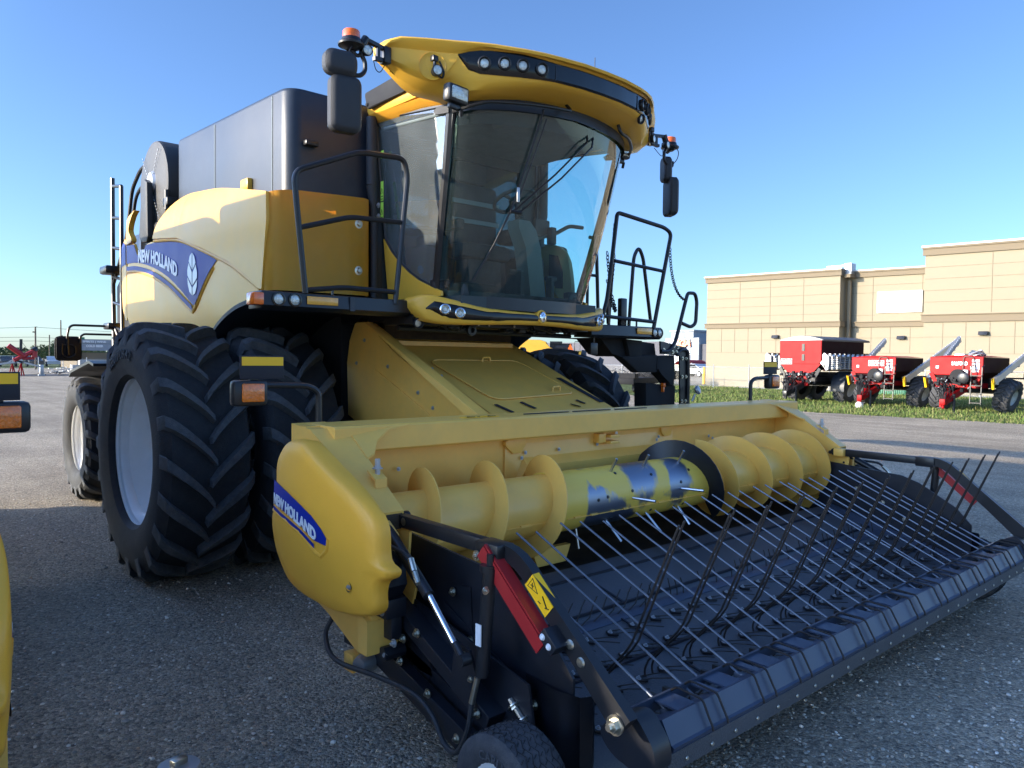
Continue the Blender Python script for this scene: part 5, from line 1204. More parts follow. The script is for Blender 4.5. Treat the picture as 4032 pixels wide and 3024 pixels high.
    s=MB().tube([on(.08,-.6,.003),on(.08,.75,.003),on(.45,.05,.003)],.0018,4,closed=True).bar(on(.14,-.1,.003),on(.24,.2,.003),.003,.002).bar(on(.24,-.2,.003),on(.14,.3,.003),.003,.002).bar(on(.6,.55,.003),on(.9,.05,.003),.006,.002).bar(on(.58,-.5,.003),on(.68,-.4,.003),.005,.002).bar(on(.85,-.1,.003),on(.95,.25,.003),.008,.002)
    s.build('sticker_print',M['ink'],stk,ang=0)
    # red safety stop under the arm
    s=MB(); a=Vector((sg*2.115,-3.95,.955)); b=Vector((sg*2.115,-4.275,.685)); 
    s.bar(a,b,.008,.055); s.bar(a+Vector((-sg*.025,-.02,.026)),b+Vector((-sg*.025,-.02,.026)),.05,.007); H('safety_stop',s,M['red'],ang=20)
    s=MB().box((sg*2.06,-4.36,.70),(sg*2.13,-4.28,.745),.002,Matrix.Rotation(-R(-40),3,'X')); sb=H('stop_bracket',s,M['hblack'])
    MB().lathe([(.012,0),(.009,.005),(0,.007)],(sg*2.132,-4.30,.735),(sg,0,0),12).lathe([(.012,0),(.009,.005),(0,.007)],(sg*2.132,-4.33,.71),(sg,0,0),12).build('bracket_bolt',M['white'],sb)
    # cylinders
    s=MB().cyl((sg*2.13,-3.30,.955),(sg*2.185,-3.72,.745),.024,n=16).cyl((sg*2.185,-3.88,.615),(sg*2.19,-3.95,.56),.014,n=10).cyl((sg*2.17,-3.95,.565),(sg*2.21,-3.95,.565),.022,n=12); lc=H('lift_cylinder',s,M['black'])
    s=MB().cyl((sg*2.155,-3.55,.80),(sg*2.16,-3.70,.755),.001); s.bm.free()
    MB().cyl((sg*2.18,-3.71,.75),(sg*2.19,-3.89,.610),.013,n=16).build('piston_rod',M['chrome'],lc)
    s=MB().tube([(sg*2.19,-3.60,.865),(sg*2.20,-3.64,.825)],.013,10).tube([(sg*2.20,-3.64,.825),(sg*2.20,-3.665,.79),(sg*2.185,-3.66,.77)],.012,10); s.build('hose_fitting',M['zinc'],lc)
    s=MB().cyl((sg*2.12,-4.01,.905),(sg*2.13,-3.98,.50),.026,n=16).cyl((sg*2.12,-4.01,.955),(sg*2.12,-4.01,.905),.014,n=10).cyl((sg*2.12,-4.0,.89),(sg*2.12,-4.0,.915),.032,n=16); vc=H('tilt_cylinder',s,M['black'])
    s=MB().tube([(sg*2.15,-3.98,.50),(sg*2.16,-3.96,.40)],.012,10).bolt((sg*2.15,-4.02,.83),(0,-1,0),.010,.01); s.build('hose_fitting',M['zinc'],vc)
    if sg<0:
        s=MB().box((-2.158,-4.005,.62),(-2.154,-3.975,.70)); s.build('data_sticker',M['white'],vc)
    # hydraulic hose
    s=MB().tube(cr([(sg*2.16,-3.24,.93),(sg*2.19,-3.40,.895),(sg*2.20,-3.55,.885),(sg*2.19,-3.60,.865)]),.009,8)
    s.tube(cr([(sg*2.20,-2.98,.47),(sg*2.24,-2.99,.40),(sg*2.26,-3.12,.33),(sg*2.22,-3.40,.335),(sg*2.19,-3.62,.33),(sg*2.18,-3.74,.28),(sg*2.18,-3.82,.20),(sg*2.18,-3.90,.20),(sg*2.17,-3.95,.30),(sg*2.16,-3.96,.40)]),.011,8)
    H('hydraulic_hose',s,M['plast'])
    # gauge wheel
    gw=bpy.data.objects.new('gauge_wheel',None); COL.objects.link(gw); gw.parent=HD; gw.location=(sg*2.20,-4.235,.205)
    s=MB(); s.lathe([(.115,-.075),(.125,-.088),(.165,-.10),(.195,-.092),(.210,-.078),(.214,-.03),(.215,.03),(.210,.078),(.195,.092),(.165,.10),(.115,.075)],(0,0,0),(1,0,0),56)
    gt=s.build('tyre',M['rubber2'],gw,ang=40)
    s=MB()
    for w in (-.055,-.028,0,.028,.055):
        N=44
        pts=[]
        for k in range(N):
            a=2*PI*k/N; zig=.008*(1 if k%2 else -1); r=.2145; pts.append((w+zig,-math.cos(a)*r,math.sin(a)*r))
        s.tube(pts,.0022,4,closed=True)
    for w in (-.07,-.042,-.014,.014,.042,.07):
        for k in range(44):
            a=2*PI*(k+.5)/44; r=.2146; a2=a+.05; s.tube([(w-.008,-math.cos(a)*r,math.sin(a)*r),(w+.008,-math.cos(a2)*r,math.sin(a2)*r)],.0016,4)
    s.build('tread_groove',M['matte'],gt)
    MB().lathe([(.118,-.078),(.11,-.07),(.095,-.03),(.04,-.03),(.035,-.06),(0,-.062)],(0,0,0),(1,0,0),32).lathe([(.118,.078),(.11,.07),(.095,.03),(0,.03)],(0,0,0),(1,0,0),32).build('rim',M['rim'],gw)
    def ct(u,v,w,sg=sg):
        a=R(112)-R(72)*u if sg<0 else R(68)+R(72)*u; r=.150+(v-.5)*.030; return (sg*(.0995+w),-math.cos(a)*r,math.sin(a)*r)
    if sg<0: lettering('lettering','CARLISLE',ct,M['belt'],gt,.01,.003,8)
# ---- windguard: front beam, rods, hoops and long fingers
s=MB().prism([(-4.590,.478),(-4.600,.482),(-4.640,.410),(-4.650,.405),(-4.648,.392),(-4.60,.385),(-4.53,.45)],'x',-1.87,1.94,.0); wg=H('windguard_beam',s,M['beam'],ang=20)
s=MB().prism([(-4.455,.430),(-4.462,.478),(-4.478,.482),(-4.475,.43)],'x',-1.87,1.94); s.build('beam_rear_lip',M['beam'],wg)
s=MB().prism([(-4.640,.392),(-4.652,.392),(-4.648,.325),(-4.630,.322)],'x',-1.90,1.95); s.build('rubber_strip',M['belt'],wg)
s=MB(); x=-1.80
while x<1.95: s.lathe([(.008,0),(.006,.004),(0,.005)],(x,-4.652,.352),(0,-1,0),10); x+=.145
s.build('strip_bolt',M['zinc'],wg)
hx=[-1.595+.290*i for i in range(13)]
s=MB()
for i,x in enumerate(hx):
    s.box((x-.16,-4.592,.466),(x-.06,-4.475,.473)); s.box((x+.055,-4.592,.466),(x+.09,-4.475,.473))
s.build('beam_bridge',M['beam'],wg)
for sg in (-1,1):
    q=[(p[0],p[1]) for p in rnd([(-4.42,.42,0),(-4.50,.50,0),(-4.58,.53,0),(-4.66,.44,0),(-4.665,.36,0),(-4.60,.335,0),(-4.48,.36,0)],.04,True,4)]
    H('end_cap',MB().prism(q,'x',sg*1.90 if sg<0 else 1.94,sg*1.985),M['hblack'])
rodm=None
for x in sorted([h-.125 for h in hx]+[h+.035 for h in hx]):
    if rodm is None:
        rs_=MB().tube([(0,-4.53,.425),(0,-4.0,.655),(0,-3.53,.858)],.0052,8).box((-.012,-4.56,.41),(.012,-4.50,.435),.002); o=H('windguard_rod',rs_,M['rod']); rodm=o.data; o.location.x=x
    else:
        o=bpy.data.objects.new('windguard_rod',rodm); COL.objects.link(o); o.parent=HD; o.location=(x,0,0)
    k=random.uniform(-1,1); o.rotation_euler=(R(.25*k),0,R(.35*random.uniform(-1,1))); 
    # keep the fixed end in place
    o.location.y=-4.53*(1-math.cos(o.rotation_euler.z)); 
fm=None
for i,x in enumerate(hx):
    if fm is None:
        f=MB()
        for d in (-.045,.045):
            k=d*.45
            f.tube(rnd([(d,-4.658,.400),(d,-4.655,.415),(d,-4.640,.440),(d*.95,-4.612,.492),(d*.9,-4.50,.500),(d*.9,-4.43,.44)],.015),.0046,6)
            f.tube(cr([(d*.9,-4.44,.43),(d*.8,-4.36,.355),(k+d*.3,-4.29,.262),(k+d*.2,-4.21,.232),(k+d*.15,-4.12,.26),(k+d*.1,-4.085,.33),(k,-4.10,.385)],n=4)+[Vector((k,-4.245,.545)),Vector((k,-4.275,.59)),Vector((k*.8,-4.48,1.075+(.012 if d>0 else 0)))],.0046,6)
            f.box((d*.9-.008,-4.46,.42),(d*.9+.008,-4.38,.44))
        f.box((-.05,-4.45,.40),(.05,-4.42,.44),.004)
        o=H('windguard_finger',f,M['wire']); fm=o.data; o.location.x=x
    else:
        o=bpy.data.objects.new('windguard_finger',fm); COL.objects.link(o); o.parent=HD; o.location=(x,0,0)
    o.rotation_euler=(0,0,R(random.uniform(-.25,.25)))
s=MB()
for x in (-1.86,-1.74):
    s.tube([(x,-4.49,.20),(x+.02,-4.52,.12),(x+.03,-4.52,.05)],.006,6); s.box((x-.02,-4.50,.19),(x+.01,-4.47,.22))
H('front_tine',s,M['wire'])
# ---- marker lamps on stalks at each end
for sg in (-1,1):
    xs=sg*2.39; y=-2.53; dz=0 if sg<0 else -.0
    s=MB().tube(rnd([(sg*2.04,y,1.33),(sg*2.04,y,1.49),(sg*2.11,y,1.52),(sg*2.33,y,1.525)],.07),.0165,10); stalk=H('lamp_stalk',s,M['black'])
    s=MB().box((sg*2.49,y-.03,1.425),(sg*2.32,y+.045,1.55),.02).box((sg*2.40,y+.0,1.53),(sg*2.36,y+.02,1.58)); lp=s.build('lamp_housing',M['black'],stalk)
    MB().box((sg*2.455,y-.045,1.445),(sg*2.345,y-.026,1.535),.008).build('amber_lens',M['orange'],lp)
    pl=MB().box((sg*2.455,y-.012,1.555),(sg*2.235,y-.004,1.668),.002).build('marker_plate',M['stripe'],stalk)
    MB().box((sg*2.447,y-.016,1.620),(sg*2.240,y-.0125,1.662)).build('marker_stripe',M['sticker'],pl)
# ================================================================== NEIGHBOUR COMBINE (its right side just enters the frame, its shadow falls on the lot)
split_parts({'auger_tube','grip_tape','retract_finger','arm_bolt','beam_bridge','grab_rail','wall_bolt','frame_bolt','bracket_bolt','cheek_bolt','plate_bolt','panel_bolt','finger_guide','adjuster_bolt','strip_bolt','underfloor_bolt','lime_sticker','seat_stripe','hatch_handle','strip_seam','front_tine','pedals','plate_hole','door_lock','tank_seam','wiper_blade','ladder_stop','stripper_plate','tension_bolt','hose_fitting','hydraulic_hose','belt_lacing','belt_strip','inner_rail','safety_chain','info_sticker','frame_foot','coupling'})
nb=copy_tree(CB,skip=('access_handrail','safety_chain','ladder_box','box_cover','perforated_plate','small_horn','inner_rail')); nb.location=(-5.80,0,0); tag(nb,'yellow combine harvester almost wholly cut off by the left edge of the picture','combine harvester')
nh_=copy_tree(HD,skip=('windguard_finger','tine_clip','windguard_rod')); nh_.location=(-5.80,.0,-.075)
for o in [o for o in HD.children if o.name.split('.')[0]=='end_shield' and sum(v.co.x for v in o.data.vertices)>0]:
    for c in list(o.children_recursive)+[o]: bpy.data.objects.remove(c)
for o in [o for o in nh_.children if o.name.split('.')[0]=='end_shield']: o.location=(-.08,0,-.08)
tag(nh_,'pickup header cut off by the left edge, only yellow shield and marker lamp showing','pickup header')
# ================================================================== GROUND
def struct(name,mb,m,**k):
    o=mb.build(name,m,None,**k); o['kind']='structure'; return o
s=MB(); s.quad([(-500,-300,0),(900,-300,0),(900,900,0),(-500,900,0)]); struct('gravel_lot',s,M['gravel'],ang=0)
s=MB(); e=[(20.35,9.5),(20.5,7.0),(20.7,4.5),(20.95,2.5),(20.9,0),(21.2,-3),(21.0,-30)]
s.bm.faces.new([s.bm.verts.new((x,y,.004)) for x,y in e+[(40.0,-30),(40.0,25.5),(44,30),(60,42),(56,52),(34,30),(22,14)]]); struct('grass_strip',s,M['grassbase'],ang=0)
s=MB(); s.quad([(38.9,20.6,.008),(41,22,.008),(41,-30,.008),(39.6,-30,.008)]); struct('wall_path',s,M['pave'],ang=0)
s=MB(); s.quad([(-60,52,.004),(140,76,.004),(140,84,.004),(-60,58,.004)]); struct('far_gravel_track',s,M['asphalt'],ang=0)
s=MB(); s.quad([(-80,98,.006),(40,98,.006),(90,150,.006),(-80,150,.006)]); struct('far_grass',s,M['grassbase'],ang=0)
# grass blades
def in_grass(x,y):
    edge=interp(-y,[-14,-9.5,-7,-4.5,-2.5,0,3],[22,20.35,20.5,20.7,20.95,20.9,21.2]); 
    return x>edge+.1*math.sin(y*5)-.15 and x<39.2 and y<14+(x-22)*.9
s=MB(); rs=random.Random(21); bm=s.bm; n=0
while n<46000:
    t=rs.random(); x=20.2+19*(t**1.5); y=rs.uniform(-3.5,24)
    if not in_grass(x,y): continue
    # keep to the wedge the lot looks at
    n+=1; h=(.035+.07*rs.random()**2)*(1+(.8 if math.sin(x*1.7+y*.6)*math.sin(y*1.3)>.5 else 0)); w=.010+.012*rs.random(); a=rs.random()*PI; dx,dy=math.cos(a)*w,math.sin(a)*w; lx,ly=rs.uniform(-.04,.04),rs.uniform(-.04,.04)
    bm.faces.new([bm.verts.new((x-dx,y-dy,0)),bm.verts.new((x+dx,y+dy,0)),bm.verts.new((x+lx,y+ly,h))])
o=s.build('grass_blades',M['blades'],None,ang=0,norm=False); tag(o,'short green grass along the foot of the tan building','grass',kind='stuff')
# loose stones near the camera
s=MB(); rs=random.Random(33)
ico=bmesh.new(); bmesh.ops.create_icosphere(ico,subdivisions=1,radius=1); iv=[v.co.copy() for v in ico.verts]; idx={v:i for i,v in enumerate(ico.verts)}; ifc=[[idx[v] for v in f.verts] for f in ico.faces]; ico.free()
C0=Vector((-3.888,-6.123,1.665)); n=0; verts=[]; faces=[]
while n<16000:
    d=1.9+8.5*rs.random()**1.5; a=R(41.4)+R(rs.uniform(-37,37)); x=C0.x+math.sin(a)*d; y=C0.y+math.cos(a)*d
    n+=1; r=.004+.007*rs.random()**2.2; 
    if rs.random()<.01: r*=1.7
    sx,sy,sz=r*rs.uniform(.8,1.3),r*rs.uniform(.8,1.3),r*rs.uniform(.5,.8); ca,sa=math.cos(rs.random()*6.28),math.sin(rs.random()*6.28); b=len(verts)
    ca=math.cos(a*13+n); sa=math.sin(a*13+n)
    for v in iv:
        q=1+.18*rs.uniform(-1,1); vx,vy,vz=v.x*sx*q,v.y*sy*q,v.z*sz*q
        verts.append((x+vx*ca-vy*sa,y+vx*sa+vy*ca,vz+sz*.45))
    faces+= [[b+i for i in f] for f in ifc]
me=bpy.data.meshes.new('loose_stones'); me.from_pydata(verts,[],faces); me.materials.append(M['stones']); o=bpy.data.objects.new('loose_stones',me); COL.objects.link(o); tag(o,'loose grey and tan gravel stones on the lot','gravel',kind='stuff')
# small round galvanised lid with a square stud near the camera
lid=thing('galvanised_lid','small galvanised round lid with a square knob lying on the gravel at the bottom edge','lid',(-2.90,-3.035,0),R(20))
MB().lathe([(.0,.052),(.078,.046),(.083,.040),(.083,.032),(.078,.028),(.0,.028)],(0,0,0),(0,0,1),36).cyl((0,0,0),(0,0,.03),.03).build('lid_plate',M['beam'] if False else M['galv'],lid); MB().box((-.030,-.018,.049),(.030,.018,.074),.004).build('knob',M['zinc'],lid)
s=MB().tube([(x,y,.008+.004*math.sin(x*30)) for x,y in ((-.1,0),(-.03,.01),(.05,.0),(.12,-.02))],.004,5); o=s.build('straw_stem',M['wood'],None); o.location=(-.75,-4.7,0); o.location=(1.35,-5.0,.0); tag(o,'single pale dry stem lying on the gravel in the lower right','straw')
# ================================================================== TAN BUILDING
WX=41.
def zz(z,y): return z-.0022*z*(24.4-y)
def wallbox(s,x0,x1,y0,y1,z0,z1):
    # box whose top and bottom follow the slight fall of the roof line
    v=[(x,y,zz(z,y)) for z in (z0,z1) for x,y in ((x0,y0),(x1,y0),(x1,y1),(x0,y1))]
    b=[s.bm.verts.new(p) for p in v]
    for f in ((0,1,2,3),(4,5,6,7),(0,1,5,4),(1,2,6,5),(2,3,7,6),(3,0,4,7)): s.bm.faces.new([b[i] for i in f])
    return s
T=thing('tan_building','large tan stucco building with brown trim bands, stepped blocks and one upper window','building',(WX,12,0)); T.location=(0,0,0)
def W(name,s,m,p=None,**k): return s.build(name,m,p or T,**k)
blocks=[(WX,15.25,24.55,7.42,'A'),(WX+1.0,10.3,15.4,7.34,'B'),(WX,-14.,10.52,8.32,'C')]
s=MB(); 
for x,y0,y1,z,_ in blocks: wallbox(s,x,x+14,y0,y1,-.3,z-.10 if z<8 else z-.12)
wall=W('wall',s,M['stucco'],ang=0)
s=MB(); cap=MB(); jn=MB()
def lineH(x,y0,y1,z): wallbox(jn,x-.012,x-.002,y0,y1,z-.015,z+.015)
def lineV(x,y,z0,z1): wallbox(jn,x-.013,x-.002,y-.016,y+.016,z0,z1)
for x,y0,y1,z,k in blocks:
    c=.42 if k!='C' else .50
    wallbox(s,x-.10,x-.003,y0-(.10 if k=='A' else 0),y1+.10,z-c,z-.05); wallbox(s,x-.16,x-.11,y0-(.12 if k=='A' else 0),y1+.12,z-.14,z-.05)
    wallbox(cap,x-.20,x+.3,y0-(.14 if k=='A' else 0),y1+.14,z-.046,z+.02 if k!='C' else z+.05)
    zb=3.90 if k!='C' else 4.06; zt=zb+.34 if k!='C' else zb+.44
    if k=='B': zb,zt=3.88,4.22
    wallbox(s,x-.09,x-.003,y0-(.09 if k=='A' else 0),y1+.10,zb,zt-.06); wallbox(s,x-.15,x-.003,y0-(.12 if k=='A' else 0),y1+.13,zt-.055,zt)
# returns of the brown trim on the side of the left block (built a little proud)
wallbox(s,WX+.002,WX+1.0,15.14,15.248,7.0,7.37); wallbox(s,WX+.002,WX+1.0,15.15,15.248,3.90,4.24)
for z in (6.50,5.90,5.30,4.70): lineH(WX,15.25,24.55,z)
for y in (22.0,19.8,17.55): lineV(WX,y,4.25,7.0)
for y in (23.35,22.34,21.35,20.37,19.35,18.37,17.38,16.35): lineV(WX,y,2.30,3.88)
for z in (3.10,2.27): lineH(WX,15.25,24.55,z)
for z in (6.4,5.95,4.60): lineH(WX+1,13.6 if z<6 else 10.4,15.4,z)
for y in (13.75,11.0): lineV(WX+1,y,4.25,6.9)
for z in (3.22,2.3): lineH(WX+1,10.4,15.4,z)
for y in (14.9,13.8,12.7,11.6): lineV(WX+1,y,2.32,3.86)
for z in (7.15,6.50,5.85,5.20): lineH(WX,-14,10.5,z)
for y in (7.24,3.4,-.4): lineV(WX,y,4.55,7.8)
for z in (3.22,2.3): lineH(WX,-14,10.5,z)
for k in range(12): lineV(WX,9.54-1.13*k,2.32,4.04)
W('trim_band',s,M['stucco2'],ang=0); W('roof_cap',cap,M['cap'],ang=0); W('panel_joints',jn,M['joint'],ang=0)
s=MB(); x=WX+1-.03
wallbox(s,x-.02,x+.02,11.0,13.42,4.78,5.92); 
for y0,y1,z0,z1 in ((13.38,13.46,4.74,5.96),(10.96,11.04,4.74,5.96),(10.96,13.46,4.70,4.80),(10.96,13.46,5.90,5.98),(12.60,12.66,4.78,5.92),(11.78,11.84,4.78,5.92),(11.0,13.42,5.46,5.52)): wallbox(cap_:=MB() if False else s,x-.02,x-.02,y0,y1,z0,z1) if False else None
wn=W('window',s,M['winglass'],ang=0)
s=MB()
for y0,y1,z0,z1 in ((13.38,13.46,4.72,5.98),(10.96,11.04,4.72,5.98),(11.04,13.38,4.72,4.80),(11.04,13.38,5.90,5.98),(12.60,12.66,4.80,5.90),(11.78,11.84,4.80,5.90),(11.04,11.78,5.46,5.52),(11.84,12.60,5.46,5.52),(12.66,13.38,5.46,5.52)): wallbox(s,x-.06,x-.021,y0,y1,z0,z1)
W('frame',s,M['cap'],wn,ang=0)
for x,y,z in ((WX,19.35,3.30),(WX+1,12.05,3.22),(WX,7.55,3.40)):
    s=MB().prism([(x-.22,zz(z,y)-.08),(x-.03,zz(z,y)-.10),(x-.03,zz(z,y)+.11),(x-.14,zz(z,y)+.11)],'y',y-.22,y+.22,.01); W('wall_lamp',s,M['black'])
s=MB().box((WX+.6,14.9,1.0),(WX+.75,15.08,6.6)).box((WX+.2,14.75,6.75),(WX+.9,15.1,6.95)); W('downpipe',s,M['stucco2'])
s=MB().box((WX+.4,14.8,6.96),(WX+1.0,15.2,7.60)).box((WX+.4,15.2,7.42),(WX+.6,16.3,7.52)); W('roof_unit',s,M['galv'])
# green cabinet
s=MB().box((38.0,10.2,0),(38.7,11.6,.42),.02)
for k in range(12): s.box((37.97,10.28+.11*k,.06),(38.0,10.33+.11*k,.38))
tag(s.build('utility_cabinet',M['green'],None),'low green utility cabinet on the grass between the left and middle red spreaders','cabinet')
s=MB().cyl((39.2,9.0,0),(39.2,9.0,.25),.07).cyl((39.2,9.0,.25),(39.2,9.0,.42),.10,.05).cyl((39.05,9.0,.28),(39.35,9.0,.28),.05); tag(s.build('fire_hydrant',M['plast'],None),'small dark standpipe at the foot of the tan wall between two spreaders','hydrant')
# chain-link fence
FX=38.3
F_=thing('chain_link_fence','chain-link fence with pipe posts running along the grass before the tan building','fence')
s=MB(); s.quad([(FX,-12,.03),(FX,33,.03),(FX,33,1.30),(FX,-12,1.30)]); s.build('mesh_panel',M['link'],F_,ang=0)
y=32.3
while y>-10:
    MB().tube([(FX-.03,y,0),(FX-.03,y,1.48)],.028,8).build('post',M['galv'],F_); y-=2.55
MB().tube([(FX-.03,-12,1.31),(FX-.03,33,1.31)],.02,6).build('top_rail',M['galv'],F_)
# bollards
for p in ((43.2,26.2),): tag(MB().cyl((*p,0),(*p,1.15),.10).lathe([(.10,1.15),(.08,1.22),(0,1.25)],(*p,0),(0,0,1),16).build('bollard',M['sticker'],None),'yellow bollard at the left corner of the tan building','bollard')
# ================================================================== RED SPREADERS
def spreader(name,label,loc,rz,sc,kind):
    t=thing(name,label,'spreader',loc,rz,'red fertiliser spreaders on the grass'); t.scale=(sc,)*3
    def S(n,s,m,p=None,**k): return s.build(n,m,p or t,**k)
    big=kind=='big'
    hw=.92; zt=2.05; zb=1.38
    if big: hw=.98; zt=2.62; zb=1.62
    # hopper
    s=MB(); s.prism([(-hw,zt),(hw,zt),(hw,zb+.15),(hw-.12,zb),(-hw+.12,zb),(-hw,zb+.15)],'x',-.05,0,.02) 
    if big: s.prism([(-hw+.02,zb+.02),(hw-.02,zb+.02),(.42,zb-.52),(.30,zb-.42),(.18,zb-.52),(0,zb-.44),(-.18,zb-.52),(-.42,zb-.52)],'x',-.04,-.005)
    S('front_plate',s,M['sred'],ang=20)
    s=MB(); a=[(.0,-hw,zt-.02),(.0,hw,zt-.02),(.0,hw,zb+.1),(0,.35,zb-.35),(0,-.35,zb-.35),(0,-hw,zb+.1)]; L_=3.2 if big else 2.3
    s.loft([a,[(L_,p[1],p[2]+(.30 if p[2]<zb else 0)) for p in a]]); S('hopper',s,M['dred'],ang=20)
    if big:
        s=MB(); N=9; s.loft([[(x,-hw+2*hw*k/N,zt+.02+.16*math.sin(PI*k/N)) for k in range(N+1)]+[(x,hw,zt),(x,-hw,zt)] for x in (-.02,.02)]); S('tarp_bow',s,M['cap'])
        s=MB(); s.loft([[(x,-hw-.03+2*(hw+.03)*k/N,zt+.03+.17*math.sin(PI*k/N)) for k in range(N+1)]+[(x,hw+.03,zt-.04),(x,-hw-.03,zt-.04)] for x in [.03+i*.6 for i in range(7)]]); S('tarp',s,M['tank'])
        s=MB().prism([(-.22,zt-.45),(-.10,zt-.45),(-.10,zt-.15),(-.22,zt-.15)],'x',-.075,-.052).prism([(-.22,zt-.85),(-.10,zt-.85),(-.10,zt-.58),(-.22,zt-.58)],'x',-.075,-.052); S('sight_window',s,M['black'])
        s=MB().box((-.10,-.42,.72),(.02,.52,1.10),.01); S('lower_box',s,M['sred']); s=MB()
        for k in (-.38,-.18,.0,.2,.4): s.lathe([(.0,-.02),(.055,-.01),(.055,.02)],(-.08,k+.03,1.20),(-1,0,0),10)
        S('metering_port',s,M['cap'])
        s=MB().box((-.06,-.48,1.14),(.02,.56,1.26),.01); S('metering_bar',s,M['black'])
        # folded booms: white end brackets with tubes running back
        for y0,x0 in ((-1.25,-.25),(1.55,-.1)):
            s=MB().prism([(y0-.20,1.95),(y0+.02,2.10),(y0+.10,1.98),(y0+.06,1.80),(y0+.20,1.68),(y0+.08,1.60),(y0-.08,1.36),(y0-.18,1.42),(y0-.20,1.70)],'x',x0-.03,x0+.02,.01); b=S('boom_bracket',s,M['cap'])
            s=MB().prism([(y0-.06,1.60),(y0+.05,1.60),(y0-.02,1.47)],'x',x0-.045,x0-.031); s.build('bracket_hole',M['black'],b)
            s=MB()
            for k in range(7): s.tube([(x0,y0-.15+.03*(k%3),1.45+.085*k),(x0+3.2,y0-.15+.03*(k%3),1.45+.085*k)],.022,6)
            for k in range(9): s.box((x0+.35*k+.1,y0-.2,1.42),(x0+.35*k+.16,y0+.04,2.06)); 
            for k in range(8): s.lathe([(.0,0),(.07,.0),(.05,.1)],(x0+.3+.36*k,y0-.18,1.95),(.2,-1,.2),8)
            S('folded_boom',s,M['galv'])
            s=MB().box((x0+.05,y0-.10,2.02),(x0+3.2,y0+.02,2.09)).box((x0+.1,y0+.04,1.35),(x0+3.2,y0+.12,1.42)); S('boom_rail',s,M['dred'])
    else:
        S('hopper_lid',MB().prism([(-hw,zt),(-.3,zt+.06),(.3,zt+.05),(hw,zt)],'x',-.02,L_,.01),M['sred'])
        s=MB(); s.lathe([(.0,-.12),(.20,-.12),(.28,-.08),(.28,.06),(.0,.06)],(-.22,-.15,1.32),(-1,.15,0),24); fan=S('fan_housing',s,M['matte'])
        s=MB().lathe([(.18,-.10),(.20,.02),(.14,.05),(.0,.04)],(-.40,-.40,1.28),(-1,0,0),20); s.build('fan_inlet',M['black'],fan)
        s=MB()
        for yy in (-.62,-.98): s.tube(rnd([(-.35,yy,.35),(-.30,yy,1.15),(-.28,yy,1.70),(-.12,yy,1.75)],.05),.022,6)
        for z in (.38,.70,1.0,1.36): s.box((-.38,-.98,z),(-.28,-.62,z+.03))
        s.tube(rnd([(-.1,-.25,1.45),(-.1,-.28,zt+.02),(-.1,-.62,zt-.02),(-.1,-.70,1.50)],.08),.016,6)
        S('ladder',s,M['black'])
        s=MB()
        for y0,y1,z0,z1 in ((-.55,-.80,1.86,1.95),(-.55,-.80,1.74,1.82),(-.50,-.80,1.60,1.71),(-.55,-.78,1.50,1.57),(.70,.60,1.62,1.72)): s.box((-.058,min(y0,y1),z0),(-.052,max(y0,y1),z1))
        S('info_sticker',s,M['white'])
        # conveyor booms slanting up and back on both sides
        for sg in (-1,1):
            s=MB(); a=Vector((.3,sg*1.15,1.15)); b=Vector((4.1,sg*1.60,2.85)); 
            s.bar(a,b,.10,.22); 
            for k in range(22):
                p=a.lerp(b,k/22); q=a.lerp(b,(k+.5)/22); s.bar(p+Vector((0,-sg*.06,-.12)),q+Vector((0,-sg*.06,.12)),.02,.02)
            for k in range(8): p=a.lerp(b,k/8+.05); s.box(p-Vector((.05,.05,.18)),p+Vector((.05,.05,-.11)))
            S('folded_boom',s,M['galv'])
            s=MB(); s.bar(a+Vector((-.15,sg*.02,.12)),a+Vector((-.05,sg*.0,-.25)),.08,.12)
            S('boom_tip_guard',s,M['sticker'])
            s=MB()
            for k in range(5): s.lathe([(.0,.0),(.045,0),(.045,.05)],a+Vector((-.18+.03*k,-sg*.02,.10-.085*k)),(-1,0,0),8)
            S('outlet',s,M['black'])
        s=MB().box((-.14,-.20,1.40),(-.06,-.45,1.58),.02); S('control_box',s,M['galv'])
    # marks
    if big: a0,a1,z0,z1=.86,.42,1.66,1.80
    else: a0,a1,z0,z1=.15,-.40,1.74,1.88
    if kind!='plain':
        s=MB()
        for q in ((a0+.05,a1-.05,z1+.03,z1+.045),(a0+.05,a1-.05,z0-.045,z0-.03),(a0+.05,a0+.035,z0-.03,z1+.03),(a1-.035,a1-.05,z0-.03,z1+.03)): s.box((-.060,min(q[0],q[1]),q[2]),(-.052,max(q[0],q[1]),q[3]))
        S('letter_frame',s,M['white'])
    lettering('lettering','SALFORD',lambda u,v,w:(-.054-w,a0+(a1-a0)*u,z0+(z1-z0)*v),M['white'],t,.03,.006)
    # frame, drawbar, hitch
    s=MB().bar((-.9,0,.42),(.4,-.30,.98),.16,.20).bar((-.9,0,.42),(.4,.30,.98),.16,.20).box((-.05,-.62,.90),(3.0,-.50,1.08)).box((-.05,.50,.90),(3.0,.62,1.08)).box((-.1,-.75,.92),(.05,.75,1.06))
    s.bar((-.05,-hw+.05,1.45),(-.02,-.62,.95),.06,.14).bar((-.05,hw-.05,1.45),(-.02,.62,.95),.06,.14).bar((-.12,-.55,1.25),(-.06,-.38,.92),.08,.12)
    S('frame',s,M['sred'] if not big else M['black'])
    s=MB().box((-1.10,-.10,.30),(-.85,.10,.52),.02).cyl((-1.0,0,.18),(-1.0,0,.34),.05).cyl((-1.05,.08,.26),(-.9,.08,.26),.04); S('hitch',s,M['sred'] if not big else M['black'])
    s=MB().cyl((-.55,-.18,.02),(-.55,-.18,.70),.045).box((-.66,-.28,.0),(-.44,-.08,.03)); S('jack',s,M['black'])
    s=MB(); rs=random.Random(len(label))
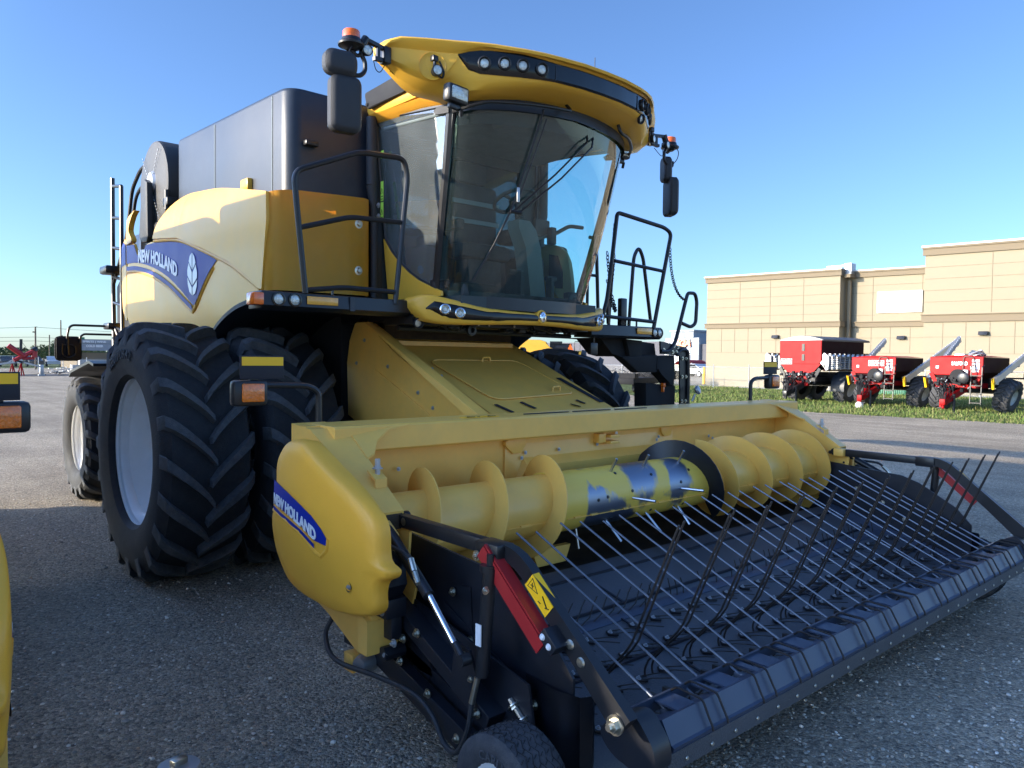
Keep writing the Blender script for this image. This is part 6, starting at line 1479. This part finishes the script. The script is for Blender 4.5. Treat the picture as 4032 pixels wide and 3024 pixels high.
    for k in range(14): 
        y=rs.uniform(-.2,.45); s.tube(cr([(-.25,y,.75+.2*rs.random()),(-.55-.2*rs.random(),y+.1*rs.uniform(-1,1),.85+.25*rs.random()),(-.95,y*.4,.65+.2*rs.random()),(-1.0,y*.4,.40)]),.014,5)
    for k in range(34): c=Vector((-.05-.32*rs.random(),rs.uniform(-.75,.75),rs.uniform(.80,1.30))); s.box(c-Vector((.05,.05,.05)),c+Vector((.05,.05,.05)),.01)
    for k in range(3): s.tube([(-.75,.12*k-.1+.30*math.cos(q/14*2*PI)*.4,.80+.30*math.sin(q/14*2*PI)) for q in range(14)],.013,5,closed=True)
    s.box((.2,-.5,.75),(1.6,.5,1.15),.03).box((1.2,-.9,.9),(2.4,.9,1.25),.03)
    S('hoses',s,M['matte'])
    s=MB()
    for k in range(12): c=Vector((-.32,rs.uniform(-.7,.7),rs.uniform(.9,1.25))); s.ball(c,.025,seg=8,ring=6)
    S('hose_coupler',s,M['galv'])
    s=MB().box((1.55,-1.0,.68),(1.75,1.0,.86)); S('axle',s,M['black'])
    s=MB().box((3.2,-1.45,1.22),(3.3,1.45,1.28)).box((3.18,-1.45,1.28),(3.28,-1.30,1.42)).box((3.18,-1.25,1.28),(3.28,-1.10,1.42)); S('rear_light_bar',s,M['black'])
    for sg in (-1,1):
        w=bpy.data.objects.new('wheel',None); COL.objects.link(w); w.parent=t; w.location=(1.65,sg*1.12,.62); w.rotation_euler=(0,.3*sg,R(-90) if sg>0 else R(90))
        a=bpy.data.objects.new('tyre',SP_T); COL.objects.link(a); a.parent=w; b=bpy.data.objects.new('rim',SP_R); COL.objects.link(b); b.parent=w
        if big:
            w2=copy_tree(w,t); w2.location=(2.95,sg*1.12,.62)
    if big:
        for sg in (-1,1): S('mudguard',MB().loft([[(1.65-.72*math.cos(R(a)),sg*.82,.62+.72*math.sin(R(a))),(1.65-.72*math.cos(R(a)),sg*1.42,.62+.72*math.sin(R(a)))] for a in range(-10,130,14)],closed=False,caps=False),M['tank'])
    return t
q=ag_tyre(.64,.56,.30,17,.045,.075); oo=q.build('tyre',M['rubber2'],None); SP_T=oo.data; bpy.data.objects.remove(oo)
q=MB().lathe([(.31,-.0),(.32,.02),(.29,.04),(.27,.12),(.20,.16),(.10,.12),(.0,.12)],(-.22,0,0),(1,0,0),36); oo=q.build('rim',M['cap'],None); SP_R=oo.data; bpy.data.objects.remove(oo)
spreader('fertiliser_spreader','rightmost red spreader with plain white lettering and a coil of hose on top',(24.9,3.45,0),R(-4),.93,'plain')
spreader('fertiliser_spreader','middle red spreader with framed white lettering and slanting conveyor arms',(25.5,6.5,0),R(-4),.92,'mid')
spreader('fertiliser_spreader','leftmost and tallest red spreader with dark tarpaulin and white boom brackets',(25.9,9.65,0),R(-5),.98,'big')
s=MB()
for k in range(5): s.tube([(25.6+.20*math.cos(a/12*2*PI+k),3.05+.22*math.sin(a/12*2*PI),1.97+.03*k+.05*math.sin(a+k)) for a in range(12)],.025,6,closed=True)
tag(s.build('hose_coil',M['galv'],None),'coil of grey hose lying on top of the rightmost red spreader','hose')
s=MB().box((25.35,3.35,1.88),(25.65,3.68,2.02),.02); tag(s.build('junction_box',M['galv'],None),'grey metal box beside the hose coil on the rightmost spreader','box')
s=MB().lathe([(.13,0),(.15,.05),(.14,.15),(.08,.22),(0,.24)],(24.6,6.6,0),(0,0,1),16); tag(s.build('white_bucket',M['cap'],None),'small white upturned bucket on the grass beneath the middle spreader hitch','bucket')
# ================================================================== FAR RIGHT: STORE AND LOT
st=thing('grocery_store','pale panelled store front with red slanted letters, stepped parapet, seen beyond the ladder','store')
MB().box((90,59.3,0),(100,65.3,5.1)).box((89.9,60.2,5.1),(100,64.2,6.0)).box((89.7,60.0,6.0),(100,64.4,6.25)).build('wall',M['pale'],st,ang=0)
s=MB()
for y in (60.8,61.8,62.8,63.8,64.6): s.box((89.86,y-.03,.2),(89.89,y+.03,5.0))
for z in (1.4,2.6,3.4,4.6): s.box((89.86,59.3,z-.03),(89.89,65.3,z+.03))
s.build('panel_joints',M['galv'],st,ang=0)
lettering('lettering','IGA',lambda u,v,w:(89.8-w,63.1-2.5*u-.35*v,3.75+1.1*v),M['redlens'],st,.05,.08)
s=MB().box((89.8,60.8,.1),(89.85,63.6,1.2)); s.build('doors',M['winglass'],st,ang=0)
s=MB().box((90.5,40,0),(104,59.3,4.15)).box((90.5,65.3,0),(104,130,4.6)); tag(s.build('retail_building',M['greyb'],None,ang=0),'long low grey block building running behind the store front','building')
lp=thing('lamp_post','tall thin pale lamp post in front of the store with the red letters','lamp post',(80,54.6,0)); MB().tube([(0,0,0),(0,0,5.6)],.05,8).build('pole',M['galv'],lp); MB().bar((0,-.6,5.6),(0,0,5.6),.12,.08).build('lamp_head',M['galv'],lp)
s=MB(); N=8; s.loft([[(68,47.3-2.6*k/N,1.25+.55*math.sin(PI*k/N)**.6) for k in range(N+1)],[(71,47.3-2.6*k/N,1.25+.55*math.sin(PI*k/N)**.6) for k in range(N+1)]],closed=False,caps=False); bmesh.ops.solidify(s.bm,geom=s.bm.faces[:],thickness=.03)
cn=thing('canopy','round red canopy over the trolley bay at the store','canopy'); s.build('roof',M['red'],cn)
s=MB()
for x,y in ((68,47.3),(68,44.7),(71,47.3),(71,44.7)): s.tube([(x,y,0),(x,y,1.3)],.04,6)
s.build('posts',M['galv'],cn)
def car(loc,rz,m,label,grp=None,pick=False):
    t=thing('parked_car',label,'car',loc,rz,grp)
    L2,W2=2.2,.85
    body=[(-L2,.35),(-L2,.75),(-L2+.1,.85),(-1.2,.92),(-.7,1.38),(.7,1.40),(1.3,.95) if not pick else (.8,.95),(L2-.05,.88),(L2,.6),(L2,.35)]
    MB().prism([(x,z) for x,z in body],'y',-W2,W2,.06).build('body',m,t)
    MB().prism([(-1.10,.94),(-.68,1.33),(.66,1.35),(1.12,.96) if not pick else (.72,.96)],'y',-W2-.005,W2+.005).build('windows',M['gloss'],t)
    for x in (-1.35,1.35):
        for y in (-W2,W2): 
            w=MB().lathe([(0,-.1),(.32,-.1),(.34,0),(.32,.1),(0,.1)],(x,y,.34),(0,1,0),16).build('wheel',M['rubber'],t); MB().lathe([(0,.005),(.2,.0)],(x,y+(.1 if y>0 else -.1),.34),(0,1 if y>0 else -1,0),12).build('rim',M['galv'],w)
    return t
car((64,41.5,0),R(80),M['carpaint2'],'white pickup truck parked left of the tan building near the red canopy',pick=True)
# dark implement with folded frame at the end of the grass
im=thing('tillage_implement','low dark folded implement with tangled grey rods at the far end of the grass','farm implement',(39.0,27.2,0),R(60))
MB().box((-2.2,-.7,.42),(2.2,.5,.75),.03).box((-2.2,-.75,.75),(-1.6,.5,1.0)).box((1.4,-.75,.75),(2.2,.5,.95)).build('frame',M['matte'],im)
s=MB(); rs=random.Random(4)
for k in range(60): p=Vector((rs.uniform(-2.2,2.2),rs.uniform(-.6,.5),.75+.5*rs.random())); s.tube([p,p+Vector((rs.uniform(-.5,.5),rs.uniform(-.3,.3),rs.uniform(-.2,.3)))],.015,5)
s.build('rods',M['plast'],im)
for x in (-1.4,1.4): MB().lathe([(0,-.08),(.26,-.08),(.28,0),(.26,.08),(0,.08)],(x,-.5,.28),(0,1,0),18).build('wheel',M['rubber'],im)
im2=copy_tree(im); im2.location=(28.5,20.5,0); im2.rotation_euler.z=R(20); tag(im2,'dark folded implement glimpsed between the far front tyres and ladder box','farm implement')
# another yellow combine seen under the cab
fc=thing('combine_harvester','distant yellow combine with dark engine deck glimpsed beneath the cab of the large one','combine harvester',(35.4,33.8,0),R(6))
MB().prism([(-4.5,1.2),(-4.5,3.0),(-3.6,3.12),(-1.0,3.10),(-.55,2.95),(-.35,2.45),(2.2,2.30),(2.2,1.2)],'y',-.2,1.2,.08).xf(Matrix.Rotation(R(-50),4,'Z')).build('body',M['yellow'],fc)
s=MB().box((-.3,.2,2.4),(1.3,1.2,2.85)).cyl((.1,-.1,2.55),(1.0,-.1,2.55),.16).box((-.3,.0,2.85),(.6,.8,3.0))
s.tube(rnd([(1.5,0,2.3),(1.5,0,3.0),(2.6,0,2.95),(2.6,0,2.3)],.1),.03,6).tube([(1.9,0,2.95),(1.9,0,2.3)],.02,6).tube([(2.2,0,2.95),(2.3,0,2.3)],.02,6)
s.xf(Matrix.Rotation(R(-50),4,'Z')).build('engine_deck',M['black'],fc)
s=MB().prism([(.95,2.35),(1.4,2.35),(1.18,2.85)],'y',-.35,-.3).xf(Matrix.Rotation(R(-50),4,'Z')).build('slow_vehicle_sign',M['redlens'],fc)
# ================================================================== FAR LEFT
sg_=thing('liquor_store','low building with brown posts and a grey sign reading SPIRITS WINE COLD BEER','store',(0,0,0))
MB().box((17.2,95.3,0),(30,104,1.9)).build('wall',M['stucco2'],sg_,ang=0)
MB().box((17.55,95.0,2.15),(21.0,95.25,3.45)).build('sign_panel',M['pale'],sg_,ang=0)
MB().box((17.45,94.9,0),(17.6,95.3,3.6)).box((20.95,94.9,0),(21.15,95.3,3.7)).box((21.3,95.0,1.9),(26,95.3,3.5)).build('posts',M['dred'],sg_,ang=0)
lettering('lettering','SPIRITS | WINE',lambda u,v,w:(17.75+2.5*u,94.97-w,3.02+.30*v),M['white'],sg_,.04,.03)
lettering('lettering','COLD BEER',lambda u,v,w:(18.1+1.85*u,94.97-w,2.55+.28*v),M['white'],sg_,.04,.03)
MB().box((17.8,97,3.45),(18.4,98,3.75)).build('roof_unit',M['green'],sg_)
def pole(x,y,h,label,arm=True):
    t=thing('utility_pole',label,'utility pole',(x,y,0),0,None); MB().cyl((0,0,0),(0,0,h),.10,.08,n=10).build('pole',M['wood'],t)
    if arm: MB().box((-.28,-.12,h-.62),(.02,.12,h-.50)).box((-.05,-.1,h-.05),(.18,.1,h+.02)).build('bracket',M['wood'],t)
    return t
pole(12.13,90,4.6,'tall wooden utility pole with a bracket behind the red grain auger at the left')
pole(20.3,128,4.6,'left one of two thin distant poles beside the trees',False); pole(22.0,128,4.6,'right one of two thin distant poles beside the trees',False)
pole(20.3,120,6.6,'thin pale distant mast above the rear lamp board',False)
for i,(z0,z1,z2,lab) in enumerate(((4.35,4.57,4.30,'uppermost sagging power line crossing the sky at the left'),(3.36,3.50,3.40,'middle power line crossing the sky at the left'),(2.96,3.08,2.90,'lowest power line crossing the sky at the left'))):
    s=MB().tube([(-20,90,z0+.9),(8.9,90,z0),(12.1,90,z1),(15,90,z1-.12),(19.5,90,z2),(40,90,z2+.5)],.018,5); tag(s.build('power_line',M['black'],None),lab,'power line')
# grain auger / red machine
ga=thing('grain_auger','red folded grain auger on a grey trestle with red stands, far left of the lot','grain auger',(0,0,0))
MB().cyl((5.70,62,2.30),(6.75,62,1.45),.19,n=14).cyl((6.05,62,1.15),(7.45,62,1.95),.16,n=14).cyl((7.40,62,1.90),(7.38,62,1.40),.20,n=14).cyl((6.0,62,1.25),(7.4,62,1.35),.10).build('tube',M['red'],ga)
MB().cyl((7.3,61.9,1.9),(7.5,62.1,2.05),.20,n=14).tube([(6.45,62,1.6),(6.48,62,2.78)],.06,6).tube([(6.55,62,1.7),(6.58,62,2.78)],.05,6).tube([(6.3,62,1.5),(6.8,62,2.2)],.03,5).tube([(6.5,62,2.7),(7.2,62,1.6)],.012,4).build('mast',M['black'],ga)
MB().bar((4.6,62,.80),(6.2,62,1.05),.2,.12).bar((6.2,62,1.15),(7.85,62,.68),.2,.12).prism([(6.1,1.0),(6.25,1.4),(6.5,1.4),(6.7,1.0)],'y',61.9,62.1).bar((5.4,62,.85),(6.15,62,1.3),.08,.06).box((7.72,61.85,.1),(7.98,62.1,.85),.03).box((7.62,61.8,0),(8.05,62.15,.10)).build('trestle',M['galv'],ga)
for x in (5.95,6.50):
    s=MB()
    for dx,dy in ((-.22,.1),(.22,.1),(0,-.2)): s.tube([(x,62,.95),(x+dx,62+dy,.02)],.045,6)
    s.build('stand',M['sred'],ga)
def debris(label,x0,x1,y,n,h,m,seed):
    s=MB(); rs=random.Random(seed)
    for k in range(n): 
        p=Vector((rs.uniform(x0,x1),y+rs.uniform(-1,1),h*rs.random())); s.bar(p,p+Vector((rs.uniform(-.6,.6),rs.uniform(-.4,.4),rs.uniform(-.15,.15))),.06,.05)
    return tag(s.build('scrap_pile',m,None),label,'scrap pile')
debris('heap of pale pipes and scrap lying before the concrete blocks at the left',10.3,14.2,72,60,.45,M['galv'],2); debris('dark scrap pieces on the ground right of the grain auger',8.0,9.8,64,14,.2,M['black'],3); debris('small pale scrap pieces at the left edge by the auger',4.2,5.4,62,16,.15,M['cap'],8)
s=MB()
for k in range(8): s.box((13.6+1.25*k,80,0),(14.8+1.25*k,81,.62),.02); 
for k in range(6): s.box((14.3+1.25*k,80.1,.62),(15.5+1.25*k,81,1.15),.02)
tag(s.build('block_wall',M['conc'],None),'low wall of stacked pale concrete blocks behind the rear tyre','wall')
s=MB(); s.quad([(-5,76,0.03),(34,76,0.03),(34,76,1.35),(-5,76,1.35)]); ff=thing('far_fence','chain-link fence across the far side of the lot, with white posts','fence'); s.build('mesh_panel',M['link'],ff,ang=0)
for k in range(20): MB().tube([(-4+2.0*k,75.9,0),(-4+2.0*k,75.9,1.4)],.035,6).build('post',M['cap'],ff)
rs=random.Random(9)
cols=[M['carpaint1'],M['carpaint2'],M['carpaint1'],M['carpaint1'],M['carpaint2']]
lbs=['dark car parked far left beyond the fence by the auger','pale car parked beyond the far fence, second from the left','dark car parked beyond the far fence behind the auger','dark car parked beyond the far fence below the trees','pale car parked beyond the far fence near the lamp board']
for i in range(5): car((7.5+2.6*i,112,0),R(90+rs.uniform(-8,8)),cols[i],lbs[i],'cars parked beyond the far fence')
s=MB()
for k in range(14): s.box((22.5+.36*k,84,.55+.1*rs.random()),(22.8+.36*k,85,.85+.1*rs.random()),.03)
tag(s.build('yellow_equipment',M['yellow'],None),'row of low yellow equipment behind the fence above the rear tyre','equipment')
# trees
def tree(x,y,h,r,seed,label):
    t=thing('tree',label,'tree',(x,y,0)); rs=random.Random(seed); s=MB(); s.tube([(0,0,0),(.05,0,h*.35),(-.05,0,h*.6)],.12,7,rr=[.16,.11,.05]); 
    for k in range(5): a=rs.random()*6.28; s.tube([(0,0,h*.3),(math.cos(a)*r*.5,math.sin(a)*r*.5,h*.65)],.05,5,rr=[.06,.02])
    s.build('trunk',M['wood'],t)
    s=MB(); bm=s.bm
    cl=[(rs.uniform(-r,r)*.8,rs.uniform(-r,r)*.8,h*rs.uniform(.35,.9),r*rs.uniform(.25,.5)) for _ in range(14)]
    for c in cl:
        for _ in range(110):
            d=Vector((rs.gauss(0,1),rs.gauss(0,1),rs.gauss(0,.8))).normalized()*c[3]*rs.uniform(.5,1.05); p=Vector(c[:3])+d; z=.07+.09*rs.random()
            a=Vector((rs.uniform(-1,1),rs.uniform(-1,1),rs.uniform(-1,1))).normalized()*z; b=a.cross(Vector((rs.uniform(-1,1),1,rs.uniform(-1,1)))).normalized()*z
            bm.faces.new([bm.verts.new(p-a),bm.verts.new(p+b),bm.verts.new(p+a)])
    s.build('crown',M['leaves'],t,ang=0,norm=False)
tree(21.6,140,3.7,1.6,1,'small tree left of the two thin poles on the far left'); tree(24.2,141,4.0,1.8,2,'bushy tree behind the rear lamp board, right of the thin poles'); tree(27.5,143,3.6,1.9,3,'third small tree, hidden in part by the store sign')
tree(9,150,2.3,2.2,4,'low bush-like tree at the far left edge of the horizon'); tree(14,152,2.2,2.0,5,'low tree behind the tall wooden utility pole'); 
tree(60.5,56,2.3,1.1,6,'bare purplish shrub against the grey wall, seen above the right tyres')
# distant tree line
s=MB(); bm=s.bm; rs=random.Random(77)
for k in range(5200):
    a=R(rs.uniform(2,34)); d=rs.uniform(330,380); hgt=4.0+1.6*math.sin(a*40)+1.2*math.sin(a*97+1); p=C0+Vector((math.sin(a)*d,math.cos(a)*d,0)); p.z=rs.random()*hgt; z=.7+.6*rs.random()
    u=Vector((rs.uniform(-1,1),rs.uniform(-1,1),rs.uniform(-1,1))).normalized()*z; b=u.cross(Vector((rs.uniform(-1,1),1,rs.uniform(-1,1)))).normalized()*z
    bm.faces.new([bm.verts.new(p-u),bm.verts.new(p+b),bm.verts.new(p+u)])
tag(s.build('distant_trees',M['leaves'],None,ang=0,norm=False),'low line of trees on the far left horizon','trees',kind='stuff')
# ================================================================== SKY, SUN, CAMERA
AZS=R(300); EL=R(15.5)
w=bpy.data.worlds.new('World'); scene.world=w; w.use_nodes=True; nt=w.node_tree; N=nt.nodes; bgn=N['Background']
sk=N.new('ShaderNodeTexSky'); sk.sky_type='NISHITA'; sk.sun_disc=False; sk.sun_elevation=EL; sk.sun_rotation=AZS; sk.altitude=1000; sk.air_density=1.0; sk.dust_density=1.5; sk.ozone_density=2.5
tn=N.new('ShaderNodeVectorMath'); tn.operation='MULTIPLY'; tn.inputs[1].default_value=(.66,.79,1.0); nt.links.new(sk.outputs[0],tn.inputs[0])
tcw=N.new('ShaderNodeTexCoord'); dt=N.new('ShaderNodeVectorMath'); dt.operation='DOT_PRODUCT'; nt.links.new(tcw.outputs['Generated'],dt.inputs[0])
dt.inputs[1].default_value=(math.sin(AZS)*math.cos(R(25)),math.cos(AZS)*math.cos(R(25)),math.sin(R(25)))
# sky brightened towards the sun, added as fill light for the shaded sides
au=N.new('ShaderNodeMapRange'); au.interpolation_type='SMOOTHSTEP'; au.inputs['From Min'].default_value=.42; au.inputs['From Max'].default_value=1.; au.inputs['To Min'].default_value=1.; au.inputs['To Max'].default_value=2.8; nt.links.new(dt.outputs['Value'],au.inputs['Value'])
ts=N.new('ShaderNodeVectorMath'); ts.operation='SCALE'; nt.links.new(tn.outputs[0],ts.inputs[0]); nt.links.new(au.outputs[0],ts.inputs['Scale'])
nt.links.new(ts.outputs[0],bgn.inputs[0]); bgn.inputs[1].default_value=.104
su=bpy.data.lights.new('sun','SUN'); su.energy=3.1; su.angle=R(.5); su.color=(1,.87,.68); so=bpy.data.objects.new('sun',su); COL.objects.link(so)
d=Vector((math.sin(AZS)*math.cos(EL),math.cos(AZS)*math.cos(EL),math.sin(EL))); so.rotation_euler=d.to_track_quat('Z','Y').to_euler()
cam=bpy.data.cameras.new('camera'); co=bpy.data.objects.new('camera',cam); COL.objects.link(co); scene.camera=co
yw,pt,rl=R(41.425),R(1.864),R(.618)
Fv=Vector((math.sin(yw)*math.cos(pt),math.cos(yw)*math.cos(pt),-math.sin(pt))); Rv=Vector((math.cos(yw),-math.sin(yw),0)); Uv=Rv.cross(Fv)
R2=math.cos(rl)*Rv+math.sin(rl)*Uv; U2=-math.sin(rl)*Rv+math.cos(rl)*Uv
co.matrix_world=Matrix.Translation(Vector((-3.88827,-6.12296,1.66453)))@Matrix((R2,U2,-Fv)).transposed().to_4x4()
cam.sensor_width=36; cam.lens=1649.47/2212*36; cam.clip_end=3000; cam.clip_start=.05
scene.view_settings.view_transform='Standard'; scene.view_settings.look='None'; scene.view_settings.exposure=1.55; scene.view_settings.gamma=1
scene.cycles.max_bounces=8; scene.cycles.transparent_max_bounces=24
